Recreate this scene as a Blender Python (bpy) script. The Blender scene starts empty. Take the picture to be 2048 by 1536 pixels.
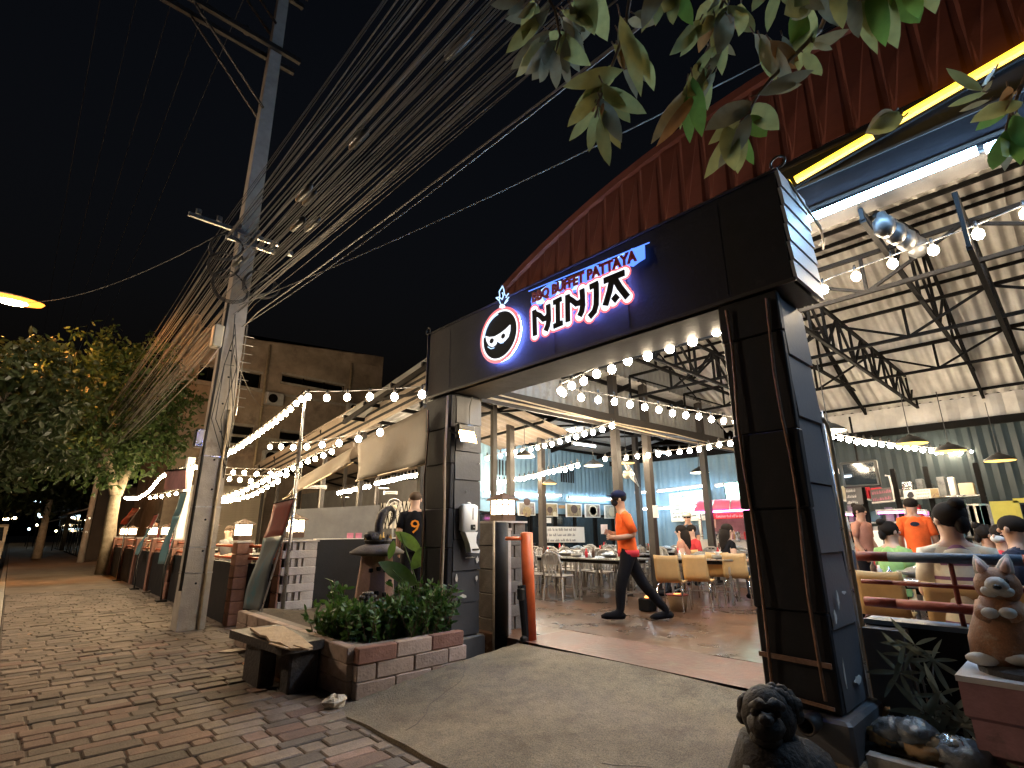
import bpy, bmesh, math, random
from mathutils import Vector, Matrix
random.seed(7)
R = math.radians
S = bpy.context.scene
COL = S.collection
V = Vector
# ------------------------------------------------------------------ camera
CAMH, FPX, PITCH, YAW, ROLL = 1.5, 1035.0, R(15.8), R(43), R(-0.3)
_f = V((math.sin(YAW)*math.cos(PITCH), math.cos(YAW)*math.cos(PITCH), math.sin(PITCH)))
_r0 = V((math.cos(YAW), -math.sin(YAW), 0)); _u0 = _r0.cross(_f)
_r = _r0*math.cos(ROLL) + _u0*math.sin(ROLL); _u = -_r0*math.sin(ROLL) + _u0*math.cos(ROLL)
cam = bpy.data.cameras.new('camera'); camo = bpy.data.objects.new('camera', cam); COL.objects.link(camo)
cam.sensor_width = 36; cam.lens = 36*FPX/2048; cam.clip_start = .05; cam.clip_end = 2000
camo.matrix_world = Matrix(((_r.x,_u.x,-_f.x,0),(_r.y,_u.y,-_f.y,0),(_r.z,_u.z,-_f.z,CAMH),(0,0,0,1)))
S.camera = camo
# ------------------------------------------------------------------ night sky, moon
W = bpy.data.worlds.new('World'); S.world = W; W.use_nodes = True
wn = W.node_tree.nodes; wl = W.node_tree.links
sky = wn.new('ShaderNodeTexSky'); sky.sky_type = 'NISHITA'; sky.sun_disc = False
sky.sun_elevation = R(-3.5); sky.sun_rotation = R(200); sky.dust_density = 4
wn['Background'].inputs['Strength'].default_value = .07
wl.new(sky.outputs[0], wn['Background'].inputs['Color'])
sun = bpy.data.lights.new('moon_light', 'SUN'); sun.energy = .012; sun.angle = R(.5); sun.color = (1, .94, .85)
suno = bpy.data.objects.new('moon_light', sun); COL.objects.link(suno); suno.rotation_euler = (R(40), 0, R(-140))
S.view_settings.view_transform = 'Standard'; S.view_settings.look = 'None'
S.view_settings.gamma = 1; S.view_settings.exposure = 1.0; S.view_settings.use_curve_mapping = False
S.render.engine = 'CYCLES'
cy = S.cycles; cy.use_denoising = True; cy.max_bounces = 6; cy.diffuse_bounces = 3; cy.glossy_bounces = 3
cy.transmission_bounces = 4; cy.transparent_max_bounces = 6; cy.sample_clamp_indirect = 3.0; cy.sample_clamp_direct = 0
cy.caustics_reflective = False; cy.caustics_refractive = False
try: cy.use_light_tree = True; cy.denoiser = 'OPENIMAGEDENOISE'
except Exception: pass
# ------------------------------------------------------------------ pixel helpers (photo pixels, 2048 x 1536)
C0 = V((0, 0, CAMH))
def ray(px, py): return _f + _r*((px-1024)/FPX) + _u*((768-py)/FPX)
def az(px, py, z): d = ray(px, py); return C0 + d*((z-CAMH)/d.z)
def ax(px, py, x): d = ray(px, py); return C0 + d*(x/d.x)
def ay(px, py, y): d = ray(px, py); return C0 + d*(y/d.y)
def ad(px, py, dist): d = ray(px, py); return C0 + d*dist
# ------------------------------------------------------------------ mesh helpers
WM = {}
class MB:
    def __init__(s): s.v, s.f, s.m = [], [], []
    def add(s, vs, fs, mi=0, M=None):
        o = len(s.v)
        s.v += [tuple(M @ V(p)) if M else tuple(p) for p in vs]
        s.f += [tuple(i+o for i in f) for f in fs]; s.m += [mi]*len(fs); return s
    def box2(s, x0, x1, y0, y1, z0, z1, mi=0, M=None):
        vs = [(x,y,z) for z in (z0,z1) for y in (y0,y1) for x in (x0,x1)]
        return s.add(vs, [(0,2,3,1),(4,5,7,6),(0,1,5,4),(2,6,7,3),(0,4,6,2),(1,3,7,5)], mi, M)
    def box(s, c, d, mi=0, rz=0, M=None):
        T = Matrix.Translation(V(c)) @ Matrix.Rotation(rz, 4, 'Z')
        if M: T = M @ T
        return s.box2(-d[0]/2,d[0]/2,-d[1]/2,d[1]/2,-d[2]/2,d[2]/2, mi, T)
    def cbox(s, c, d, ch=.01, mi=0, M=None):   # chamfered box
        x,y,z = d[0]/2,d[1]/2,d[2]/2; T = Matrix.Translation(V(c))
        if M: T = M @ T
        ring = lambda a,b,zz: [(-a+ch if 0 else -a,-b+ch,zz),(-a+ch,-b,zz),(a-ch,-b,zz),(a,-b+ch,zz),(a,b-ch,zz),(a-ch,b,zz),(-a+ch,b,zz),(-a,b-ch,zz)]
        vs = ring(x-ch,y-ch,-z)+ring(x,y,-z+ch)+ring(x,y,z-ch)+ring(x-ch,y-ch,z)
        fs = [tuple(range(7,-1,-1)), tuple(range(24,32))]
        for k in range(3):
            for i in range(8):
                j=(i+1)%8; fs.append((k*8+i,k*8+j,k*8+8+j,k*8+8+i))
        return s.add(vs, fs, mi, T)
    def bar(s, a, b, w, h=None, mi=0, up=(0,0,1)):
        a, b = V(a), V(b); d = b-a; L = d.length
        if L < 1e-6: return s
        d.normalize(); u = V(up)
        if abs(d.dot(u)) > .98: u = V((1,0,0))
        x = d.cross(u).normalized(); z = x.cross(d)
        T = Matrix(((x.x,d.x,z.x,a.x),(x.y,d.y,z.y,a.y),(x.z,d.z,z.z,a.z),(0,0,0,1))); h = h or w
        return s.box2(-w/2,w/2,0,L,-h/2,h/2, mi, T)
    def tube(s, pts, r, n=8, mi=0, cap=True):
        pts = [V(p) for p in pts]; k = len(pts)
        rs = r if isinstance(r,(list,tuple)) else [r]*k
        vs, fs = [], []; prev = None
        for i,p in enumerate(pts):
            d = (pts[min(i+1,k-1)]-pts[max(i-1,0)])
            d = d.normalized() if d.length > 1e-9 else V((0,0,1))
            if prev is None:
                u = V((0,0,1)) if abs(d.z) < .9 else V((1,0,0)); x = d.cross(u).normalized()
            else:
                x = prev - d*prev.dot(d); x = x.normalized() if x.length > 1e-6 else d.orthogonal().normalized()
            prev = x; y = d.cross(x)
            vs += [p + (x*math.cos(2*math.pi*j/n) + y*math.sin(2*math.pi*j/n))*rs[i] for j in range(n)]
        for i in range(k-1):
            for j in range(n):
                q = (j+1)%n; fs.append((i*n+j, i*n+q, i*n+n+q, i*n+n+j))
        if cap: fs += [tuple(range(n-1,-1,-1)), tuple(range((k-1)*n, k*n))]
        return s.add(vs, fs, mi)
    def lathe(s, prof, c=(0,0,0), n=16, mi=0, M=None, wob=0):
        vs, fs = [], []; T = Matrix.Translation(V(c))
        if M: T = M @ T
        for r,z in prof: vs += [(r*(1+wob*random.uniform(-1,1))*math.cos(2*math.pi*j/n), r*(1+wob*random.uniform(-1,1))*math.sin(2*math.pi*j/n), z) for j in range(n)]
        for i in range(len(prof)-1):
            for j in range(n):
                q=(j+1)%n; fs.append((i*n+j,i*n+q,i*n+n+q,i*n+n+j))
        fs += [tuple(range(n-1,-1,-1)), tuple(range((len(prof)-1)*n,len(prof)*n))]
        return s.add(vs, fs, mi, T)
    def ell(s, c, r, nu=12, nv=8, mi=0, M=None, wob=0, seed=0):
        rg = random.Random(seed); r = r if isinstance(r,(tuple,list)) else (r,r,r)
        vs = [(0,0,-r[2])]; fs = []
        for i in range(1,nv):
            t = math.pi*i/nv
            for j in range(nu):
                k = 1+wob*rg.uniform(-1,1); a = 2*math.pi*j/nu
                vs.append((r[0]*k*math.sin(t)*math.cos(a), r[1]*k*math.sin(t)*math.sin(a), -r[2]*k*math.cos(t)))
        vs.append((0,0,r[2])); e = len(vs)-1
        for j in range(nu):
            q=(j+1)%nu; fs.append((0,1+q,1+j)); fs.append((e,1+(nv-2)*nu+j,1+(nv-2)*nu+q))
            for i in range(nv-2): fs.append((1+i*nu+j,1+i*nu+q,1+i*nu+nu+q,1+i*nu+nu+j))
        T = Matrix.Translation(V(c)); T = M @ T if M else T
        return s.add(vs, fs, mi, T)
    def prism(s, pts, ext, mi=0):                # pts: 3-D outline, ext: extrusion vector
        n = len(pts); e = V(ext); vs = [V(p) for p in pts]+[V(p)+e for p in pts]
        fs = [tuple(range(n-1,-1,-1)), tuple(range(n,2*n))]+[(i,(i+1)%n,n+(i+1)%n,n+i) for i in range(n)]
        return s.add(vs, fs, mi)
    def grid(s, fn, nu, nv, mi=0):               # surface patch fn(u,v)
        vs = [fn(i/nu, j/nv) for j in range(nv+1) for i in range(nu+1)]
        fs = [(j*(nu+1)+i, j*(nu+1)+i+1, (j+1)*(nu+1)+i+1, (j+1)*(nu+1)+i) for j in range(nv) for i in range(nu)]
        return s.add(vs, fs, mi)
    def build(s, name, mats, parent=None, smooth=False, thick=0):
        me = bpy.data.meshes.new(name)
        n = max(1,len(s.v)); c = V((sum(p[0] for p in s.v)/n, sum(p[1] for p in s.v)/n, sum(p[2] for p in s.v)/n))
        me.from_pydata([(p[0]-c.x,p[1]-c.y,p[2]-c.z) for p in s.v], [], s.f)
        ms = mats if isinstance(mats,(list,tuple)) else [mats]
        for q in ms: me.materials.append(MT[q])
        if len(ms) > 1: me.polygons.foreach_set('material_index', s.m)
        if smooth: me.polygons.foreach_set('use_smooth', [True]*len(me.polygons))
        me.update()
        o = bpy.data.objects.new(name, me); COL.objects.link(o); o.location = c
        if parent is not None: o.parent = parent; o.matrix_parent_inverse = WM[parent].inverted()
        WM[o] = Matrix.Translation(c)
        if thick:
            md = o.modifiers.new('thickness','SOLIDIFY'); md.thickness = thick; md.offset = 0
        return o
def part(name, mat, parent, fn, smooth=False, thick=0):
    m = MB(); fn(m); return m.build(name, mat, parent, smooth, thick)
def tag(o, label=None, cat=None, group=None, kind=None):
    if label: o['label'] = label
    if cat: o['category'] = cat
    if group: o['group'] = group
    if kind: o['kind'] = kind
    return o
def thing(name, label, cat, loc=(0,0,0), group=None, rz=0):
    o = bpy.data.objects.new(name, None); COL.objects.link(o); o.location = loc; o.rotation_euler = (0,0,rz); o.empty_display_size = .1
    WM[o] = Matrix.Translation(V(loc)) @ Matrix.Rotation(rz,4,'Z'); return tag(o, label, cat, group)
KIDS = {}
def kids(o): return [c for c in COL.objects if c.parent is o]
def copy_tree(o, loc=None, rz=None, label=None, group=None, parent=None, cache={}):
    if o.name not in cache: cache[o.name] = kids(o)
    c = o.copy(); COL.objects.link(c)
    if parent is not None: c.parent = parent
    if loc is not None: c.location = loc
    if rz is not None: c.rotation_euler = (0,0,rz)
    if label: c['label'] = label
    if group: c['group'] = group
    for ch in cache[o.name]: copy_tree(ch, parent=c, cache=cache)
    return c
def place(o, loc, rz=0, label=None, first=set()):     # first call moves the prototype itself, later calls copy it
    if o.name in first: return copy_tree(o, loc, rz, label)
    first.add(o.name); o.location = loc; o.rotation_euler = (0,0,rz)
    if label: o['label'] = label
    return o
# ------------------------------------------------------------------ materials
MT = {}
def mat(name, col, rough=.6, metal=0, var=.25, scale=5, bump=.1, bscale=40, col2=None, emit=None, estr=0, spec=.4, rnd=0, stain=None, stainscale=1.2, stainlo=.52, trans=0, sub=0, coat=0, dirt=0, speck=0):
    m = bpy.data.materials.new(name); m.use_nodes = True; nt = m.node_tree; N = nt.nodes; L = nt.links
    b = N['Principled BSDF']; b.inputs['Roughness'].default_value = rough; b.inputs['Metallic'].default_value = metal
    b.inputs['Specular IOR Level'].default_value = spec
    if coat: b.inputs['Coat Weight'].default_value = coat
    c1 = tuple(col); c2 = tuple(col2) if col2 else tuple(x*(1-var) for x in col)
    if not col2: c1 = tuple(min(1,x*(1+var*.6)) for x in col)
    tc = N.new('ShaderNodeTexCoord'); no = N.new('ShaderNodeTexNoise'); no.inputs['Scale'].default_value = scale; no.inputs['Detail'].default_value = 6; no.inputs['Roughness'].default_value = .65
    L.new(tc.outputs['Object'], no.inputs['Vector'])
    rp = N.new('ShaderNodeValToRGB'); rp.color_ramp.elements[0].position = .32; rp.color_ramp.elements[1].position = .68
    rp.color_ramp.elements[0].color = (*c2,1); rp.color_ramp.elements[1].color = (*c1,1); L.new(no.outputs['Fac'], rp.inputs['Fac'])
    out = rp.outputs['Color']
    if stain:
        n2 = N.new('ShaderNodeTexNoise'); n2.inputs['Scale'].default_value = stainscale; n2.inputs['Detail'].default_value = 8; n2.inputs['Roughness'].default_value = .7
        L.new(tc.outputs['Object'], n2.inputs['Vector'])
        r2 = N.new('ShaderNodeValToRGB'); r2.color_ramp.elements[0].position = stainlo; r2.color_ramp.elements[1].position = stainlo+.1
        L.new(n2.outputs['Fac'], r2.inputs['Fac']); mx = N.new('ShaderNodeMix'); mx.data_type = 'RGBA'
        L.new(r2.outputs['Color'], mx.inputs[0]); L.new(out, mx.inputs[6]); mx.inputs[7].default_value = (*stain,1); out = mx.outputs[2]
    for (on,sc,lo,hi,det) in ((dirt,.8,1-dirt,1+dirt*.35,7),(speck,110,1-speck,1+speck*.5,2)):
        if not on: continue
        ge = N.new('ShaderNodeNewGeometry'); nd = N.new('ShaderNodeTexNoise'); nd.inputs['Scale'].default_value = sc; nd.inputs['Detail'].default_value = det; nd.inputs['Roughness'].default_value = .7
        L.new(ge.outputs['Position'], nd.inputs['Vector']); md = N.new('ShaderNodeMapRange'); md.inputs[1].default_value = .35; md.inputs[2].default_value = .65; md.inputs[3].default_value = lo; md.inputs[4].default_value = hi
        L.new(nd.outputs['Fac'], md.inputs[0]); hv = N.new('ShaderNodeHueSaturation'); L.new(md.outputs[0], hv.inputs['Value']); L.new(out, hv.inputs['Color']); out = hv.outputs[0]
    if rnd:
        oi = N.new('ShaderNodeObjectInfo'); hs = N.new('ShaderNodeHueSaturation'); mr = N.new('ShaderNodeMapRange')
        mr.inputs[3].default_value = 1-rnd; mr.inputs[4].default_value = 1+rnd
        L.new(oi.outputs['Random'], mr.inputs[0]); L.new(mr.outputs[0], hs.inputs['Value']); L.new(out, hs.inputs['Color']); out = hs.outputs[0]
    L.new(out, b.inputs['Base Color'])
    if bump:
        n3 = N.new('ShaderNodeTexNoise'); n3.inputs['Scale'].default_value = bscale; n3.inputs['Detail'].default_value = 5; L.new(tc.outputs['Object'], n3.inputs['Vector'])
        bp = N.new('ShaderNodeBump'); bp.inputs['Strength'].default_value = bump; bp.inputs['Distance'].default_value = .02
        L.new(n3.outputs['Fac'], bp.inputs['Height']); L.new(bp.outputs[0], b.inputs['Normal'])
        mr = N.new('ShaderNodeMapRange'); mr.inputs[3].default_value = max(.03,rough-.15); mr.inputs[4].default_value = min(1,rough+.15)
        L.new(no.outputs['Fac'], mr.inputs[0]); L.new(mr.outputs[0], b.inputs['Roughness'])
    if emit: b.inputs['Emission Color'].default_value = (*emit,1); b.inputs['Emission Strength'].default_value = estr
    if trans:
        b.inputs['Transmission Weight'].default_value = trans
    if sub: b.inputs['Subsurface Weight'].default_value = sub; b.inputs['Subsurface Radius'].default_value = (.02,.01,.005)
    MT[name] = m; return m
def glow(name, col, strength):
    m = bpy.data.materials.new(name); m.use_nodes = True; b = m.node_tree.nodes['Principled BSDF']
    b.inputs['Base Color'].default_value = (.05,.05,.05,1); b.inputs['Specular IOR Level'].default_value = .1; b.inputs['Emission Color'].default_value = (*col,1); b.inputs['Emission Strength'].default_value = strength
    b.inputs['Roughness'].default_value = .3; MT[name] = m
mat('asphalt',(.045,.043,.042),.85,var=.35,scale=9,bump=.5,bscale=120)
mat('paver_dark',(.135,.115,.102),.8,var=.3,scale=7,bump=.35,bscale=70,rnd=.25,dirt=.42,speck=.25)
mat('joint_sand',(.085,.07,.058),.95,var=.4,scale=14,bump=.4)
mat('paver',(.185,.148,.122),.78,var=.3,scale=7,bump=.35,bscale=70,rnd=.32,stain=(.09,.075,.066),stainscale=1.7,stainlo=.58,dirt=.42,speck=.25)
mat('paver_red',(.19,.125,.102),.8,var=.3,scale=7,bump=.35,bscale=70,rnd=.3,stain=(.095,.073,.064),stainscale=1.7,stainlo=.56,dirt=.42,speck=.25)
mat('paver_far',(.17,.13,.10),.85,var=.35,scale=2,bump=.3,bscale=25,stain=(.13,.09,.06),stainscale=.6,stainlo=.5)
mat('kerb',(.30,.28,.25),.85,var=.3,scale=4,bump=.4,bscale=60)
mat('ramp_concrete',(.225,.185,.13),.92,var=.25,scale=7,bump=.5,bscale=55,stain=(.145,.118,.083),stainscale=1.4,stainlo=.54,dirt=.34,speck=.5)
mat('concrete',(.36,.33,.29),.85,var=.25,scale=3,bump=.3,bscale=40,stain=(.2,.18,.15),stainscale=1.3,stainlo=.57)
mat('pole_concrete',(.42,.38,.33),.85,var=.22,scale=3.5,bump=.3,bscale=50,stain=(.26,.22,.18),stainscale=2,stainlo=.6)
mat('old_wall',(.38,.30,.235),.9,var=.35,scale=.5,bump=.2,bscale=8,stain=(.22,.17,.14),stainscale=.28,stainlo=.54,dirt=.3)
mat('hall_floor',(.15,.07,.036),.3,var=.4,scale=2.2,bump=.3,bscale=6,col2=(.06,.04,.03),stain=(.19,.135,.095),stainscale=1.8,stainlo=.57,spec=.5,dirt=.45,speck=.15)
mat('red_floor',(.15,.06,.043),.5,var=.4,scale=2.5,bump=.3,bscale=14,stain=(.17,.12,.085),stainscale=2.6,stainlo=.57,dirt=.45,speck=.3)
mat('black_paint',(.014,.014,.017),.62,var=.2,scale=5,bump=.12,bscale=30,stain=(.024,.023,.025),stainscale=3,stainlo=.62,spec=.25,dirt=.3)
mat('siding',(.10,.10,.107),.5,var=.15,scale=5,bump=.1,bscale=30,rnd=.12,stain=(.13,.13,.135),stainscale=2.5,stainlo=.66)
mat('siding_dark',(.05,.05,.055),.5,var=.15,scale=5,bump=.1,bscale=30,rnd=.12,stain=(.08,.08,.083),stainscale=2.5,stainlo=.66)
mat('lion_stone_shaded',(.016,.0135,.0125),.7,var=.45,scale=9,bump=.7,bscale=28,spec=.2)  # dark stone made nearly black, backlit shade put into its colour
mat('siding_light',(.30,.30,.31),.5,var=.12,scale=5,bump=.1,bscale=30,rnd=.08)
mat('chip',(.62,.6,.55),.9,var=.15)
mat('rust_rod',(.22,.13,.09),.8,var=.4,scale=12,bump=.3)
mat('red_metal',(.10,.031,.025),.6,var=.25,scale=2,bump=.08,stain=(.09,.034,.028),stainscale=1.2,stainlo=.6,spec=.2)
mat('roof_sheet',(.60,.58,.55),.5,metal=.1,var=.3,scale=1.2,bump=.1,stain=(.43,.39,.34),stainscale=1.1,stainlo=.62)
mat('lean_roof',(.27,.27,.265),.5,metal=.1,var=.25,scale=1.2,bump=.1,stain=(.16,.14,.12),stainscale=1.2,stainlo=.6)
mat('far_plaster',(.05,.042,.036),.9,var=.3,scale=1)
mat('old_roof',(.17,.135,.105),.75,var=.3,scale=1.5,bump=.15,stain=(.10,.075,.06),stainscale=.8,stainlo=.55)
mat('dark_sheet',(.022,.036,.040),.55,var=.2,scale=1.2,bump=.08)
mat('blue_sheet',(.16,.27,.36),.5,metal=.15,var=.2,scale=1.2,bump=.08)
mat('steel_black',(.007,.0065,.0065),.7,var=.3,scale=8,bump=.1,spec=.08)
mat('brown_steel',(.026,.021,.018),.55,var=.3,scale=4,bump=.1,stain=(.045,.033,.025),stainscale=3,stainlo=.62)
mat('steel',(.5,.5,.5),.3,metal=.9,var=.15,scale=9,bump=.05)
mat('chrome',(.75,.75,.75),.12,metal=1,var=.05,bump=0)
mat('orange_paint',(.60,.11,.03),.4,var=.2,scale=5,bump=.1,stain=(.4,.08,.03),stainscale=4,stainlo=.62)
mat('red_pipe',(.26,.045,.03),.5,var=.3,scale=6,bump=.2,stain=(.12,.04,.03),stainscale=5,stainlo=.58)
mat('blue_pipe',(.07,.11,.17),.5,var=.3,scale=6,bump=.2)
mat('tarp',(.036,.026,.017),.8,var=.3,scale=2.2,bump=.35,bscale=5,stain=(.05,.038,.027),stainscale=1.3,stainlo=.6)
mat('tarp_grey',(.13,.13,.135),.75,var=.3,scale=2,bump=.35,bscale=4)
mat('block',(.44,.41,.4),.85,var=.2,scale=5,bump=.3,bscale=50)
mat('block_dark',(.13,.12,.115),.9,var=.3,scale=7,bump=.3,bscale=50)
mat('brick_red',(.23,.115,.085),.85,var=.3,scale=6,bump=.35,bscale=50,rnd=.2,stain=(.22,.14,.11),stainscale=3,stainlo=.58)
mat('brick_buff',(.36,.27,.22),.85,var=.3,scale=6,bump=.35,bscale=50,rnd=.22,stain=(.2,.15,.12),stainscale=3,stainlo=.56)
mat('mortar',(.2,.17,.145),.95,var=.3,scale=9,bump=.4)
mat('soil',(.06,.045,.032),.95,var=.4,scale=9,bump=.5)
mat('white_plastic',(.78,.78,.77),.35,var=.04,bump=0,stain=(.66,.65,.62),stainscale=2,stainlo=.6)
mat('black_plastic',(.02,.02,.02),.4,var=.2,bump=.05)
mat('grey_plastic',(.28,.265,.25),.45,var=.15,bump=.08,rnd=.15)
mat('laminate',(.52,.34,.15),.42,var=.14,scale=5,bump=.05,rnd=.06)
mat('dark_wood',(.09,.05,.032),.6,var=.3,scale=5,bump=.15)
mat('board_wood',(.34,.25,.16),.85,var=.35,scale=4,bump=.4,bscale=35,stain=(.2,.14,.09),stainscale=3,stainlo=.56)
mat('bark',(.42,.35,.26),.9,var=.35,scale=6,bump=.6,bscale=22,stain=(.26,.21,.15),stainscale=2.2,stainlo=.56)
mat('twig',(.16,.11,.08),.8,var=.3,bump=.2)
def leafmat(name, c1, c2, rough=.5, tr=.35):
    m = bpy.data.materials.new(name); m.use_nodes = True; nt = m.node_tree; N = nt.nodes; L = nt.links; b = N['Principled BSDF']
    b.inputs['Roughness'].default_value = rough
    g = N.new('ShaderNodeNewGeometry'); rp = N.new('ShaderNodeValToRGB'); rp.color_ramp.elements[0].color = (*c1,1); rp.color_ramp.elements[1].color = (*c2,1)
    L.new(g.outputs['Random Per Island'], rp.inputs['Fac']); tc = N.new('ShaderNodeTexCoord'); no = N.new('ShaderNodeTexNoise'); no.inputs['Scale'].default_value = 18; no.inputs['Detail'].default_value = 4
    L.new(tc.outputs['Object'], no.inputs['Vector']); mx = N.new('ShaderNodeMix'); mx.data_type = 'RGBA'; mx.blend_type = 'MULTIPLY'; mx.inputs[0].default_value = .55
    L.new(rp.outputs[0], mx.inputs[6]); L.new(no.outputs['Fac'], mx.inputs[7]); L.new(mx.outputs[2], b.inputs['Base Color'])
    t = N.new('ShaderNodeBsdfTranslucent'); L.new(mx.outputs[2], t.inputs['Color']); ms = N.new('ShaderNodeMixShader'); ms.inputs[0].default_value = tr
    L.new(b.outputs[0], ms.inputs[1]); L.new(t.outputs[0], ms.inputs[2]); L.new(ms.outputs[0], N['Material Output'].inputs['Surface']); MT[name] = m
leafmat('leaf_tree',(.045,.10,.028),(.13,.19,.055))
leafmat('leaf_far_shaded',(.022,.045,.016),(.06,.08,.03))  # tree leaf colour darkened, night shade put into the colour
leafmat('leaf_bush',(.03,.09,.018),(.10,.20,.035))
leafmat('leaf_big',(.22,.25,.09),(.42,.43,.18),.5,.5)
leafmat('leaf_green',(.11,.24,.04),(.2,.34,.08),.45,.45)
leafmat('leaf_dry',(.42,.17,.06),(.5,.32,.14))
leafmat('leaf_pale',(.32,.29,.16),(.38,.34,.2),.7)
leafmat('leaf_dark',(.17,.18,.13),(.30,.31,.22))
mat('cable',(.042,.040,.038),.5,var=.3,bump=0)
mat('cable_grey',(.12,.115,.11),.5,var=.3,bump=0)
mat('sign_red',(.5,.03,.03),.4,var=.1,bump=0)
mat('letter_dark',(.008,.008,.014),.6,spec=.15,var=.1,bump=0)
mat('stone_dark',(.045,.038,.035),.62,var=.45,scale=9,bump=.7,bscale=28)
mat('stone_pink',(.42,.26,.2),.9,var=.28,scale=5,bump=.35,bscale=40,stain=(.3,.16,.1),stainscale=2.5,stainlo=.58)
mat('stone_grey',(.20,.175,.16),.9,var=.35,scale=6,bump=.5,bscale=40)
mat('rock',(.5,.44,.36),.9,var=.35,scale=9,bump=.6)
mat('gold',(.5,.33,.08),.4,metal=.6,var=.3,bump=.2)
mat('rabbit_tan',(.30,.13,.06),.6,var=.35,scale=7,bump=.2,stain=(.40,.26,.17),stainscale=5,stainlo=.55,dirt=.35,speck=.2)
mat('rabbit_white',(.52,.47,.41),.6,var=.3,scale=9,bump=.2,stain=(.3,.24,.19),stainscale=6,stainlo=.6)
mat('rabbit_pink',(.6,.36,.3),.5,var=.15)
mat('black_eye',(.01,.01,.01),.2,bump=0)
mat('poster',(.34,.26,.13),.5,var=.5,scale=7,bump=0,stain=(.12,.06,.06),stainscale=6,stainlo=.53)
mat('poster_b',(.3,.27,.22),.5,var=.5,scale=9,bump=0,stain=(.16,.08,.10),stainscale=5,stainlo=.5)
mat('white_paint',(.74,.73,.70),.5,var=.06,bump=.03)
mat('cream_paint',(.62,.56,.42),.55,var=.12,bump=.05)
mat('yellow_paint',(.55,.47,.08),.45,var=.12,bump=.05)
mat('menu_print',(.42,.42,.36),.5,var=.4,scale=9,bump=0,stain=(.12,.2,.2),stainscale=7,stainlo=.54)
mat('ink',(.03,.03,.04),.6,bump=0); mat('ink_grey',(.2,.2,.22),.6,bump=0); mat('ink_white',(.75,.73,.72),.6,bump=0); mat('ink_pink',(.6,.2,.3),.6,bump=0)
mat('glass_dark',(.012,.017,.022),.06,var=.2,bump=0,spec=.7)
mat('pink_awning',(.75,.14,.30),.4,var=.12,bump=.05)
mat('pale_board',(.55,.5,.47),.5,var=.12,bump=.05)
mat('rose_board',(.36,.18,.185),.8,var=.25,scale=3,bump=.25,stain=(.22,.13,.125),stainscale=2.5,stainlo=.56,dirt=.4)
mat('banner_cloth',(.12,.14,.15),.4,var=.35,scale=2.5,bump=.25,bscale=7,stain=(.06,.17,.22),stainscale=2,stainlo=.55)
mat('banner_red',(.34,.07,.05),.45,var=.4,scale=3,bump=.25,bscale=7)
mat('banner_teal',(.10,.21,.25),.45,var=.35,scale=3,bump=.25,bscale=7)
mat('shutter',(.40,.34,.27),.6,var=.18,scale=2,bump=.08)
mat('cloth_red',(.55,.04,.03),.8,bump=.1)
mat('tin_white',(.5,.5,.5),.5,metal=.2)
mat('pipe_cream',(.45,.36,.24),.55,var=.25,scale=9,bump=.1)
mat('trash_plastic',(.15,.16,.17),.3,var=.4,bump=.3); mat('cardboard',(.38,.24,.12),.8,var=.3,bump=.2)
mat('foil',(.5,.5,.5),.25,metal=.9,bump=.3,bscale=20)
mat('car_paint',(.35,.35,.31),.25,var=.05,bump=0,coat=.5)
mat('rubber',(.02,.02,.02),.8)
mat('pot_clay',(.30,.21,.13),.8,var=.3)
for n_,c_ in dict(skin=(.42,.24,.16), skin_pale=(.56,.36,.27), hair=(.018,.014,.012), hair_short=(.10,.07,.05), orange_cloth=(.80,.125,.028), pink_red_cloth=(.62,.05,.07), black_cloth=(.007,.007,.010),
    white_cloth=(.66,.63,.54), green_cloth=(.27,.46,.17), navy_cloth=(.022,.026,.045), floral_cloth=(.42,.2,.14), stripe_a=(.72,.64,.5), stripe_b=(.22,.10,.17), grey_cloth=(.28,.28,.28), red_cloth=(.55,.05,.06), maroon_cloth=(.14,.03,.035), cap_blue_lit=(.010,.014,.045), jersey_orange=(.75,.26,.03), flower=(.3,.5,.12), mask_black=(.015,.015,.018), mask_white=(.6,.62,.62), denim=(.08,.1,.14)).items():
    mat(n_, c_, .85 if 'skin' not in n_ else .5, spec=.12 if 'skin' not in n_ else .35, var=.18, scale=7, bump=.12 if 'skin' not in n_ else 0, bscale=25)
# light-giving materials
glow('bulb', (1,.74,.42), 115); glow('bulb_near', (1,.80,.55), 80); glow('bulb_in', (1,.80,.55), 125); glow('tube_white', (.72,.88,1), 26)
glow('tube_blue', (.34,.63,1), 62); glow('tube_yellow', (1,.60,.03), 1.9); glow('bulb_high', (1,.80,.55), 230); glow('tube_pink', (1,.25,.75), 9); glow('tube_warm', (1,.82,.6), 30)
glow('lantern_glass', (1,.78,.45), 17); glow('sodium', (1,.36,.07), 560); glow('sodium_halo', (1,.26,.03), 2.0); glow('halo', (.16,.24,1), 70); glow('assumed_lamp_white', (1,.78,.55), 900); glow('spot_warm', (1,.55,.17), 30)  # the strongest warm white here serves only the assumed, unseen street lamp
glow('neon_white', (.86,.88,1), .9); glow('neon_red', (1,.16,.17), .75); glow('neon_blue', (.08,.2,1), 1.1); glow('neon_pale', (.40,.62,1), 1.1)
glow('sign_green', (.55,1,.82), 7); glow('pendant_in', (1,.60,.12), 2.0); glow('pendant_white', (1,.80,.5), 4); glow('pink_lit', (1,.5,.75), 1.5); glow('screen_rose', (1,.4,.4), .6)
glow('far_lamp', (1,.75,.4), 25); glow('far_cool', (.6,.85,1), 14); glow('ember', (1,.25,.05), 4); glow('led_green', (.1,1,.6), 6); glow('head_lamp', (1,.95,.8), 4)
FL = .25                      # hall floor level
GX = 3.9                      # front plane of the gate
HX = 6.0                      # front plane of the hall
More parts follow.
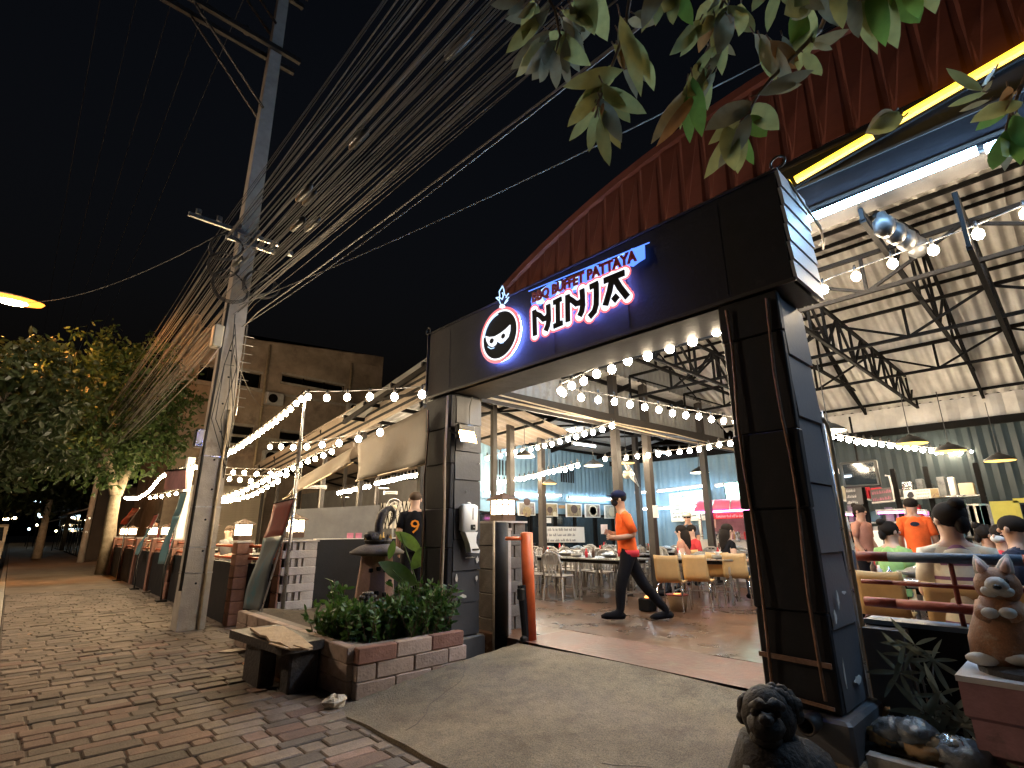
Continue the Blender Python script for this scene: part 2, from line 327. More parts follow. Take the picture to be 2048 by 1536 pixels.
# ------------------------------------------------------------------ ground, road, kerb, pavement
tag(part('road','asphalt',None,lambda m: m.grid(lambda u,v: V((-150+u*300, -60+v*460, -.14)),6,6)), kind='structure')
pv = tag(part('pavement','joint_sand',None,lambda m: m.box2(.16,2.6,-8,19,-.13,-.014).box2(2.6,7.0,4.6,19,-.13,-.0145)), kind='structure')
tag(part('far_pavement','paver_far',None,lambda m: m.box2(.16,6,19.02,120,-.13,-.002)), kind='structure')
kb = tag(part('kerb','mortar',None,lambda m: m.box2(.02,.15,-8,120,-.14,-.02)), kind='structure')
for i in range(26):
    y0 = -2+i; part('kerb_stone','kerb',kb,lambda m: m.cbox((.075,y0+.5,-.06+random.uniform(-.006,.006)),(.15,.985,.15),.015))
pavers = []
row = 0; y = -1.0
while y < 19:
    w = .18 if row%3 != 2 else .13; x = .17 - random.uniform(0,.4); k = random.randrange(9)
    while x < 3.6:
        L = (.36 if (k%3) != 2 else .18)*random.choice([1,1,1,.8,1.08])
        x0, x1 = max(.17,x), x+L
        lim = 2.33 if y < 4.55 else 3.25
        if x1 > .25 and x0 < lim:
            x1 = min(x1, lim)
            if x1-x0 > .05: pavers.append((x0+.006, x1-.006, y+.006, y+w-.006))
        x += L; k += 1
    y += w; row += 1
def seen(p):
    c = V(((p[0]+p[1])/2,(p[2]+p[3])/2,0)) - C0; zc = c.dot(_f)
    if zc < .3: return 0
    px = 1024+FPX*c.dot(_r)/zc; py = 768-FPX*c.dot(_u)/zc
    return (p[1]-p[0])*1.5/zc**3 if -60 < px < 2060 and py < 1600 else 0
pavers.sort(key=seen, reverse=True)
PMESH = {}
def paver(p, mb=None):
    lx, ly = p[1]-p[0], p[3]-p[2]; c = ((p[0]+p[1])/2,(p[2]+p[3])/2)
    T = Matrix.Translation((c[0],c[1],-.03+random.uniform(-.005,.004)-(.012 if random.random() < .06 else 0))) @ Matrix.Rotation(random.gauss(0,.012),4,'X') @ Matrix.Rotation(random.gauss(0,.010),4,'Y') @ Matrix.Rotation(random.gauss(0,.008),4,'Z')
    if mb is not None: mb.cbox((0,0,0),(lx,ly,.06),.009,0,T); return
    q_ = random.random(); red = 'paver_red' if q_ < .25 else ('paver_dark' if q_ < .38 else 'paver'); key = (round(lx,3), round(ly,3), red)
    if key not in PMESH:
        m = MB(); m.cbox((0,0,0),(lx,ly,.06),.009); o = m.build('paver',red); PMESH[key] = o.data
    else: o = bpy.data.objects.new('paver', PMESH[key]); COL.objects.link(o)
    o.matrix_world = T; o.parent = pv; o.matrix_parent_inverse = WM[pv].inverted()
for p in pavers[:300]: paver(p)
fm = MB()
for p in pavers[300:]: paver(p, fm)
tag(fm.build('far_pavers','paver',pv), kind='stuff')
# ramp: concrete apron rising to the hall floor, with a broken edge
def rampz(x): return max(-.01, min(FL-.02, (x-2.35)/(4.62-2.35)*(FL-.02)))
def rampf(u,v):
    yy = 4.88-9.75*v; xx = 2.36+(4.62-2.36)*u
    if u == 0: xx += .015*math.sin(yy*9)+.012*math.sin(yy*31+1)
    if v == 0: yy += .014*math.sin(xx*19)+.01*math.sin(xx*43); 
    return V((xx, yy, rampz(xx)+.012*math.sin(xx*3+yy*2)+.004))
rp_ = MB(); rp_.grid(rampf,30,60); rp_.grid(lambda u,v: rampf(u,0)-V((0,0,.2*v)) + V((0,.03*v,0)),30,2)
rp_.grid(lambda u,v: rampf(0,u)-V((.03*v,0,.16*v)),60,1)
ramp_ = tag(rp_.build('ramp','ramp_concrete',None,True), kind='structure')
rc_ = random.Random(17)
for (x0,y0,a0,n_) in ((2.5,3.9,.2,26),(3.0,2.4,-1.3,20)):
    x,y,a = x0,y0,a0; P_ = []
    for k in range(n_): P_.append((x,y)); a += rc_.uniform(-.3,.3); x += .07*math.cos(a); y += .07*math.sin(a)
    P_ = [p for p in P_ if 2.45 < p[0] < 4.55]
    if len(P_) > 3: part('crack','joint_sand',ramp_,lambda m: [m.bar((p[0],p[1],rampz(p[0])+.012*math.sin(p[0]*3+p[1]*2)+.0055),(q[0],q[1],rampz(q[0])+.012*math.sin(q[0]*3+q[1]*2)+.0055),.004*(1.4-k/len(P_)),.002) for k,(p,q) in enumerate(zip(P_[:-1],P_[1:]))])
fl = tag(part('floor','hall_floor',None,lambda m: m.box2(5.55,16,-6,26,-.1,FL).box2(4.65,5.548,4.9,26,-.1,FL-.002)), kind='structure')
part('threshold_strip','red_floor',fl,lambda m: m.grid(lambda u,v: V((4.64+.92*u+.04*math.sin(v*31)*u, -4+8.9*v, FL-.004+.004*u)),8,30))
part('threshold_edge','mortar',fl,lambda m: m.box2(4.60,4.638,-4,4.9,-.05,FL-.03))
tag(part('terrain','soil',None,lambda m: m.grid(lambda u,v: V((6.5+u*150,-60+v*400,-.2)),4,4)), kind='structure')
# ------------------------------------------------------------------ entrance gate
gate = thing('entrance_gate','black painted entrance gate with wide header board and lap boarded pillars','gate',(GX,3.4,0))
Y0, Y1, ZB, ZT = 1.10, 5.93, 3.27, 4.22
hd = part('header','black_paint',gate,lambda m: m.box2(GX,4.46,Y0+.03,Y1,ZB,ZT))
for k in range(5):                      # vertical joints of the header sheeting
    yy = Y0+.03+(k+.5)*.95; part('seam','black_paint',hd,lambda m: m.box2(GX-.004,GX-.0005,yy,yy+.012,ZB+.06,ZT-.06))
part('edge_trim','brown_steel',hd,lambda m: m.tube([(GX-.012,Y0,ZT+.008),(GX-.012,Y1,ZT+.008)],.012,6).tube([(GX-.012,Y1,ZB-.05),(GX-.012,Y1,ZT)],.012,6).bar((GX-.01,Y0,ZB+.005),(GX-.01,Y1,ZB+.005),.02,.03))
part('soffit','black_paint',hd,lambda m: m.box2(GX+.02,4.44,1.7,5.3,ZB-.03,ZB-.002))
for k in range(6):                      # lap boards on the end of the header
    z0 = ZB+.01+k*.158; T = Matrix.Translation((0,Y0,z0)) @ Matrix.Rotation(R(-4),4,'X')
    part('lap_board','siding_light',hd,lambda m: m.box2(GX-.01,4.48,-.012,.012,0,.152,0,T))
def hook(m, p, s=1):
    m.tube([V(p)+V((0,.055*math.sin(a)*s,.05-.05*math.cos(a))) for a in [i*.45 for i in range(13)]],.010,6)
part('hook','brown_steel',hd,lambda m: hook(m,(GX-.012,Y1+.01,ZT+.01)),True)
part('hook','brown_steel',hd,lambda m: hook(m,(GX-.012,Y0-.01,ZT+.01),-1),True)
for q in range(2): part('loose_wire','pipe_cream',hd,lambda m: m.tube([(GX+.2+.05*q,Y0,ZT+.02),(GX+.35,Y0-.03,ZT-.12),(GX+.62,Y0-.07,ZT-.27-.03*q),(GX+.85,Y0-.02,ZT-.30),(GX+1.0+.1*q,Y0+.05,ZT-.24)],.009,6),True)
def pillar(y0, y1, x1, zbase, lean, boards, chips, ph, sid='siding'):
    p = part('pillar','black_paint',gate,lambda m: m.box2(GX+.05,x1,y0+.02,y1,zbase,ZB-.002))
    # street-side black cladding boards that step out unevenly
    z = zbase+.28; k = 0
    while z < ZB-.1:
        h = ph*random.uniform(.8,1.2); h = min(h, ZB-.03-z); o = .01+.022*((k*7)%3)/2
        part('cladding_board','black_paint',p,lambda m: m.cbox(((GX+.03-o/2), (y0+y1)/2, z+h/2),(.05+o, y1-y0+.03+o, h-.004),.008)); z += h; k += 1
    # lap boards on the face toward the planter side
    n = int((ZB-zbase-.3)/boards)
    for k in range(n):
        z0 = zbase+.28+k*(ZB-.05-zbase-.28)/n; hh = (ZB-.05-zbase-.28)/n
        T = Matrix.Translation((0,y0,z0)) @ Matrix.Rotation(R(random.uniform(-2.6,-1.6)),4,'X')
        part('lap_board',sid,p,lambda m: m.box2(GX+.075,x1+.01,-.02,.015,.003,hh-.006,0,T))
    part('plinth',sid,p,lambda m: m.cbox(((GX+x1)/2,(y0+y1)/2,zbase+.12),(x1-GX+.14,y1-y0+.16,.30),.02))
    for q,(yy,hx) in enumerate(((y0+.05,0),(y1-.05,.0))):
        part('rusty_rod','rust_rod',p,lambda m: m.tube([(GX-.045+.01*math.sin(t*1.7+q), yy+.012*math.sin(t*1.1+q*2), zbase+.36+t*.3) for t in range(int((ZB-zbase-.4)/.3)+1)],.011,6),True)
    for (xx,zz,w,h,rs) in chips:
        rg = random.Random(rs); pts = [(xx+w*(.5+.5*rg.random())*math.cos(a*.52), y0-.036, zz+h*(.4+.6*rg.random())*math.sin(a*.52)) for a in range(12)]
        part('paint_chip','chip',p,lambda m: m.prism(pts,(0,.003,0)))
    return p
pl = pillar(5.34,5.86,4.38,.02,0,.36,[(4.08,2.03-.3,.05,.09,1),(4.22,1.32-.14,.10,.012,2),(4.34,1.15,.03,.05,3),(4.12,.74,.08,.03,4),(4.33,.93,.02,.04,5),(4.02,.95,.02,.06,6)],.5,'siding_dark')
pr = pillar(1.27,1.68,4.46,.12,0,.42,[(4.10,1.05,.03,.08,7),(4.25,1.08,.07,.015,8),(4.24,.55,.10,.035,9),(4.0,.62,.012,.12,10),(4.42,.5,.012,.10,11),(4.0,.95,.03,.05,12)],.62)
part('flat_bar','siding',pr,lambda m: m.box2(4.47,4.50,1.262,1.30,.3,2.35))
part('conduit','pipe_cream',pr,lambda m: m.tube([(4.60,1.26,.28),(4.60,1.25,2.2),(4.57,1.25,2.29),(4.48,1.25,2.33)],.017,8),True)
part('conduit','steel',pr,lambda m: m.tube([(4.54,1.265,.28),(4.53,1.265,2.4)],.014,8),True)
part('drain_pipe','brown_steel',pr,lambda m: m.lathe([(.055,-.0),(.055,.16),(.042,.16),(.042,.02)],(0,0,0),14,0,Matrix.Translation((3.86,1.40,.36)) @ Matrix.Rotation(R(90),4,'Y') @ Matrix.Rotation(R(180),4,'X')),True)
part('rusty_band','rust_rod',pr,lambda m: m.bar((GX-.035,1.26,.68),(GX-.035,1.70,.69),.012,.03).bar((GX-.035,1.28,.44),(GX-.035,1.70,.47),.012,.02))
for yy,zz in ((5.42,1.98),(5.42,2.35)): part('bolt','steel',pl,lambda m: m.ell((4.35 if zz>2 else 4.15,5.315,zz),.012,8,5))
part('conduit','pipe_cream',pl,lambda m: m.tube([(GX-.05,5.36,3.2),(GX-.055,5.37,2.4),(GX-.05,5.35,1.6),(GX-.05,5.36,.9),(GX-.04,5.37,.35)],.012,6),True)
# ------------------------------------------------------------------ neon sign on the header
SX = GX-.085
def sp(cx, cy, x=SX): return ax(900+cx/4.876, 460+cy/4.876, x)
nj = thing('letter_sign','backlit NINJA letter sign with white and red outlined letters on black header','sign',tuple(sp(1280,750)))
strokes = {'N':[[(826,785),(833,1030)],[(838,815),(880,835),(915,870),(945,860),(962,830)],[(962,730),(966,800),(968,880),(958,935),(938,985)]],
 'I':[[(1012,712),(1092,672)],[(1055,700),(1058,925)],[(1016,942),(1102,906)]],
 'N2':[[(1150,635),(1154,895)],[(1158,665),(1198,690),(1235,720),(1268,712),(1292,690)],[(1292,580),(1297,650),(1300,735),(1290,795),(1268,842)]],
 'J':[[(1368,560),(1448,522)],[(1430,525),(1432,640),(1430,730),(1412,795),(1366,850)]],
 'A':[[(1505,500),(1705,418)],[(1590,455),(1560,600),(1520,738)],[(1606,470),(1660,560),(1735,655)],[(1597,693),(1640,640)]]}
wid = {'N':50,'I':46,'N2':50,'J':50,'A':54}
def ribbon(m, pts, w, x, th, mi=0, jit=0):      # flat stroke in the sign plane with round ends
    P = [sp(a,b,x) for a,b in pts]; P = [V((p.y,p.z)) for p in P]
    sc = (sp(1000,800,x)-sp(1000,900,x)).length/100
    wd = w*sc/2
    for i in range(len(P)-1):
        d = (P[i+1]-P[i]); d.normalize(); n = V((-d.y,d.x)); e = wd*.0
        a,b = P[i]-d*wd*(.5 if i else jit), P[i+1]+d*wd*(.5 if i < len(P)-2 else jit)
        q = [a-n*wd,b-n*wd,b+n*wd,a+n*wd]
        m.prism([(x-th*(1+.02*i),p.x,p.y) for p in q],(th*(1+.02*i),0,0),mi)
def blob(m, pts, w, x, th, mi=0):
    P = [sp(a,b,x) for a,b in pts]; sc = (sp(1000,800,x)-sp(1000,900,x)).length/100; wd = w*sc/2
    for i in range(len(P)-1):
        n = max(1,int((P[i+1]-P[i]).length/(wd*.6)))
        for k in range(n+1):
            c = P[i].lerp(P[i+1],k/n)
            m.prism([(x-th*(1+.002*((i*5+k)%9)),c.y+wd*math.cos(a*.5236),c.z+wd*math.sin(a*.5236)) for a in range(12)],(th,0,0),mi)
for L,ss in strokes.items():
    b_ = part('red_rim','neon_red',nj,lambda m: [blob(m,s,wid[L]+72,SX+.035,.012) for s in ss])
    part('backlight','halo',nj,lambda m: [m.tube([sp(a,b,GX-.028) for a,b in s],.012,5) for s in ss])
    part('white_face','neon_white',nj,lambda m: [blob(m,s,wid[L]+38,SX+.021,.012) for s in ss])
    part('letter','letter_dark',nj,lambda m: [ribbon(m,s,wid[L],SX+.005,.014+.001*i,0,.05) for i,s in enumerate(ss)])
def text_mesh(txt, size, name, matn, parent, M, width=None, ext=.004, bold=0, letters=False):
    cu = bpy.data.curves.new('t','FONT'); cu.body = txt; cu.size = size; cu.extrude = ext; cu.offset = bold; cu.resolution_u = 2
    o = bpy.data.objects.new('t',cu); me = bpy.data.meshes.new_from_object(o)
    xs = [v.co.x for v in me.vertices] or [0]; k = (width/(max(xs)-min(xs))) if width else 1
    mb = MB(); mb.v = [tuple(M @ V((v.co.x*k,v.co.y,v.co.z))) for v in me.vertices]; mb.f = [tuple(p.vertices) for p in me.polygons]; mb.m = [0]*len(mb.f)
    bpy.data.objects.remove(o); bpy.data.curves.remove(cu); bpy.data.meshes.remove(me)
    if not letters: return mb.build(name, matn, parent)
    par = list(range(len(mb.v)))
    def root(i):
        while par[i] != i: par[i] = par[par[i]]; i = par[i]
        return i
    for f in mb.f:
        for i in f[1:]: par[root(i)] = root(f[0])
    isl = {}
    for f in mb.f: isl.setdefault(root(f[0]),[]).append(f)
    for fs in isl.values():
        ids = sorted({i for f in fs for i in f}); mp = {i:k for k,i in enumerate(ids)}; q = MB(); q.add([mb.v[i] for i in ids],[tuple(mp[i] for i in f) for f in fs]); q.build('letter', matn, parent)
# frame: text x -> -Y, text y -> Z, text normal -> -X
def tframe(p, zrot=0, rot=Matrix(((0,0,-1,0),(-1,0,0,0),(0,1,0,0),(0,0,0,1)))): return Matrix.Translation(p) @ rot @ Matrix.Rotation(zrot,4,'Z')
bb = thing('tagline_sign','small dark red BBQ BUFFET PATTAYA lettering on a blue lit strip','sign',tuple(sp(1300,480)))
a_, b_ = sp(812,712), sp(1830,300); ang = math.atan2(b_.z-a_.z, a_.y-b_.y)
text_mesh('BBQ BUFFET PATTAYA',.155,'lettering','sign_red',bb,tframe(V((SX-.02,a_.y,a_.z)),ang),(V((b_.y,b_.z))-V((a_.y,a_.z))).length,.008,.006,True)
rg = random.Random(3)
for k in range(16):
    t = (k+.5)/16; c = a_.lerp(b_,t); c2 = c+V((0,0,.07+.02*rg.uniform(-1,1)))
    part('blue_light','neon_pale' if k%3 == 1 else 'neon_blue',bb,lambda m: m.prism([(GX-.045-.001*(k%3),c2.y+ (.10+.04*rg.random())*math.cos(a*.63),c2.z+(.075+.05*rg.random())*math.sin(a*.63)) for a in range(10)],(.003,0,0)))
part('led_strip','neon_blue',bb,lambda m: m.bar(a_+V((.03,.1,.19)),b_+V((.03,-.12,.15)),.008,.008))
em = thing('emblem_sign','round red and white lit emblem with a masked face on the header','sign',tuple(sp(470,1030)))
ct, cb = sp(512,745), sp(420,1300); cc = (ct+cb)/2; cc.y = sp(472,1030).y; rr = (ct.z-cb.z)/2
ry = abs(sp(285,1030).y-sp(662,1030).y)/2
def ring(m, r0, r1, x, th):
    n = 48; A = [2*math.pi*i/n for i in range(n)]
    for i in range(n):
        a,b = A[i],A[(i+1)%n]
        q = [(x,cc.y+ry*r*math.cos(t),cc.z+rr*r*math.sin(t)) for r,t in ((r0,a),(r1,a),(r1,b),(r0,b))]
        m.prism(q,(-th,0,0))
part('disc','letter_dark',em,lambda m: m.prism([(SX+.03,cc.y+ry*.9*math.cos(t*.1309),cc.z+rr*.9*math.sin(t*.1309)) for t in range(48)],(-.01,0,0)))
part('red_ring','neon_red',em,lambda m: ring(m,.92,1.02,SX+.03,.014)); part('white_ring','neon_white',em,lambda m: ring(m,.865,.92,SX+.03,.016))
part('blue_arc','neon_pale',em,lambda m: m.tube([(SX+.01,cc.y+ry*.80*math.cos(t),cc.z+rr*.80*math.sin(t)) for t in [1.5-.17*i for i in range(9)]],.006,5))
part('backlight','halo',em,lambda m: m.tube([(GX-.028,cc.y+ry*.95*math.cos(t*.2618),cc.z+rr*.95*math.sin(t*.2618)) for t in range(25)],.010,5))
mk = [(350,1035),(390,1046),(440,1040),(500,1005),(550,965),(590,925),(588,985),(570,1045),(535,1085),(495,1098),(462,1086),(448,1120),(415,1142),(385,1130),(362,1090)]
part('mask','neon_white',em,lambda m: m.prism([tuple(sp(a,b,SX+.012)) for a,b in mk],(-.008,0,0)))
for (ex,ey,ew,eh) in ((408,1082,19,26),(520,1035,18,26)):
    part('eye','letter_dark',em,lambda m: m.prism([tuple(sp(ex+ew*math.cos(a*.5236)+eh*.25*math.sin(a*.5236),ey-eh*math.sin(a*.5236),SX)) for a in range(12)],(-.006,0,0)))
part('smile_line','neon_pale',em,lambda m: m.tube([sp(a,b,SX) for a,b in ((370,1140),(400,1158),(430,1150))],.005,5).tube([sp(a,b,SX) for a,b in ((470,1090),(495,1103),(522,1098))],.005,5))
for s in ([(500,740),(480,690),(450,662)],[(478,690),(485,640),(480,600),(505,560),(512,545)],[(512,545),(525,580),(530,620),(540,640)],[(530,720),(545,690),(560,670),(575,655)],[(545,660),(560,630),(572,620)],[(505,680),(515,660),(520,640),(510,610)],[(530,720),(560,690),(565,680)],[(450,662),(475,655),(500,668)]):
    part('flame_line','neon_pale',em,lambda m: m.tube([sp(a,b,SX) for a,b in s],.007,5),True)
part('flame_knot','neon_white',em,lambda m: m.prism([tuple(sp(a,b,SX+.01)) for a,b in ((485,760),(490,735),(512,722),(535,735),(540,755),(512,765))],(-.008,0,0)))
# ------------------------------------------------------------------ arched hall
hall = thing('arched_hall','open hall with red corrugated arched gable, steel trusses and metal roof','hall',(10,1.3,0))
AY, AZ, AR = 1.3, 7.0, 12.8
def arch(y): return AZ - (AR - math.sqrt(AR*AR-(y-AY)**2))
YL, YR, HB = 6.6, -4.0, 15.0
gb = part('gable_frame','steel_black',hall,lambda m: m.box2(HX+.05,HX+.11,YR,YL,4.95,5.1).box2(HX+.05,HX+.11,YR,YL,5.6,5.72))
y = YL
while y > YR:
    w = .335; ym = y-w/2
    pts = [(HX,y,5.72),(HX-.03,y-.05,5.72),(HX-.03,y-.25,5.72),(HX,y-.29,5.72),(HX,y-w,5.72)]
    part('gable_panel','red_metal',gb,lambda m: m.prism(pts+[(p[0],p[1],arch(p[1])) for p in reversed(pts)],(.012,0,0))); y -= w+.002
part('arch_trim','red_metal',gb,lambda m: [m.bar((HX-.02,YL-i*.53,arch(YL-i*.53)+.02),(HX-.02,YL-(i+1)*.53,arch(YL-(i+1)*.53)+.02),.14,.12) for i in range(20)])
fa = part('fascia','black_paint',hall,lambda m: m.box2(HX-.03,HX+.045,YR,YL,4.92,5.70))
for zz in (4.98,5.3,5.62): part('fascia_rail','brown_steel',fa,lambda m: m.bar((HX-.045,YR,zz),(HX-.045,YL,zz),.02,.03))
part('fascia_soffit','brown_steel',fa,lambda m: m.box2(HX-.04,HX+.3,YR,YL,4.86,4.915))
ya, yb = ax(1600,355,HX-.1), ax(2048,95,HX-.1); sl = (yb.z-ya.z)/(yb.y-ya.y)
yt = thing('yellow_light_tube','long yellow light tube along the hall fascia','light',(HX-.1,1,5.5))
def ytube(m, y0, y1): m.tube([(HX-.1,y0,ya.z+sl*(y0-ya.y)),(HX-.1,y1,ya.z+sl*(y1-ya.y))],.046,8)
for (u0,u1) in ((6.2,3.9),(3.85,1.55),(1.5,.72),(.58,-1.2),(-1.25,-3.9)): part('tube','tube_yellow',yt,lambda m: ytube(m,u0,u1))
part('channel','steel_black',yt,lambda m: m.bar((HX-.06,6.2,ya.z+sl*(6.2-ya.y)-.05),(HX-.06,-3.9,ya.z+sl*(-3.9-ya.y)-.05),.03,.03))
bt = thing('blue_light_tube','long pale blue light tube under the hall fascia','light',(HX-.1,1,4.85))
for (u0,u1) in ((6.2,3.9),(3.85,1.55),(1.5,-.0),(-.05,-1.9),(-1.95,-3.9)): part('tube','tube_blue',bt,lambda m: m.tube([(HX-.12,u0,4.83),(HX-.12,u1,4.85)],.042,8))
part('channel','steel_black',bt,lambda m: m.bar((HX-.06,6.2,4.89),(HX-.06,-3.9,4.9),.05,.03))
# roof: two corrugated slopes with the ridge parallel to the street, on steel trusses
def corr(t): return .5-.5*math.cos(2*math.pi*t)
RX = 10.5
def roofz(x): return 4.97+.36*(x-6.05) if x < RX else 4.97+.36*(RX-6.05)-.50*(x-RX)
for side,(xa,xb) in enumerate(((HX+.06,RX),(RX,HB+.1))):
    for k in range(12):
        y0 = YL+.2-k*.99
        part('roof_sheet','roof_sheet',hall,lambda m: m.grid(lambda u,v: V((xa+(xb-xa)*v, y0-u*1.01, roofz(xa+(xb-xa)*v)+.06*corr(u*5)+.003*(k%2))),40,2),True)
part('ridge_cap','roof_sheet',hall,lambda m: m.bar((RX,YL+.2,roofz(RX)+.06),(RX,YR-1.2,roofz(RX)+.06),.4,.03))
for xx in (6.4,7.8,9.2,10.4,11.8,13.2,14.8): part('purlin','steel_black',hall,lambda m: m.bar((xx,YL+.15,roofz(xx)-.03),(xx,YR-.4,roofz(xx)-.03),.04,.06))
def truss(m, P, Q, w=.06):
    for a,b in zip(P[:-1],P[1:]): m.bar(a,b,w,w)
    for a,b in zip(Q[:-1],Q[1:]): m.bar(a,b,w,w)
    for i,(a,b) in enumerate(zip(P,Q)):
        m.bar(a,b,w*.75,w*.75)
        if i < len(P)-1: m.bar(P[i+1] if i%2 else a, b if i%2 else Q[i+1], w*.7,w*.7)
for yy in (5.4,3.2,1.0,-1.2,-3.4):
    xs = [6.15+8.8*i/6 for i in range(7)]
    part('roof_truss','steel_black',hall,lambda m: truss(m,[V((x,yy,roofz(x)-.12)) for x in xs],[V((x,yy,4.72)) for x in xs],.055))
for yy in (4.3,2.15,.25,-2.0):
    xs = [6.5+8.4*i/12 for i in range(13)]
    part('long_truss','steel_black',hall,lambda m: truss(m,[V((x,yy,4.82)) for x in xs],[V((x,yy,4.2)) for x in xs],.05))
for xx in (7.3,9.6,12.0): 
    ys = [YL-.2-(YL-YR-.4)*i/10 for i in range(11)]
    part('cross_truss','steel_black',hall,lambda m: truss(m,[V((xx,y,4.84)) for y in ys],[V((xx,y,4.35)) for y in ys],.05))
for xx,yy in ((9.06,6.5),(10.25,6.5),(12.87,6.5),(HX+.15,YR),(9.0,YR),(12,YR)):
    part('column','brown_steel',hall,lambda m: m.box2(xx-.075,xx+.075,yy-.075,yy+.075,FL,roofz(xx)-.15 if yy<0 or xx<6.3 else 4.9).box2(xx-.12,xx+.12,yy-.12,yy+.12,FL,FL+.05))
part('side_beam','brown_steel',hall,lambda m: m.bar((4.9,6.5,3.72),(HB,6.5,3.85),.14,.20).bar((5.2,6.32,3.55),(HB,6.32,3.6),.05,.06))
part('cable_tray','pipe_cream',hall,lambda m: m.tube([(5.2,6.3,3.6),(8,6.28,3.62),(11,6.3,3.58),(14.9,6.3,3.62)],.018,6).tube([(5.2,6.2,3.66),(8,6.18,3.6),(11,6.2,3.66),(14.9,6.2,3.6)],.012,6))
# corrugated walls made of separate sheets
def wall_sheets(parent, p0, p1, z0, z1, matn, per, amp, sheet=.99):
    p0, p1 = V(p0), V(p1); L = (p1-p0).length; d = (p1-p0)/L; nrm = V((d.y,-d.x,0)); n = int(math.ceil(L/sheet))
    for k in range(n):
        a = k*L/n; l = L/n
        zt = z1 if not callable(z1) else None
        nn = max(2,int(l/per*4))
        def fn(u,v,a=a,l=l):
            q = p0+d*(a+u*l*1.01); top = z1(q) if callable(z1) else z1
            return V((q.x,q.y,z0+(top-z0)*v)) + nrm*(amp*corr(u*l/per)+.002*(k%2))
        part('wall_sheet',matn,parent,lambda m: m.grid(fn,nn,1),False)
bw = thing('back_wall','pale blue corrugated metal wall behind the row of food pictures','wall',(12,11,FL))
wall_sheets(bw,(8.6,11,0),(HB,11,0),2.35,4.25,'blue_sheet',.2,.025)
part('lower_wall','blue_sheet',bw,lambda m: m.box2(8.6,HB,11.03,11.1,FL,2.38))
for k,(x0,x1) in enumerate(((8.7,9.9),(10.1,10.9),(11.0,12.0),(12.06,12.9),(12.96,13.9),(14.0,14.9))):
    g = part('window','steel_black',bw,lambda m: m.bar((x0,11.0,2.0 if k<1 else 1.95),(x1,11.0,1.95),.05,.05).bar((x0,11,.9),(x1,11,.9),.05,.05).bar((x0,11,.9),(x0,11,1.97),.05,.05).bar((x1,11,.9),(x1,11,1.97),.05,.05))
    part('pane','glass_dark',g,lambda m: m.box2(x0+.02,x1-.02,11.008,11.022,.92,1.94))
for x0,z0 in ((9.6,3.0),(9.95,3.0),(12.3,2.95),(12.65,2.95)):        # louvred vents
    for q in range(3): part('vent_slot','letter_dark',bw,lambda m: m.box2(x0+q*.11,x0+q*.11+.05,10.955,10.97,z0,z0+.42))
fw = thing('far_wall','dark blue green corrugated far wall behind the food stalls','wall',(HB,3,FL))
wall_sheets(fw,(HB,11,0),(HB,5.2,0),FL,3.75,'blue_sheet',.2,.025); wall_sheets(fw,(HB,5.2,0),(HB,-4.4,0),FL,3.75,'dark_sheet',.2,.025)
part('wall_beam','steel_black',fw,lambda m: m.bar((HB-.06,11,3.72),(HB-.06,-4.4,3.72),.08,.16))
fg = thing('far_gable','tall corrugated sheets closing the far end of the arched roof','wall',(HB+.1,1.3,3.8))
wall_sheets(fg,(HB+.06,YL,0),(HB+.06,YR,0),3.8,roofz(HB)-.02,'roof_sheet',.4,.05,1.3)
rw = thing('side_wall','plain dark corrugated side wall of the hall','wall',(10,YR-.4,FL))
wall_sheets(rw,(HB,YR-.4,0),(6.6,YR-.4,0),FL,4.9,'dark_sheet',.2,.025,1.4)
part('end_gable','dark_sheet',rw,lambda m: m.prism([(6.1,YR-.42,4.9),(RX,YR-.42,roofz(RX)-.05),(14.9,YR-.42,4.3)],(0,-.03,0)))
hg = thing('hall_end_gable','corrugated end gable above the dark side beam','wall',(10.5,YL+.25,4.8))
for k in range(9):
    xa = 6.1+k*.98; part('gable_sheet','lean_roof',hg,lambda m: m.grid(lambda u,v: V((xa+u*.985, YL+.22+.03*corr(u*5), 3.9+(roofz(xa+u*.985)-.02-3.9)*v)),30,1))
# lean-to over the dining side
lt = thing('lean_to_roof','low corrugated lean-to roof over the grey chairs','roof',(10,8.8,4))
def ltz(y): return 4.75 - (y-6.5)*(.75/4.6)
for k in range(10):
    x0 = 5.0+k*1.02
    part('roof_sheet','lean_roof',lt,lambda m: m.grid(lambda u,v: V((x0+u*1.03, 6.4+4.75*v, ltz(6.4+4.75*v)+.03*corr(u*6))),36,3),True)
for yy in (6.7,7.8,8.9,10.0,10.9): part('purlin','steel_black',lt,lambda m: m.bar((5.0,yy,ltz(yy)-.06),(HB,yy,ltz(yy)-.06),.05,.08))
for xx in (5.05,7.3,9.6,11.9,14.2): part('rafter','steel_black',lt,lambda m: m.bar((xx,6.4,ltz(6.4)-.14),(xx,11.0,ltz(11)-.14),.06,.1).bar((xx,6.5,3.8),(xx,9.5,ltz(9.5)-.15),.05,.05))
for xx,yy in ((8.33,9.0),(9.38,9.0),(13.4,8.9)): part('column','brown_steel',lt,lambda m: m.box2(xx-.07,xx+.07,yy-.07,yy+.07,FL,ltz(yy)-.05))
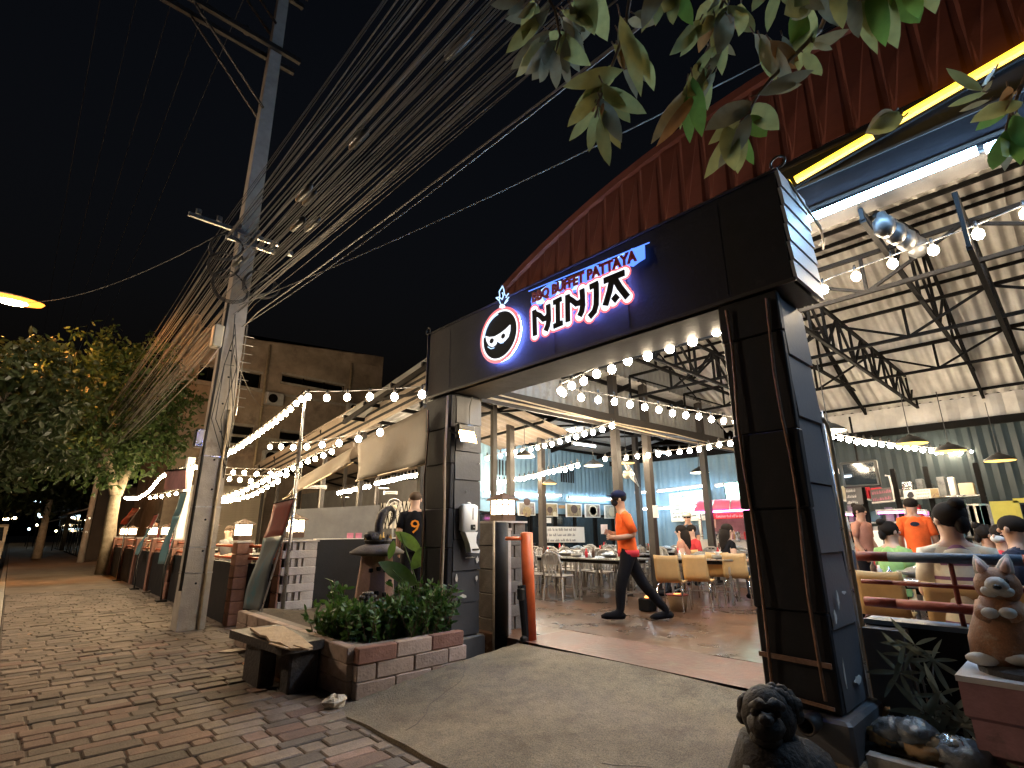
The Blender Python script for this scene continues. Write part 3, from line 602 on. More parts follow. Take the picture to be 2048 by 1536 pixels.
# long terrace shed further up the street
sh = thing('terrace_shed','long low terrace shed with sagging corrugated roof along the street','shed',(7,16,0))
B0, B1 = az(852,734,4.45), az(605,877,4.45); E0, E1 = az(852,797,3.75), az(618,911,3.75)
B1 = B0+(B1-B0)*2.0; E1 = E0+(E1-E0)*2.2
for k in range(10):
    t0,t1 = k/10,(k+1)/10
    def sf(u,v,t0=t0,t1=t1):
        t = t0+(t1-t0)*u; e = E0.lerp(E1,t); b = B0.lerp(B1,t); return e.lerp(b,v)+V((0,0,.028*corr(u*7)+.05*math.sin(t*9)*v))
    part('roof_sheet','old_roof',sh,lambda m: m.grid(sf,42,3),True)
    def sb(u,v,t0=t0,t1=t1):
        t = t0+(t1-t0)*u; b = B0.lerp(B1,t); return b+V((4.2*v,0,-.75*v+.028*corr(u*7)+.05*math.sin(t*9)*(1-v)))
    part('roof_sheet','old_roof',sh,lambda m: m.grid(sb,42,3),True)
part('eave_bar','old_roof',sh,lambda m: m.tube([E0+V((-.03,0,0)),E0.lerp(E1,.3)+V((-.03,0,-.04)),E0.lerp(E1,.6)+V((-.03,0,-.02)),E1],.022,6).tube([B0,B0.lerp(B1,.35)+V((0,0,.03)),B1],.02,6))
for t in (.02,.2,.38,.56,.74,.92):
    e = E0.lerp(E1,t); b = B0.lerp(B1,t)
    part('post','brown_steel',sh,lambda m: m.box2(e.x+.1,e.x+.2,e.y-.05,e.y+.05,FL,e.z).box2(b.x+1.9,b.x+2.0,b.y-.05,b.y+.05,FL,b.z-.3))
    part('rafter','steel_black',sh,lambda m: m.bar(e+V((.1,0,-.06)),b+V((0,0,-.08)),.05,.08).bar(b+V((0,0,-.08)),b+V((4.2,0,-.83)),.05,.08))
for q in (.25,.5,.75): part('purlin','steel_black',sh,lambda m: m.bar(E0.lerp(B0,q)-V((0,0,.05)),E1.lerp(B1,q)-V((0,0,.05)),.04,.06).bar(B0+V((4.2*q,0,-.75*q-.05)),B1+V((4.2*q,0,-.75*q-.05)),.04,.06))
sw = part('rear_wall','tarp_grey',sh,lambda m: m.box2(10.9,11.0,11.2,28,FL,3.4))
for k,(y0,y1,z0,z1) in enumerate(((12.2,13.6,1.7,2.5),(14.0,15.2,1.7,2.5),(17,19.5,1.6,2.6))):
    part('window','white_paint',sw,lambda m: m.box2(10.84,10.895,y0,y1,z0,z1)); 
for q in range(9): part('lattice_bar','steel_black',sw,lambda m: m.bar((10.82,16.9+q*.3,1.6),(10.82,17.25+q*.3,2.6),.025,.02).bar((10.81,17.25+q*.3,1.6),(10.81,16.9+q*.3,2.6),.025,.02))
# ------------------------------------------------------------------ string lights
def bez(a, b, sag, n): return [V(a).lerp(V(b),i/n) + V((0,0,-sag*4*(i/n)*(1-i/n))) for i in range(n+1)]
BULB = {}
def string(label, pts, n, matn='bulb', r=.04, drop=.10, group=None, cablemat='cable', t0=.02, t1=.98):
    pts = [V(p) for p in pts]; t = thing('string_light',label,'string light',tuple(pts[0]),group)
    part('cable',cablemat,t,lambda m: m.tube(pts,.008,5))
    ls = [0]
    for a,b in zip(pts[:-1],pts[1:]): ls.append(ls[-1]+(b-a).length)
    for k in range(n):
        s = ls[-1]*(t0+(t1-t0)*(k/(n-1) if n > 1 else .5)); i = max(j for j in range(len(pts)-1) if ls[j] <= s+1e-9)
        p = pts[i].lerp(pts[i+1],(s-ls[i])/max(1e-6,ls[i+1]-ls[i]))-V((0,0,drop+random.uniform(-.01,.02)))
        key = (matn,r)
        if key not in BULB:
            m = MB(); m.lathe([(.012,.10+r),(.018,.07+r),(.02,r*.8)],(0,0,0),7,1); m.ell((0,0,0),(r,r,r*1.12),10,7,0); o = m.build('bulb',[matn,'black_plastic'],None,True); BULB[key] = (o.data, o.location.copy()); 
        else: o = bpy.data.objects.new('bulb',BULB[key][0]); COL.objects.link(o)
        o.location = p+BULB[key][1]; o.parent = t; o.matrix_parent_inverse = WM[t].inverted()
    return t
def pxline(pp, fn): return [fn(*p) for p in pp]
PT = ax(612,782,3.45)            # top of the steel pole
GL = V((GX+.02,Y1+.03,3.42))
sp_ = thing('steel_pole','thin bare steel pole rising behind the slotted brick pillar','pole',(3.45,PT.y,1.2))
part('shaft','steel',sp_,lambda m: m.tube([(3.45,PT.y,.1),(3.45,PT.y,2.6)],.03,10).tube([(3.45,PT.y,2.6),PT],.024,10),True)
part('cap','steel',sp_,lambda m: m.ell(PT,.027,8,5)); part('stay_wire','cable_grey',sp_,lambda m: m.tube([PT-V((0,0,.25)),(3.38,PT.y+.05,1.3)],.007,5))
string('short string of six bulbs between steel pole and gate header', bez(PT,GL+V((0,0,.05)),.03,6), 6,'bulb_near',.052,.12,t0=.03,t1=.97)
q1 = ax(428,915,3.3); q2 = ax(330,945,3.3); q3 = ax(250,993,3.3)
string('dense bulb string falling from steel pole to utility pole', bez(PT,q1,.10,8), 22,'bulb',.046,.10,t0=.03)
string('bulb string running past the pink board on the terrace', [q1+V((0,0,-.05)),ax(355,938,3.3),q2], 16,'bulb',.045,.08)
string('lowest bulb string sloping behind the forked tree', [q2,ax(318,955,3.3),ax(298,980,3.3),ax(275,994,3.3),q3], 24,'bulb',.048,.06)
string('bulb string under the shed eave beside the hanging tarp', pxline([(768,850),(742,858),(680,874),(618,884),(538,884)],lambda a,b: ax(a,b,4.3)), 8,'bulb_near',.055,.11)
string('bulb string hugging the shed eave', pxline([(672,893),(632,908),(585,930),(540,950),(490,975),(425,998)],lambda a,b: ax(a,b,4.2)), 22,'bulb',.045,.08)
string('upper terrace bulb string ending at the utility pole', pxline([(578,938),(520,938),(470,936),(428,932)],lambda a,b: ax(a,b,4.4)), 7,'bulb',.055,.12)
string('middle terrace bulb string ending at the utility pole', pxline([(560,950),(500,952),(440,948)],lambda a,b: ax(a,b,4.4)), 6,'bulb',.055,.12)
string('far terrace bulb string beyond the utility pole', pxline([(372,975),(330,985),(300,990)],lambda a,b: ax(a,b,3.9)), 6,'bulb',.055,.12)
string('farthest terrace bulb string near the roller shutter', pxline([(560,955),(500,988),(440,1000)],lambda a,b: ax(a,b,5.0)), 14,'bulb',.048,.08)
string('straight bulb string under shed roof left of gate pillar', pxline([(676,982),(740,968)],lambda a,b: az(a,b,2.75)), 12,'bulb_in',.047,.06)
string('second straight bulb string under shed roof below the tarp', pxline([(750,963),(865,938)],lambda a,b: az(a,b,2.9)), 17,'bulb_in',.045,.06)
string('short bulb string beside the gate pillar above jersey man', pxline([(836,986),(866,982)],lambda a,b: az(a,b,2.7)), 6,'bulb_in',.045,.05)
# inside strings
gA = pxline([(1440,640),(1355,673),(1265,703),(1190,735),(1117,770)],lambda a,b: az(a,b,3.35))
string('bulb string from right pillar into the gate opening', gA, 10,'bulb_in',.045,.09)
string('bulb string crossing the gate opening toward the right pillar', pxline([(1117,772),(1246,795),(1360,816),(1475,835)],lambda a,b: az(a,b,3.35)), 13,'bulb_in',.045,.09)
string('long bulb string below lean-to roof beside the tube lamps', pxline([(970,912),(1060,893),(1142,870),(1230,842)],lambda a,b: az(a,b,3.4)), 17,'bulb_in',.047,.07)
string('low bulb string in front of the vent slots', pxline([(970,966),(1047,952),(1160,925)],lambda a,b: az(a,b,2.85)), 19,'bulb_in',.045,.06)
string('bulb string above the ceiling fan', pxline([(1205,914),(1290,907),(1368,897),(1465,879)],lambda a,b: az(a,b,3.15)), 13,'bulb_in',.046,.06)
string('bulb string beside yellow pendant lamps right of gate pillar', pxline([(1638,862),(1740,880),(1850,894),(1925,899)],lambda a,b: az(a,b,3.05)), 17,'bulb_in',.045,.06)
string('short bulb string among the yellow pendant lamps', pxline([(1868,897),(1980,893)],lambda a,b: az(a,b,3.2)), 4,'bulb_in',.045,.09)
string('bulb string high under the arched roof', pxline([(2060,405),(1932,458),(1832,493),(1743,526),(1660,556),(1585,590)],lambda a,b: az(a,b,4.5)), 7,'bulb_high',.05,.10)
# ------------------------------------------------------------------ tarps
def tarpf(q, sag=.06):      # q: four corners tl,tr,br,bl
    a,b,c,d = q
    def f(u,v): return a.lerp(b,u).lerp(d.lerp(c,u),v)+V((sag*math.sin(u*9+v*3)*v+.05*math.sin(v*3)*math.sin(u*4),0,.012*math.sin(u*13)*v))
    return f
for lab,q,X in (('large brown canvas tarp hanging beside the gate pillar',((716,885),(866,808),(864,925),(712,962)),4.75),('narrow brown canvas strip behind the steel pole',((602,955),(708,893),(706,925),(566,998)),5.0)):
    tp = thing('hanging_tarp',lab,'tarp',tuple(ax(*q[0],X))); qq = [ax(*p,X) for p in q]
    part('canvas','tarp',tp,lambda m: m.grid(tarpf(qq),20,10),True,.006)
    part('hem_bar','pipe_cream',tp,lambda m: m.tube([qq[3],qq[2]],.014,6)); 
    part('tie_rope','cable_grey',tp,lambda m: m.tube([qq[0],qq[0]+V((0,.02,.25))],.008,5).tube([qq[1],qq[1]+V((0,.02,.25))],.008,5))
gt = thing('grey_tarp_screen','sagging dark grey tarp screen behind the black panel','tarp',tuple(ay(650,1070,11)))
part('cloth','tarp_grey',gt,lambda m: m.grid(tarpf([ay(560,1020,11),ay(760,1010,11),ay(760,1085,11),ay(560,1085,11)],.1),24,8),True)
# ------------------------------------------------------------------ lanterns, fence
lan = thing('garden_lantern','lantern','lantern',(0,0,0),'lanterns on the terrace fence')
part('base','dark_wood',lan,lambda m: m.cbox((0,0,.05),(.26,.26,.10),.01))
part('glass','lantern_glass',lan,lambda m: m.box2(-.115,.115,-.115,.115,.10,.29))
part('frame','dark_wood',lan,lambda m: [m.box2(x-.009,x+.009,y-.009,y+.009,.10,.295) for x in (-.12,0,.12) for y in (-.12,.12)]+[m.box2(x-.009,x+.009,-.006,.006,.10,.295) for x in (-.12,.12)]+[m.box2(-.121,.121,y-.006,y+.006,.225,.237) for y in (-.12,.12)]+[m.box2(x-.006,x+.006,-.121,.121,.225,.237) for x in (-.12,.12)])
part('roof','dark_wood',lan,lambda m: m.lathe([(.24,.29),(.22,.315),(.06,.38),(.02,.40)],(0,0,0),4,0,Matrix.Rotation(R(45),4,'Z')))
LN = [((3.63,9.5,1.40),'white glowing lantern on the slotted brick corner pillar'),((6.05,9.45,1.40),'white glowing lantern beside the number nine jersey'),((5.05,5.62,1.62),'white glowing lantern between gate pillar and orange post'),
 (None,487,'pair lantern behind the leaning faded banner'),(None,420,'white glowing lantern just right of the utility pole'),(None,335,'lantern half hidden by the teal banner'),(None,305,'lantern in front of the maroon shirted diner'),(None,265,'second last lantern on the far terrace fence'),(None,248,'last lantern on the far terrace fence')]
for q in LN:
    if q[0] is not None: place(lan,q[0],0,q[1])
    else:
        p = ax(q[1],1060,3.25); place(lan,(3.25,p.y,1.34),0,q[2])
        st = thing('lantern_post','bent cream pipe post carrying a lantern behind the fence','post',(3.25,p.y,0),'lantern posts'); part('pipe','pipe_cream',st,lambda m: m.tube([(3.25,p.y,.3),(3.25,p.y,1.33)],.025,8),True); part('plate','dark_wood',st,lambda m: m.box2(3.15,3.35,p.y-.1,p.y+.1,1.31,1.338))
def slot_pillar(name, label, x0, y0, w, d, h, z0, body, side, group=None):
    t = thing(name,label,'pillar',(x0,y0,z0),group)
    n = 5; hh = h/n
    part('core','mortar',t,lambda m: m.box2(x0+.05,x0+w-.05,y0+.05,y0+d-.04,z0,z0+h-.01))
    for k in range(n):
        z = z0+k*hh
        part('block_course',body,t,lambda m: m.cbox((x0+w/2,y0+d/2,z+hh*.25-.002),(w,d,hh*.5-.004),.008))
        part('slot_end',body,t,lambda m: m.box2(x0+w*.62,x0+w-.004,y0+.004,y0+d-.004,z+hh*.5,z+hh-.002))
        for j in range(3):
            xx = x0+.05+j*w*.19; part('slot_block',body,t,lambda m: m.box2(xx,xx+w*.10,y0+.012+.01*(j%2),y0+d-.02,z+hh*.5-.001,z+hh-.001))
        part('brick',side,t,lambda m: m.cbox((x0-.016,y0+d/2,z+hh*.5),(.03,d-.01,hh-.012),.006))
    part('cap','block',t,lambda m: m.box2(x0-.03,x0+w+.02,y0-.02,y0+d+.02,z0+h,z0+h+.025))
    return t
slot_pillar('corner_pillar','slotted grey block corner pillar with red brick side behind planter',3.36,9.2,.58,.5,1.33,0,'block','brick_red')
slot_pillar('inner_pillar','slotted grey block pillar behind the broad green leaves',5.75,9.2,.58,.5,1.33,0,'block','brick_red')
slot_pillar('side_pillar','dark slotted block pillar tucked behind the left gate pillar',4.78,5.42,.52,.44,1.5,.1,'block_dark','block_dark')
bp_ = thing('panel_wall','black painted wall panel between the two slotted pillars','wall',(4.8,9.4,0)); part('panel','black_paint',bp_,lambda m: m.box2(3.95,5.72,9.32,9.42,0,1.36)); part('top_edge','white_paint',bp_,lambda m: m.box2(3.95,5.72,9.315,9.425,1.362,1.375))
FY = [9.95,12.4,14.9,17.4,19.9,22.4,24.9,27.4]; FX = 2.86
where = ['between the leaning banner and the utility pole','just behind the utility pole','beside the first teal banner','under the maroon shirted diner','beside the second teal banner','opposite the forked tree','past the forked tree','at the far end of the terrace fence']
for k,yy in enumerate(FY):
    t = thing('fence_pillar','red brown fence pillar '+where[k],'pillar',(FX,yy,0),'fence pillars')
    for j in range(7 if k < 3 else 1):
        hh = 1.32/(7 if k < 3 else 1); part('brick','brick_red',t,lambda m: m.cbox((FX+.13,yy+.13,j*hh+hh/2),(.26,.26,hh-.008),.008))
    part('cap','block',t,lambda m: m.box2(FX-.01,FX+.27,yy-.01,yy+.27,1.32,1.35))
    if k < len(FY)-1:
        y1 = FY[k+1]; p = thing('fence_panel','dark fence panel with orange rails '+where[k].replace('between','behind'),'fence',(FX,(yy+y1)/2,0),'fence panels')
        part('panel','black_paint',p,lambda m: m.box2(FX+.06,FX+.14,yy+.264,y1-.004,-.01,.98))
        for zz in (1.06,1.26): part('rail','orange_paint',p,lambda m: m.tube([(FX+.12,yy+.2,zz),(FX+.12,y1+.06,zz-.01)],.024,8),True)
part_ = thing('fence_panel','short dark fence panel with orange rails joining the corner pillar','fence',(3.1,9.6,0),'fence panels')
part('panel','black_paint',part_,lambda m: m.bar((3.1,9.95,.49),(3.34,9.5,.49),.07,.98)); 
for zz in (1.06,1.26): part('rail','orange_paint',part_,lambda m: m.tube([(3.05,10.0,zz),(3.36,9.45,zz)],.024,8),True)
# leaning banners
for lab,q,X,mm,tm in (('faded leaning banner with red top in front of the corner pillar',((518,1006),(556,996),(517,1222),(484,1217)),2.72,'banner_cloth','banner_red'),('teal leaning banner left of the utility pole',((340,985),(352,983),(327,1128),(314,1128)),2.7,'banner_teal','banner_teal'),('narrow teal leaning banner beside the forked tree',((290,1030),(297,1028),(275,1110),(268,1110)),2.7,'banner_teal','banner_red'),('red topped small banner behind the forked tree',((250,1015),(262,1016),(250,1050),(240,1048)),2.72,'banner_red','banner_red')):
    t = thing('leaning_banner',lab,'banner',tuple(ax(*q[3],X))); c = [ax(*p,X) for p in q]; d = V((.22,0,0))
    c[0] = c[0]+d; c[1] = c[1]+d
    part('cloth',[mm,tm],t,lambda m: (m.grid(lambda u,v: c[0].lerp(c[1],u).lerp(c[3].lerp(c[2],u),.34+.66*v)+V((.02*math.sin(v*7+u*2),0,0)),6,12,0), m.grid(lambda u,v: c[0].lerp(c[1],u).lerp(c[3].lerp(c[2],u),.34*v)+V((.02*math.sin(v*3),0,0)),6,5,1)),True,.004)
    part('top_rod','steel_black',t,lambda m: m.tube([c[0],c[1]],.012,6)); part('back_pole','steel',t,lambda m: m.tube([c[1]+V((.02,0,0)),c[2]+V((.02,0,-.1))],.012,6))
    part('foot','black_plastic',t,lambda m: m.bar(c[2]+V((.02,0,-.02)),V((c[2].x+.05,c[2].y-.1,-.02)),.03,.03).box2(c[2].x-.05,c[2].x+.15,c[2].y-.2,c[2].y,-.01,.03))
pb = thing('pink_board','plain faded pink board on a post beyond the utility pole','sign',tuple(ax(350,960,3.25))); c = [ax(*p,3.25) for p in ((332,942),(372,938),(370,978),(328,980))]
part('board','rose_board',pb,lambda m: m.prism([tuple(p) for p in c],(.05,0,0))); part('frame','steel_black',pb,lambda m: m.bar(c[0],c[1],.04,.04)); part('post','white_paint',pb,lambda m: m.box2(3.26,3.44,c[2].y+.25,c[2].y+.5,0,c[0].z+.15))
# ------------------------------------------------------------------ far building, shutter, street backdrop
fb = thing('concrete_building','weathered unfinished concrete building with dark window openings beyond terrace','building',(8,32,0))
BY = 31.0
def bq(px,py): return ay(px,py,BY)
tl, tr = bq(395,664), bq(767,714)
rects = []
for (a,b,c,d) in ((455,735,520,778),(400,729,434,770),(565,748,688,786),(432,845,502,890),(560,862,680,905)):
    p0, p1 = bq(a,b), bq(c,d); rects.append((p0.x,p1.x,p1.z,p0.z))
xl, xr, zt0, zt1 = tl.x-.2, tr.x, tl.z-1, tr.z
bm = MB(); xs = sorted(set([xl,xr]+[v for r in rects for v in r[:2]])); zs = sorted(set([0]+[v for r in rects for v in r[2:]]+[zt1-.8]))
for i in range(len(xs)-1):
    for j in range(len(zs)-1):
        xm, zm = (xs[i]+xs[i+1])/2, (zs[j]+zs[j+1])/2
        if not any(r[0] < xm < r[1] and r[2] < zm < r[3] for r in rects): bm.box2(xs[i],xs[i+1],BY,BY+.35,zs[j],zs[j+1])
bm.build('wall','old_wall',fb)
part('parapet','old_wall',fb,lambda m: m.prism([(xl,BY,zt1-.8),(xr,BY,zt1-.8),(xr,BY,zt1),(xl,BY,zt0+1.0)],(0,.35,0)))
part('side_wall','old_wall',fb,lambda m: m.box2(xr-.35,xr-.002,BY+.352,BY+9,0,zt1)); part('side_wall','old_wall',fb,lambda m: m.box2(xl,xl+.35,BY+.352,BY+9,0,zt1))
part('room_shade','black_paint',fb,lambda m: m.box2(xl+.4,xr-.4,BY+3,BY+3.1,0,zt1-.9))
for r in rects: part('lintel','concrete',fb,lambda m: m.box2(r[0]-.05,r[1]+.05,BY-.04,BY-.002,r[3]-.02,r[3]+.12)); part('sill','concrete',fb,lambda m: m.box2(r[0]-.1,r[1]+.1,BY-.1,BY-.002,r[2]-.12,r[2]))
for q_,(px_,py_) in enumerate(((545,800),(705,820),(540,915))):
    p_ = bq(px_,py_); ac = part('air_conditioner','tin_white',fb,lambda m: m.cbox((p_.x,BY-.25,p_.z),(1.0,.42,.7),.04)); part('fan_grille','steel_black',ac,lambda m: m.lathe([(.26,-.01),(.26,.01)],(0,0,0),16,0,Matrix.Translation((p_.x-.12,BY-.468,p_.z)) @ Matrix.Rotation(R(90),4,'X')))
for px_ in (530,700): p_ = bq(px_,760); part('drain_pipe','pipe_cream',fb,lambda m: m.tube([(p_.x,BY-.08,0),(p_.x,BY-.08,zt1-1)],.07,8),True)
for r in rects:
    nf = 3 if r[1]-r[0] > 2.5 else 2
    for k in range(nf+1): xx_ = r[0]+(r[1]-r[0])*k/nf; part('window_mullion','steel_black',fb,lambda m: m.box2(xx_-.04,xx_+.04,BY+.1,BY+.16,r[2],r[3]))
for zz in (zt1-3.9,zt1-6.6): part('floor_band','concrete',fb,lambda m: m.box2(xl,xr,BY-.05,BY-.002,zz,zz+.14))
rsx = (ay(418,1000,29.5).x, ay(505,1000,29.5).x); ss = thing('roller_shutter','beige slatted roller shutter at the end of the terrace','shutter',(rsx[0],29.5,0))
for k in range(26): part('slat','shutter',ss,lambda m: m.cbox(((rsx[0]-.6+rsx[1]+.6)/2,29.5+.008*(k%2),.25+k*.115+.055),(rsx[1]-rsx[0]+1.2,.03,.112),.01))
part('housing','shutter',ss,lambda m: m.box2(rsx[0]-.6,rsx[1]+.6,29.3,29.7,3.24,3.75)); part('jamb','white_paint',ss,lambda m: m.box2(rsx[0]-1.3,rsx[0]-.75,29.2,29.45,0,3.7))
# street backdrop on the left, seen only as dim shapes and lights
for k,(px,h,y0,lab) in enumerate(((60,4.0,62,'dim low shop row far down the street'),(150,5.0,48,'dark shop front beyond the gray lamp post'),(205,4.2,40,'dark shop front behind the leaning poster board'))):
    t = thing('far_shop',lab,'building',(5+k,y0,0)); x0 = 3.4; 
    part('wall','far_plaster',t,lambda m: m.box2(x0,x0+7,y0,y0+9.5,0,h)); part('awning','tarp_grey',t,lambda m: m.prism([(x0-1.2,y0+.2,h*.62),(x0,y0+.2,h*.72),(x0,y0+.2,h*.70),(x0-1.2,y0+.2,h*.60)],(0,9,0)))
    for j in range(3):
        d = part('door','glass_dark',t,lambda m: m.box2(x0-.03,x0-.001,y0+.6+j*3,y0+2.8+j*3,.1,h*.55)); part('frame','tin_white',d,lambda m: m.box2(x0-.05,x0-.031,y0+.5+j*3,y0+.6+j*3,.1,h*.57))
for px,py,d,rad,mm,lab in ((75,1005,50,.35,'far_cool','cyan lit shop sign far down the street'),(80,1031,55,.5,'far_cool','white lit shop front sign far down the street'),(12,1038,70,.35,'far_lamp','warm street light far down the road'),(28,1036,80,.35,'far_lamp','second warm street light far down the road'),(68,1015,60,.18,'far_lamp','small warm lamp under the far trees'),(112,1062,45,.13,'far_lamp','small lamp beside the far shop door'),(58,1058,60,.2,'far_cool','glowing box for a bluish glint among far parked cars'),(74,1050,60,.2,'far_lamp','pale lamp above the far pavement')):  # the bluish glint is put in as a glowing box
    p = ad(px,py,d); t = thing('far_light',lab,'lamp',tuple(p)); part('lamp_face',mm,t,lambda m: m.cbox(p,(rad*1.6,.1,rad*.8) if rad>.3 else (rad,.1,rad),.03)); part('bracket','steel_black',t,lambda m: m.bar(p+V((0,.1,0)),p+V((0,.1,-max(.6,p.z-.02))),.05,.05))
# parked van
vn = thing('parked_van','pale grey van parked at the kerb far up the street','van',(-1.0,36,-.14))
bo = [(34.2,.25),(34.15,.75),(34.35,1.0),(34.75,1.25),(35.1,1.95),(35.5,2.05),(38.6,2.05),(38.8,1.2),(38.85,.3)]
part('body','car_paint',vn,lambda m: m.prism([(-1.9,y,z-.14) for y,z in bo],(1.75,0,0)))
part('windscreen','glass_dark',vn,lambda m: m.prism([(-1.8,34.77,1.16),(-.25,34.77,1.16),(-.3,35.08,1.78),(-1.75,35.08,1.78)],(0,-.02,0)))
for x in (-1.7,-.42):
    part('headlight','head_lamp',vn,lambda m: m.ell((x+.05,34.16,.58),(.14,.05,.09),8,6)); 
    for yy in (35.0,37.9): w = part('wheel','rubber',vn,lambda m: m.lathe([(.2,-.1),(.33,-.1),(.35,0),(.33,.1),(.2,.1)],(0,0,0),14,0,Matrix.Translation((x-.1 if x<-1 else x+.2,yy,.2)) @ Matrix.Rotation(R(90),4,'Y')))
part('bumper','black_plastic',vn,lambda m: m.cbox((-1.02,34.15,.28),(1.76,.16,.22),.03)); part('number_plate','white_paint',vn,lambda m: m.box2(-1.25,-.8,34.05,34.068,.26,.38))
# ------------------------------------------------------------------ street lamp, grey lamp post
LP = az(24,603,9.3)
sl_ = thing('street_lamp','orange sodium street lamp on an arm over the road','street lamp',(-4.6,LP.y,0))
part('pole','steel',sl_,lambda m: m.tube([(-4.6,LP.y,-.14),(-4.6,LP.y,8.2),(-4.3,LP.y,9.0),(-3.2,LP.y,9.45),(LP.x-.5,LP.y,LP.z+.1)],[.11,.07,.06,.05,.04],10),True)
hd_ = part('head','tin_white',sl_,lambda m: m.ell(LP+V((-.1,0,.14)),(.75,.3,.11),16,8),True); part('lens','sodium',sl_,lambda m: m.ell(LP+V((0,0,.0)),(.42,.19,.13),14,8),True); part('halo_ring','sodium_halo',sl_,lambda m: m.lathe([(.36,-.05),(.60,-.03),(.64,.05),(.36,.06)],(0,0,0),20,0,Matrix.Translation(LP+V((0,0,.05))) @ Matrix.Diagonal((1.35,.66,1,1))),True)  # glowing ring added around the lens to give an orange halo
assumed_lamp_ = copy_tree(sl_,(-4.6,LP.y-31,0),0,'assumed white street lamp, unseen behind the camera, added to light the foreground')  # unseen lamp assumed behind the camera, added to light pavement and leaves
for c_ in COL.objects:
    if c_.parent is assumed_lamp_ and c_.name.startswith('lens'): c_.data = c_.data.copy(); c_.data.materials[0] = MT['assumed_lamp_white']  # warm white lens for the assumed lamp behind the camera
gp = az(160,1125,0); lp2 = thing('grey_post','thin grey lamp post beyond the forked tree','post',tuple(gp)); part('shaft','pole_concrete',lp2,lambda m: m.tube([gp,gp+V((0,0,6.5))],[.16,.11],10),True); part('collar','steel',lp2,lambda m: m.lathe([(.15,2.2),(.15,2.3)],gp,10).lathe([(.15,1.5),(.15,1.56)],gp,10))
# ------------------------------------------------------------------ utility pole and cables
UP = V((2.36,10.25,0)); H = 14.3
up = thing('utility_pole','tall square concrete utility pole with cross arms on the pavement','utility pole',tuple(UP))
def upw(z): return .205-.0075*z
sh_ = part('shaft','pole_concrete',up,lambda m: [m.add([(UP.x+a*upw(z0),UP.y+b*upw(z0),z0) for a,b in ((-1,-1),(1,-1),(1,1),(-1,1))]+[(UP.x+a*upw(z1),UP.y+b*upw(z1),z1) for a,b in ((-1,-1),(1,-1),(1,1),(-1,1))],[(0,1,5,4),(1,2,6,5),(2,3,7,6),(3,0,4,7),(4,5,6,7)]) for z0,z1 in [(k*1.43,k*1.43+1.43) for k in range(10)]])
for k in range(9): part('bolt_hole','letter_dark',sh_,lambda m: m.lathe([(.018,-.003),(.018,.003)],(0,0,0),8,0,Matrix.Translation((UP.x+.03*(k%2)-.02,UP.y-upw(.7+k*.5)-.001,.7+k*.5)) @ Matrix.Rotation(R(90),4,'X')))
for zz in (.85,1.25,1.9,2.75): part('band','steel',sh_,lambda m: m.box2(UP.x-upw(zz)-.006,UP.x+upw(zz)+.006,UP.y-upw(zz)-.006,UP.y+upw(zz)+.006,zz,zz+.02))
part('conduit','pipe_cream',up,lambda m: m.tube([(UP.x+.1,UP.y-.23,0),(UP.x+.09,UP.y-.22,2),(UP.x+.1,UP.y-.2,3.6)],.022,8),True)
part('conduit','cable',up,lambda m: m.tube([(UP.x-.22,UP.y-.17,.6),(UP.x-.2,UP.y-.17,3),(UP.x-.17,UP.y-.16,5.6)],.026,8),True)
for q in range(6): part('loose_cable','cable',up,lambda m: m.tube([(UP.x+.02*q-.05,UP.y-.22-.01*q,5.4-.2*q),(UP.x+.12*math.sin(q*2.1),UP.y-.25,4.4),(UP.x+.18*math.cos(q*1.7),UP.y-.24,3.4),(UP.x+.16,UP.y-.2,2.4+.1*q)],.008,5),True)
ld = part('rung_rack','steel',up,lambda m: m.tube([(UP.x+.24,UP.y-.1,3.55),(UP.x+.22,UP.y-.1,5.3)],.012,6))
for k in range(9): part('rung','steel',ld,lambda m: m.tube([(UP.x+.18,UP.y-.12,3.7+k*.17),(UP.x+.36,UP.y-.12,3.7+k*.17)],.009,5))
for (zz,ext,dy) in ((13.7,2.2,-.16),(13.7,2.2,.16),(11.75,2.45,-.19),(11.75,2.45,.19)):
    part('cross_arm','brown_steel',up,lambda m: m.bar((UP.x+.5,UP.y+dy,zz),(UP.x-ext,UP.y+dy,zz),.09,.11))
for dy in (-.18,.18): part('brace','brown_steel',up,lambda m: m.bar((UP.x-1.6,UP.y+dy,11.7),(UP.x-.1,UP.y+dy,10.1),.05,.03).bar((UP.x-1.4,UP.y+dy,13.65),(UP.x-.1,UP.y+dy,12.4),.05,.03))
for zz in (11.95,13.9): 
    for xx in (-.6,-1.5,-2.4): part('insulator','brown_steel',up,lambda m: m.lathe([(.03,0),(.07,.03),(.03,.06),(.07,.09),(.03,.14),(.05,.2)],(UP.x+xx,UP.y,zz-.1),10))
for zz,xo,x1 in ((7.1,-1.05,.55),(6.9,-.4,.5)):
    part('bracket','steel',up,lambda m: m.bar((UP.x+xo,UP.y-.2,zz),(UP.x+x1,UP.y-.2,zz),.06,.07)); 
    for j in range(4): part('spool','steel',up,lambda m: m.lathe([(.03,-.05),(.05,-.05),(.05,.05),(.03,.05)],(UP.x+xo+.15+j*.35,UP.y-.2,zz+.1),8))
part('splice_box','cream_paint',up,lambda m: m.cbox((UP.x-.28,UP.y-.2,4.9),(.16,.22,.42),.02)); part('splice_box','steel',up,lambda m: m.cbox((UP.x-.3,UP.y-.15,3.05),(.14,.16,.32),.02)); part('paper','pale_board',up,lambda m: m.bar((UP.x-.35,UP.y-.25,4.4),(UP.x-.22,UP.y-.25,4.7),.14,.01))
rg = random.Random(11)
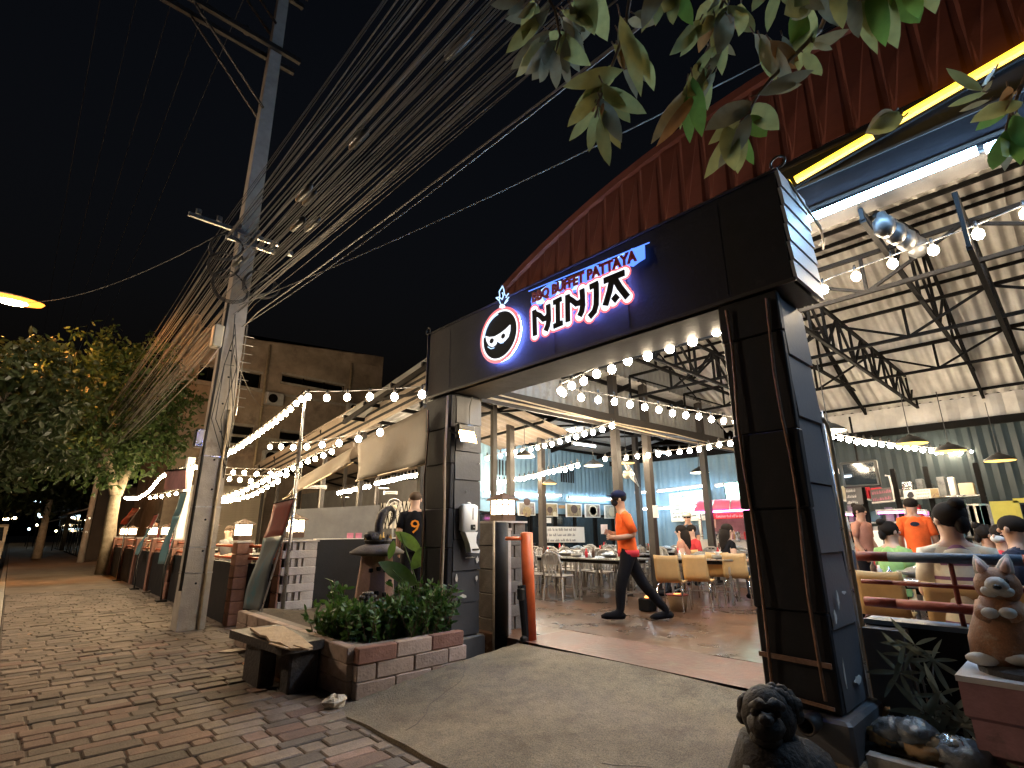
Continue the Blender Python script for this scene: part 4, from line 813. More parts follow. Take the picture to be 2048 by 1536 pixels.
for k in range(58):
    x = UP.x+rg.uniform(-.5,.45); z = rg.choice([7.3,7.1,6.9,6.6,6.3,6.0,5.7,5.4])+rg.uniform(-.15,.2); sag = rg.uniform(.25,1.0); dx = rg.uniform(-1.1,.1)
    A, B = V((x+dx*.6,-26,z+rg.uniform(-.3,.5))), V((x,UP.y-.15,z)); Cc = V((x+rg.uniform(-.3,.3),46,z+rg.uniform(-.5,.2)))
    pts = bez(A,B,sag,14)+bez(B,Cc,rg.uniform(.4,1.1),10)[1:]
    o = tag(part('overhead_cable',rg.choice(['cable','cable','cable','cable','cable_grey']),None,lambda m: m.tube(pts,rg.choice([.004,.005,.005,.006,.008,.011]),5)),'dark overhead cable in the dense bundle along the street','cable','bundle of overhead cables')
for k in range(7):
    yq = UP.y-rg.uniform(1.2,7); xq = UP.x+rg.uniform(-.4,.3); zq = 6.1+rg.uniform(-.4,.6)
    tag(part('splice_case','black_plastic',None,lambda m: m.tube([(xq,yq,zq),(xq,yq+.08,zq),(xq,yq+.42,zq+.02),(xq,yq+.5,zq+.02)],[.02,.055,.055,.02],9),True),'black cable splice case hanging in the overhead bundle','splice case','splice cases on the overhead bundle')
for k in range(5):
    c_ = V((UP.x+rg.uniform(-.45,.45),UP.y-.32-rg.uniform(0,.5),5.9+rg.uniform(-.5,1.0))); r_ = rg.uniform(.18,.3); tl_ = rg.uniform(-.5,.5)
    tag(part('cable_coil','cable',None,lambda m: [m.tube([c_+V((r_*(1+.06*j)*math.cos(a),.02*j+.05*math.sin(a*2),r_*(1+.06*j)*math.sin(a+tl_))) for a in [i*.35 for i in range(19)]],.009,5) for j in range(3)],True),'loose coil of spare cable tied near the lower pole bracket','cable coil','spare cable coils at the pole')
for k in range(5):
    x = UP.x-.6-.7*k*.9; o = tag(part('power_line','cable',None,lambda m: m.tube(bez((x,-30,14.0),(x,UP.y,13.95),.7,12)+bez((x,UP.y,13.95),(x,50,13.9),.8,10)[1:],.008,5)),'thin power line carried by the topmost cross arms','cable','power lines on the top cross arms')
for lab,a,b,sag in (('slack service cable from pole to the hall gable',V((UP.x,UP.y-.2,5.6)),V((9,-6,9.5)),.5),('second service cable from pole over the gate sign',V((UP.x+.1,UP.y-.2,5.2)),V((4.4,-4,7.6)),.4),('pale service cable from pole passing under the leaves',V((UP.x+.1,UP.y-.2,5.9)),V((3.1,-5,6.9)),.5),('low service cable from pole to the far building',V((UP.x,UP.y+.1,5.0)),V((9.5,BY-.1,8.5)),.5),('thin cable from street lamp to the pole',V((LP.x,LP.y,LP.z)),V((UP.x,UP.y,7.6)),.6)):
    tag(part('service_cable','cable_grey',None,lambda m: m.tube(bez(a,b,sag,16),.009,5)),lab,'cable')
# ------------------------------------------------------------------ trees
def leaf(m, p, d, L, w, up, mi=0, curl=.15):         # small folded leaf: 4 quads-ish
    d = d.normalized(); s = d.cross(up); s = s.normalized() if s.length > 1e-4 else d.orthogonal().normalized(); n = s.cross(d)
    a = [p, p+d*L*.35+s*w*.5-n*curl*L*.1, p+d*L*.35-s*w*.5-n*curl*L*.1, p+d*L*.7+s*w*.42-n*curl*L*.35, p+d*L*.7-s*w*.42-n*curl*L*.35, p+d*L-n*curl*L*.8, p+d*L*.4+n*0, p+d*L*.7-n*curl*L*.28]
    m.add(a,[(0,6,1),(0,2,6),(1,6,7,3),(6,2,4,7),(3,7,5),(7,4,5)],mi)
def rv(rg, s=1): 
    while True:
        v = V((rg.uniform(-1,1),rg.uniform(-1,1),rg.uniform(-1,1)))
        if .05 < v.length < 1: return v.normalized()*s
def tree(name, label, base, trunk, blobs, nleaf, L, seed, leafm='leaf_tree', bark='bark'):
    rg = random.Random(seed); t = thing(name,label,'tree',tuple(base))
    part('trunk',bark,t,lambda m: [m.tube(ps,rs,9) for ps,rs in trunk],True)
    m = MB()
    tot = sum(b[1]**2 for b in blobs)
    for c,r in blobs:
        cl = [(V(c)+rv(rg)*r*rg.uniform(.3,1.0)**.6, r*rg.uniform(.16,.36)) for _ in range(max(6,int(26*r)))]
        for _ in range(int(nleaf*r*r/tot)):
            q,cr = rg.choice(cl); p = q+rv(rg)*cr*rg.random()**.5; d = rv(rg)+V((0,0,-.55))
            leaf(m,p,d,L*rg.uniform(.7,1.3),L*.38,rv(rg))
    m.build('crown',leafm,t); return t
tb = az(212,1148,0)
def rel(px,py): return ay(px,py,tb.y)
tree('forked_tree','pale barked forked tree with spreading green crown on the pavement',tb,
  [([rel(208,1150),rel(216,1090),rel(224,1030),rel(232,985)],[.30,.23,.20,.19]),([rel(232,990),rel(222,955),rel(218,925),rel(200,880),rel(190,830)],[.2,.15,.13,.1,.05]),([rel(234,990),rel(250,955),rel(268,918),rel(300,870),rel(330,830)],[.18,.14,.12,.09,.04]),([rel(240,960),rel(243,940),rel(255,925)],[.05,.05,.04]),([rel(218,925),rel(225,880),rel(250,800),rel(255,740)],[.1,.09,.07,.03]),([rel(200,880),rel(150,850),rel(110,800)],[.08,.06,.03])],
  [(rel(250,850),2.3),(rel(320,810),1.7),(rel(180,870),2.0),(rel(260,760),2.0),(rel(170,790),2.0),(rel(110,850),1.9),(rel(330,880),1.1),(rel(290,900),1.0),(rel(90,790),1.5),(rel(200,720),1.5),(rel(300,720),1.2),(rel(230,900),1.2),(rel(350,780),1.0)],10500,.25,5)
t2 = az(180,1112,0)
def rel2(px,py): return ay(px,py,t2.y)
tree('street_tree','darker street tree standing behind the forked tree',t2,[([rel2(180,1114),rel2(186,1050),rel2(190,1000),rel2(180,950)],[.25,.2,.18,.12])],[(rel2(150,930),2.6),(rel2(90,900),2.6),(rel2(60,960),2.0),(rel2(200,960),1.7),(rel2(130,985),1.4),(rel2(20,940),2.2),(rel2(95,985),1.5)],6000,.32,8,'leaf_far_shaded')
t3 = V((1.4,44,0))
tree('distant_tree','dim distant tree over the far pavement',t3,[([t3,t3+V((0,0,3.5))],[.25,.15])],[(t3+V((0,0,6)),3.6),(t3+V((-2.5,-1,5)),2.6),(t3+V((-1,-6,7)),3.2)],5000,.4,9,'leaf_far_shaded')
t4 = V((-1.3,24,0)); LPo = rel(40,800)
tree('roadside_tree','orange lit roadside tree beside the sodium lamp',V((-2.2,21,-.14)),[([V((-2.2,21,-.14)),V((-2.1,21,2.5)),V((-1.6,21.2,4.2)),V((-.8,21.5,5.6))],[.26,.2,.16,.08])],[(ay(20,820,21),1.9),(ay(60,760,21.5),1.6),(ay(10,890,21),1.7),(ay(100,800,22),1.3),(ay(-60,830,21),2.0)],5200,.28,12,'leaf_far_shaded')
for k,(px,py) in enumerate(((205,1152),(250,1160),(285,1186),(300,1140))):       # fallen branches near the roots
    p = az(px,py,0); tag(part('fallen_branch','twig',None,lambda m: m.tube([p,p+V((.3,.1,.05)),p+V((.75,-.1,.02)),p+V((1.1,.15,.03))],[.03,.028,.02,.008],6).tube([p+V((.4,.05,.04)),p+V((.7,.3,.06))],[.015,.006],5),True),'dark fallen branch lying on the pavement by the fence','branch','fallen branches by the fence')
pbd = thing('poster_board','white printed poster board leaning behind the forked tree','sign',tuple(az(190,1105,0))); yb_ = az(190,1105,0).y
pp = [ay(*p,yb_) for p in ((200,1035),(226,1033),(212,1084),(178,1082))]
part('board','white_paint',pbd,lambda m: m.prism([tuple(p) for p in pp],(0,.05,0)))
part('red_print','banner_red',pbd,lambda m: m.prism([tuple(ay(*p,yb_-.012)) for p in ((206,1018),(222,1014),(220,1032),(202,1033))],(0,.03,0))); part('blue_print','banner_teal',pbd,lambda m: m.prism([tuple(ay(*p,yb_-.012)) for p in ((203,1044),(216,1043),(214,1050),(201,1051))],(0,.008,0)))
part('print_blob','brown_steel',pbd,lambda m: m.prism([tuple(ay(*p,yb_-.012)) for p in ((191,1056),(199,1055),(197,1063),(190,1064))],(0,.008,0))); part('leg','steel_black',pbd,lambda m: m.bar(pp[3],V((pp[3].x,yb_+.1,0)),.04,.04).bar(pp[2],V((pp[2].x,yb_+.1,0)),.04,.04))
# ------------------------------------------------------------------ overhanging branches with big leaves
ot = thing('overhanging_tree','large leaved tree overhanging the gate from beside the camera','tree',(2.1,-1.9,0))
tk = [V((2.1,-1.9,0)),V((2.15,-1.8,1.6)),V((2.1,-1.6,3.4)),V((1.9,-1.0,5.2)),V((2.0,.0,6.6)),V((2.1,1.2,7.3)),V((2.0,2.4,7.6))]
part('trunk','bark',ot,lambda m: m.tube(tk,[.2,.17,.13,.09,.06,.04,.015],9),True)
tw = MB(); LEAFM = ['leaf_big','leaf_pale','leaf_green','leaf_dry','leaf_pale','leaf_dark']
def bigleaf(m, p, d, L, w, up, mi, curl):
    d = d.normalized(); s = d.cross(up); s = s.normalized() if s.length > 1e-4 else d.orthogonal().normalized(); n = s.cross(d)
    prof = [0,.55,.88,1,.97,.82,.5,0]; k = len(prof); vs = []; fs = []
    for i,q in enumerate(prof):
        t = i/(k-1); c = p+d*L*t-n*curl*L*t*t
        f = .10*w*q
        vs += [c+s*w*.5*q+n*f*(1+.4*math.sin(i*2.1)), c, c-s*w*.5*q+n*f*(1+.4*math.cos(i*1.7))]
    for i in range(k-1):
        a = i*3; fs += [(a,a+1,a+4,a+3),(a+1,a+2,a+5,a+4)]
    m.add(vs,fs,mi)
def spray(stem, leaves, D, seed):
    global tw; tw = MB()       # stem: pixel polyline; leaves: (px,py base, px,py tip, width factor, material)
    rg = random.Random(seed)
    P = [ad(px,py,D+dd) for px,py,dd in stem]; tw.tube(P,[.011-.006*i/(len(P)-1) for i in range(len(P))],6)
    ex = [(a+rg.uniform(-28,28),b+rg.uniform(-35,12),c+rg.uniform(-40,40),d+rg.uniform(-40,5),w,rg.choice([0,0,mi,5])) for (a,b,c,d,w,mi) in leaves]
    for (a,b,c,d,w,mi) in leaves+ex:
        w *= .76
        p0, p1 = ad(a,b,D+rg.uniform(-.08,.08)), ad(c,d,D+rg.uniform(-.12,.12)); dv = p1-p0
        view = (C0-p0).normalized(); up = view+rv(rg,.5)
        lm = MB(); bigleaf(lm,p0,dv,dv.length,dv.length*w,up,0,rg.uniform(-.08,.22)); lm.build('leaf',LEAFM[mi],ot,True)
        tw.tube([p0, p0-dv*.12+V((0,0,.01))],.004,5)
    tw.build('branch','twig',ot,True)
S1 = [(1640,60,0),(1590,110,0),(1540,160,0),(1515,190,0),(1500,220,0),(1480,250,0)]
spray(S1,[(1535,185,1605,168,.35,1),(1490,215,1420,290,.42,0),(1478,245,1475,352,.4,0),(1490,230,1535,275,.62,2),(1478,260,1505,330,.42,2),(1476,255,1420,345,.36,0),(1540,80,1600,140,.38,3),(1590,0,1605,125,.48,2),(1625,85,1665,100,.42,4),(1605,105,1642,150,.55,0),(1520,75,1555,165,.40,0)],2.6,1)
S2 = [(1262,-20,0),(1250,60,0),(1225,130,0),(1200,200,0),(1190,235,0)]
spray(S2,[(1222,130,1160,210,.35,0),(1222,150,1165,225,.33,1),(1195,210,1140,282,.36,0),(1195,215,1262,222,.42,0),(1205,165,1260,250,.40,0),(1198,235,1215,330,.40,0),(1200,215,1242,298,.42,0),(1190,205,1170,235,.40,3),(1245,60,1300,160,.42,0),(1255,40,1315,50,.45,1),(1240,30,1285,190,.30,0),(1235,90,1250,140,.4,3),(1262,110,1280,170,.4,0)],2.9,2)
S3 = [(1460,-30,0),(1440,20,0),(1420,90,0),(1395,140,0),(1380,165,0)]
spray(S3,[(1445,100,1380,185,.30,4),(1410,130,1385,185,.5,0),(1385,170,1302,288,.26,4),(1390,190,1325,282,.24,3),(1375,185,1382,286,.40,2),(1415,140,1410,215,.42,0),(1425,30,1400,90,.45,3),(1430,40,1445,150,.42,0),(1470,20,1485,70,.4,3),(1445,-10,1400,60,.45,0),(1400,40,1350,108,.45,0),(1455,10,1510,65,.5,0),(1415,90,1440,130,.4,1)],2.75,3)
S4 = [(1080,-30,0),(1110,20,0),(1120,70,0),(1110,110,0)]
spray(S4,[(1100,60,1020,140,.4,5),(1115,80,1045,150,.38,5),(1105,95,1060,165,.42,5),(1108,100,1112,180,.38,5),(1115,100,1145,172,.38,5),(1120,70,1160,145,.4,5),(1090,30,1010,38,.42,5),(1095,20,1030,90,.4,5),(1125,40,1170,120,.38,5),(1050,0,1015,30,.5,5),(1140,10,1170,70,.5,5),(1100,0,1060,80,.4,5),(1130,20,1190,60,.4,0),(1180,-20,1210,75,.45,0),(1200,0,1165,90,.42,5)],3.3,4)
S5 = [(1790,-40,0),(1760,-10,0),(1720,0,0),(1690,-10,0)]
spray(S5,[(1740,-40,1772,95,.38,2),(1690,-30,1760,105,.26,0),(1785,-40,1838,45,.6,2),(1665,-20,1690,50,.5,0),(1575,-20,1650,20,.4,4),(1640,-20,1600,40,.4,0),(1810,-30,1842,25,.6,2),(1720,-30,1745,75,.34,0),(1560,-30,1530,60,.42,0),(1330,-30,1310,50,.45,0),(1370,-40,1340,40,.5,0),(1350,-20,1385,50,.45,2),(1310,-30,1290,60,.4,0)],2.4,5)
S6 = [(2060,130,0),(2040,180,0),(2020,230,0),(2010,270,0)]
spray(S6,[(2030,200,1950,262,.45,2),(2035,180,1975,235,.28,3),(2012,260,1985,350,.4,2),(2015,270,2048,320,.5,2),(2025,230,2060,300,.5,2),(1980,200,1915,222,.3,1),(1955,180,1925,172,.3,1),(1790,225,1735,265,.5,1),(1800,230,1745,235,.4,1),(1985,160,1960,195,.3,1)],2.3,6)
for a,b in ((tk[3],S1),(tk[5],S2),(tk[4],S3),(tk[6],S4),(tk[3],S5),(tk[2],S6)):
    e = ad(b[0][0],b[0][1],{id(S1):2.6,id(S2):2.9,id(S3):2.75,id(S4):3.3,id(S5):2.4,id(S6):2.3}[id(b)]); part('branch','twig',ot,lambda m: m.tube([a,a.lerp(e,.5)+V((0,0,.15)),e],[.03,.02,.011],6),True)

# ------------------------------------------------------------------ brick planter with bushes
PX0, PX1, PY0, PY1 = 2.58, 3.88, 4.95, 8.2
plr = thing('brick_planter','low brick planter full of bushes beside the left gate pillar','planter',(3.2,6,0))
part('core','mortar',plr,lambda m: m.box2(PX0+.02,PX1,PY0+.02,PY0+.2,-.02,.42).box2(PX0+.02,PX0+.18,PY0+.2,PY1,-.02,.42))
part('earth','soil',plr,lambda m: m.grid(lambda u,v: V((PX0+.18+u*(PX1-PX0-.18+.7*v), PY0+.2+v*3.5, .36+.04*math.sin(u*9+v*7))),12,20))
rg = random.Random(4)
for r_ in range(3):
    x = PX0 - (.21 if r_%2 else 0); hh = .142
    while x < PX1-.05:
        x0, x1 = max(PX0,x), min(PX1,x+.42); 
        if x1-x0 > .04: part('brick','brick_red' if (r_==2 and rg.random()<.6) or rg.random()<.06 else 'brick_buff',plr,lambda m: m.cbox(((x0+x1)/2,PY0+rg.uniform(-.006,.006),-.0+r_*(hh+.006)+hh/2+.01*(x-PX0)),(x1-x0-.012,.10,hh),.008))
        x += .42
    y = PY0+.06
    while y < PY1: part('brick','brick_buff',plr,lambda m: m.cbox((PX0+rg.uniform(-.006,.006),y+.21,r_*(hh+.006)+hh/2),(.10,.408,hh),.008)); y += .42
def bush(label, c, r, n, seed, L=.085):
    rg = random.Random(seed); t = thing('bush',label,'bush',tuple(c)); st = MB(); lf = MB(); k = n//14
    for i in range(k):
        b = V(c)+V((rg.uniform(-1,1)*r[0]*.7,rg.uniform(-1,1)*r[1]*.7,0)); d = V((rg.uniform(-.45,.45),rg.uniform(-.45,.45),1)).normalized(); hgt = r[2]*rg.uniform(.55,1.05)
        st.tube([b,b+d*hgt*.5,b+d*hgt+V((0,0,.02))],[.006,.005,.002],4)
        for j in range(14):
            t_ = rg.uniform(.2,1); p = b+d*hgt*t_; dv = rv(rg)*.8+V((0,0,.5)); leaf(lf,p,dv,L*rg.uniform(.6,1.25),L*.42,rv(rg))
    st.build('stems','twig',t); lf.build('foliage','leaf_bush',t); return t
def atbush(px,py,y): return ay(px,py,y)
bush('dense leafy bush at the gate side of the brick planter',(3.55,5.35,.3),(.34,.32,.62),3400,1)
bush('leafy bush in the middle of the brick planter',(3.15,5.5,.3),(.34,.30,.48),2600,2)
bush('loose leafy bush at the street corner of the brick planter',(2.85,5.7,.3),(.26,.42,.45),1800,3,.095)
bush('tall young shoot at the back corner of the brick planter',(3.02,6.25,.3),(.08,.08,.72),220,4,.11)
# spirit pedestal with figure
PD = V((3.74,6.75,.1))
pd = thing('stone_pedestal','tapered pinkish stone pedestal with round stone cap in planter','pedestal',tuple(PD))
k_ = [(.30,.15),(.285,.35),(.25,.75),(.215,1.08)]
bd = part('shaft','stone_pink',pd,lambda m: m.lathe(k_,PD,8,0,None))
for a,z in ((3.9,.62),(4.3,.62),(4.7,.60),(3.9,.9),(4.35,.92),(4.75,.9),(5.1,.75),(4.1,.45)):
    rr_ = .30-(z-.15)*.09; ca = V((math.cos(a),math.sin(a),0)); part('carved_hole','letter_dark',bd,lambda m: m.cbox(PD+ca*rr_*.955+V((0,0,z)),(.05,.05,.055),.008))
part('cap','stone_grey',pd,lambda m: m.lathe([(.20,1.075),(.36,1.10),(.37,1.13),(.25,1.20),(.14,1.235)],PD,18,0,None,.02),True)
part('crown_ring','stone_dark',pd,lambda m: m.lathe([(.16,1.23),(.19,1.27),(.17,1.31)],PD,16))
for k in range(10): a = k*.628; part('crown_point','gold' if k%2 else 'stone_dark',pd,lambda m: m.lathe([(.025,0),(.02,.03),(.002,.075)],PD+V((.17*math.cos(a),.17*math.sin(a),1.29)),5))
fg_ = thing('guardian_figure','dark carved guardian figure with curled neck on the pedestal','statue',tuple(PD+V((0,0,1.31))))
def at_(px,py): return ay(px,py,PD.y)
part('body','stone_dark',fg_,lambda m: m.tube([at_(748,1098),at_(752,1085),at_(745,1075),at_(738,1068)],[.13,.11,.10,.05],10).ell(at_(742,1073),(.10,.10,.07),10,7,0,None,.15,3).tube([at_(750,1090),at_(757,1070),at_(758,1050),at_(764,1030),at_(772,1020)],[.07,.06,.06,.065,.05],9),True)
part('neck_loop','stone_dark',fg_,lambda m: m.tube([at_(764,1032),at_(772,1020),at_(782,1016),at_(789,1024),at_(788,1036),at_(782,1045),at_(777,1052)],[.05,.05,.04,.03,.025,.02,.012],9),True)
part('gold_mane','gold',fg_,lambda m: [m.tube([at_(756,1092-6*k),at_(764,1084-5*k),at_(768,1072-4*k)],[.012,.02,.006],6) for k in range(3)],True)
hs_ = thing('carved_head','weathered round carved stone head half buried in the bush','statue',tuple(ay(735,1230,5.75)))
hc = ay(735,1213,5.75)
part('head','stone_grey',hs_,lambda m: m.ell(hc-V((0,0,.03)),(.105,.105,.15),14,10,0,None,.06,5),True); part('hair_curls','stone_dark',hs_,lambda m: [m.ell(hc+V((.095*math.cos(a)*math.cos(b),.095*math.sin(a)*math.cos(b),.04+.10*math.sin(b))),.028,7,5) for b in (.1,.6,1.1) for a in [i*.6 for i in range(11)]],True)
# broad leaved plant, leaves traced on their own depths
bpn = thing('broad_leaf_plant','tall plant with broad bright green leaves beside the gate pillar','plant',tuple(ay(845,1240,6.1)))
part('stems','leaf_green',bpn,lambda m: [m.tube([ay(846+dx,1245,6.1),ay(842+dx*2,1190,6.1),ay(*e,6.1)],[.014,.011,.006],6) for dx,e in ((0,(800,1065)),(4,(868,1085)),(-3,(785,1140)),(6,(872,1160)))],True)
for (a,b,c,d,w,dy,mm) in ((842,1102,793,1062,.36,0,'leaf_green'),(822,1140,864,1085,.42,-.05,'leaf_green'),(835,1170,762,1122,.36,.05,'leaf_bush'),(788,1080,778,1120,.38,.1,'leaf_green'),(845,1130,856,1160,.45,.1,'leaf_green'),(840,1110,826,1085,.4,.12,'leaf_green'),(858,1160,870,1120,.4,.1,'leaf_bush'),(850,1200,875,1165,.4,.0,'leaf_green'),(840,1205,815,1180,.4,.08,'leaf_bush')):
    m = MB(); p0, p1 = ay(a,b,6.1+dy), ay(c,d,6.1+dy); bigleaf(m,p0,p1-p0,(p1-p0).length,(p1-p0).length*w,(C0-p0).normalized()+V((.2,.1,.3)),0,.1); m.build('leaf',mm,bpn,True)
# slab bench with broken board, rock
tb_ = thing('slab_bench','dark concrete slab bench on block legs beside the planter','bench',(2.2,6.2,0))
part('slab','stone_dark',tb_,lambda m: m.prism([(1.98,6.75,.37),(2.50,6.75,.37),(2.52,5.5,.37),(2.08,5.45,.37)],(0,0,.08)))
for xx,yy,dx,dy in ((2.12,6.2,.16,.5),(2.33,5.66,.30,.22),(2.42,6.3,.18,.7)): part('leg','stone_dark',tb_,lambda m: m.cbox((xx+.03,yy,.18),(dx,dy,.40),.02))
rg = random.Random(9); o_ = [az(a,b,.47) for a,b in ((500,1260),(566,1256),(600,1276),(626,1298),(606,1301),(582,1302),(560,1290),(540,1287),(532,1276),(520,1274))]
bo_ = thing('broken_board','broken weathered wooden board lying on the slab bench','board',tuple(o_[0])); part('plank','board_wood',bo_,lambda m: m.prism([tuple(p) for p in o_],(0,0,.022))); part('splinter','board_wood',bo_,lambda m: m.bar(az(540,1287,.49),az(575,1297,.49),.03,.01).bar(az(590,1290,.495),az(622,1299,.495),.035,.01))
rk = az(665,1418,0); tag(part('loose_rock','rock',None,lambda m: m.ell(rk+V((.02,.03,.045)),(.105,.08,.06),10,7,0,None,.22,5)),'pale broken rock on the pavement at the planter corner','rock')
sl2 = az(470,1303,0); tag(part('paving_scrap','rock',None,lambda m: m.prism([tuple(sl2+V((.17*math.cos(a)*(1+.2*math.sin(a*3)),.10*math.sin(a),.002))) for a in [i*.7 for i in range(9)]],(0,0,.018))),'flat grey stone scrap lying on the dark pavement by bench','stone')
# dispenser, lamp, posts at the gate
sd = thing('hand_dispenser','white wall mounted hand sanitizer dispenser on the left gate pillar','dispenser',tuple(ay(936,1050,5.28))); YY = 5.25
a,b = ay(922,1008,YY), ay(952,1064,YY); cx, cz, w, h = (a.x+b.x)/2, (a.z+b.z)/2, abs(b.x-a.x), abs(a.z-b.z)
part('body','white_plastic',sd,lambda m: m.cbox((cx,YY,cz),(w,.11,h),.025),True); part('slot','black_plastic',sd,lambda m: m.box2(cx+.02,cx+.032,YY-.058,YY-.0555,cz-.02,cz+h*.38)); part('sensor','black_plastic',sd,lambda m: m.cbox((cx+.03,YY-.055,cz-h*.33),(.075,.02,.065),.008)); part('sensor_led','white_plastic',sd,lambda m: m.ell((cx+.035,YY-.066,cz-h*.33),.008,8,5))
part('lid','white_plastic',sd,lambda m: m.lathe([(.03,0),(.03,.02),(.012,.03)],(cx,YY,cz+h/2-.004),10))
part('drip_arm','white_plastic',sd,lambda m: m.prism([(cx-w*.42,YY+.03,cz-h/2),(cx+w*.40,YY+.03,cz-h/2),(cx+w*.30,YY+.03,cz-h/2-.06),(cx+w*.30,YY+.03,cz-h/2-.13),(cx+w*.55,YY+.03,cz-h/2-.22),(cx+w*.5,YY+.03,cz-h/2-.25),(cx-w*.02,YY+.03,cz-h/2-.24),(cx-w*.12,YY+.03,cz-h/2-.14)],(0,-.10,0)),False); part('drip_tray','black_plastic',sd,lambda m: m.cbox((cx+w*.25,YY-.03,cz-h/2-.205),(.10,.11,.02),.004))
fl_ = thing('flood_light','warm square flood light mounted on the left gate pillar','light',tuple(ay(935,872,5.2))); p = ay(934,868,5.18)
part('housing','black_plastic',fl_,lambda m: m.cbox(p+V((0,.045,.03)),(.27,.08,.20),.015)); T = Matrix.Translation(p+V((0,-.01,-.02))) @ Matrix.Rotation(R(-25),4,'X'); part('lens','spot_warm',fl_,lambda m: m.box2(-.115,.115,-.012,.0,-.085,.085,0,T)); part('reflector','chrome',fl_,lambda m: m.box2(-.13,.13,.001,.012,-.10,.10,0,T)); part('bracket','steel_black',fl_,lambda m: m.bar(p+V((-.15,.05,0)),p+V((-.15,.16,.05)),.02,.03).bar(p+V((.15,.05,0)),p+V((.15,.16,.05)),.02,.03)); part('cord','cable',fl_,lambda m: m.tube([p+V((.1,.08,.1)),p+V((.12,.1,.4)),p+V((.16,.1,.55))],.008,5))
def post(name,label,pb,pt,r,mm,cat='post'):
    t = thing(name,label,cat,tuple(pb)); part('shaft',mm,t,lambda m: m.tube([pb,pt],r,16),True); part('cap',mm,t,lambda m: m.ell(pt,(r*.98,r*.98,.012),14,4)); return t
pb_ = az(1061,1288,.2); op = post('orange_post','leaning orange painted steel post at the gate opening',pb_,ay(1053,1066,pb_.y),.075,'orange_paint')
part('black_side','black_paint',op,lambda m: m.tube([pb_+V((-.05,.01,.0)),ay(1050,1170,pb_.y)+V((-.05,.01,0))],.05,10)); part('latch','black_plastic',op,lambda m: m.cbox(ay(1042,1188,pb_.y),(.08,.09,.15),.02)); part('latch','black_plastic',op,lambda m: m.cbox(ay(1048,1278,pb_.y),(.08,.09,.07),.02)); part('stub_rail','orange_paint',op,lambda m: m.tube([ay(1012,1077,pb_.y+.05),ay(1050,1077,pb_.y+.03)],.022,8),True)
p2 = az(1001,1296,.12); bk = post('black_post','thick black cylindrical post behind the gate pillar',p2,p2+V((0,0,1.48)),.10,'black_paint'); part('pipe','pipe_cream',bk,lambda m: m.tube([p2+V((-.14,-.03,.0)),p2+V((-.14,-.03,1.5))],.014,8),True)
gpst = thing('grey_post','grey square post next to the orange post','post',tuple(p2+V((.2,.1,0)))); part('shaft','block',gpst,lambda m: m.box2(p2.x+.12,p2.x+.2,p2.y+.02,p2.y+.16,.15,1.5)); part('cap','block',gpst,lambda m: m.box2(p2.x+.11,p2.x+.21,p2.y+.01,p2.y+.17,1.501,1.53))
# ------------------------------------------------------------------ right side: railing, low wall, rabbit, lion, plants
lw = thing('low_wall','dark blue black low wall under the pipe railing','wall',(4.75,-1,0)); part('wall','black_paint',lw,lambda m: m.box2(4.68,4.82,-4.2,1.25,0,.84)); part('coping','blue_pipe',lw,lambda m: m.box2(4.64,4.86,-4.2,1.25,.842,.872))
part('buttress','siding',lw,lambda m: m.box2(4.52,4.678,1.0,1.24,0,.83))
rl = thing('pipe_railing','red and blue pipe railing above the low wall','railing',(4.75,-1,.87))
for z,r_ in ((1.30,.036),(1.12,.016),(.98,.034)):
    for (y0,y1,mm) in ((1.25,1.05,'red_pipe'),(1.05,.33,'blue_pipe' if z > 1.2 else 'red_pipe'),(.33,-4.2,'red_pipe')):
        part('rail',mm,rl,lambda m: m.tube([(4.75,y0,z-(.0 if z>1.2 else .0)),(4.75,y1,z)],r_,10),True)
for yy in (.70,-.4,-1.5): part('upright','red_pipe',rl,lambda m: m.tube([(4.75,yy,.87),(4.75,yy,1.30)],.016,8),True)
RP = V((4.35,.40,0))
pdb = thing('pink_pedestal','pink plastered pedestal with pale top under the rabbit','pedestal',tuple(RP)); zt = .70
part('block','rose_board',pdb,lambda m: m.lathe([(.33,0),(.33,.3),(.37,.32),(.37,.48),(.40,.50),(.40,zt-.03)],RP,4,0,Matrix.Translation(RP) @ Matrix.Rotation(R(45),4,'Z') @ Matrix.Translation(-RP))); part('top','pale_board',pdb,lambda m: m.box(RP+V((0,0,zt-.014)),(.58,.58,.03)))
rb = thing('rabbit_statue','tan and white rabbit garden statue standing upright on pink pedestal','statue',tuple(RP+V((0,0,zt))))
rc = ad(2000,1330,1); dirr = V((RP.x,RP.y,0)).normalized(); rt = V((dirr.y,-dirr.x,0)); D_ = math.hypot(RP.x,RP.y)
def rp2(px,py,dep=0):        # point at the rabbit's distance
    d = ray(px,py); k = D_/math.hypot(d.x,d.y); return C0+d*(k+dep/ math.hypot(d.x,d.y))
part('body','rabbit_tan',rb,lambda m: m.tube([rp2(2000,1325),rp2(2002,1290),rp2(2003,1255),rp2(2000,1215),rp2(1996,1190)],[.13,.148,.135,.108,.08],16),True)
part('head','rabbit_tan',rb,lambda m: m.ell(rp2(1995,1172),(.11,.11,.108),14,10),True); part('face','rabbit_white',rb,lambda m: m.ell(rp2(1994,1172,-.075),(.06,.06,.055),12,8).ell(rp2(1982,1182,-.07),(.05,.05,.036),10,7).ell(rp2(2008,1182,-.07),(.05,.05,.036),10,7),True)
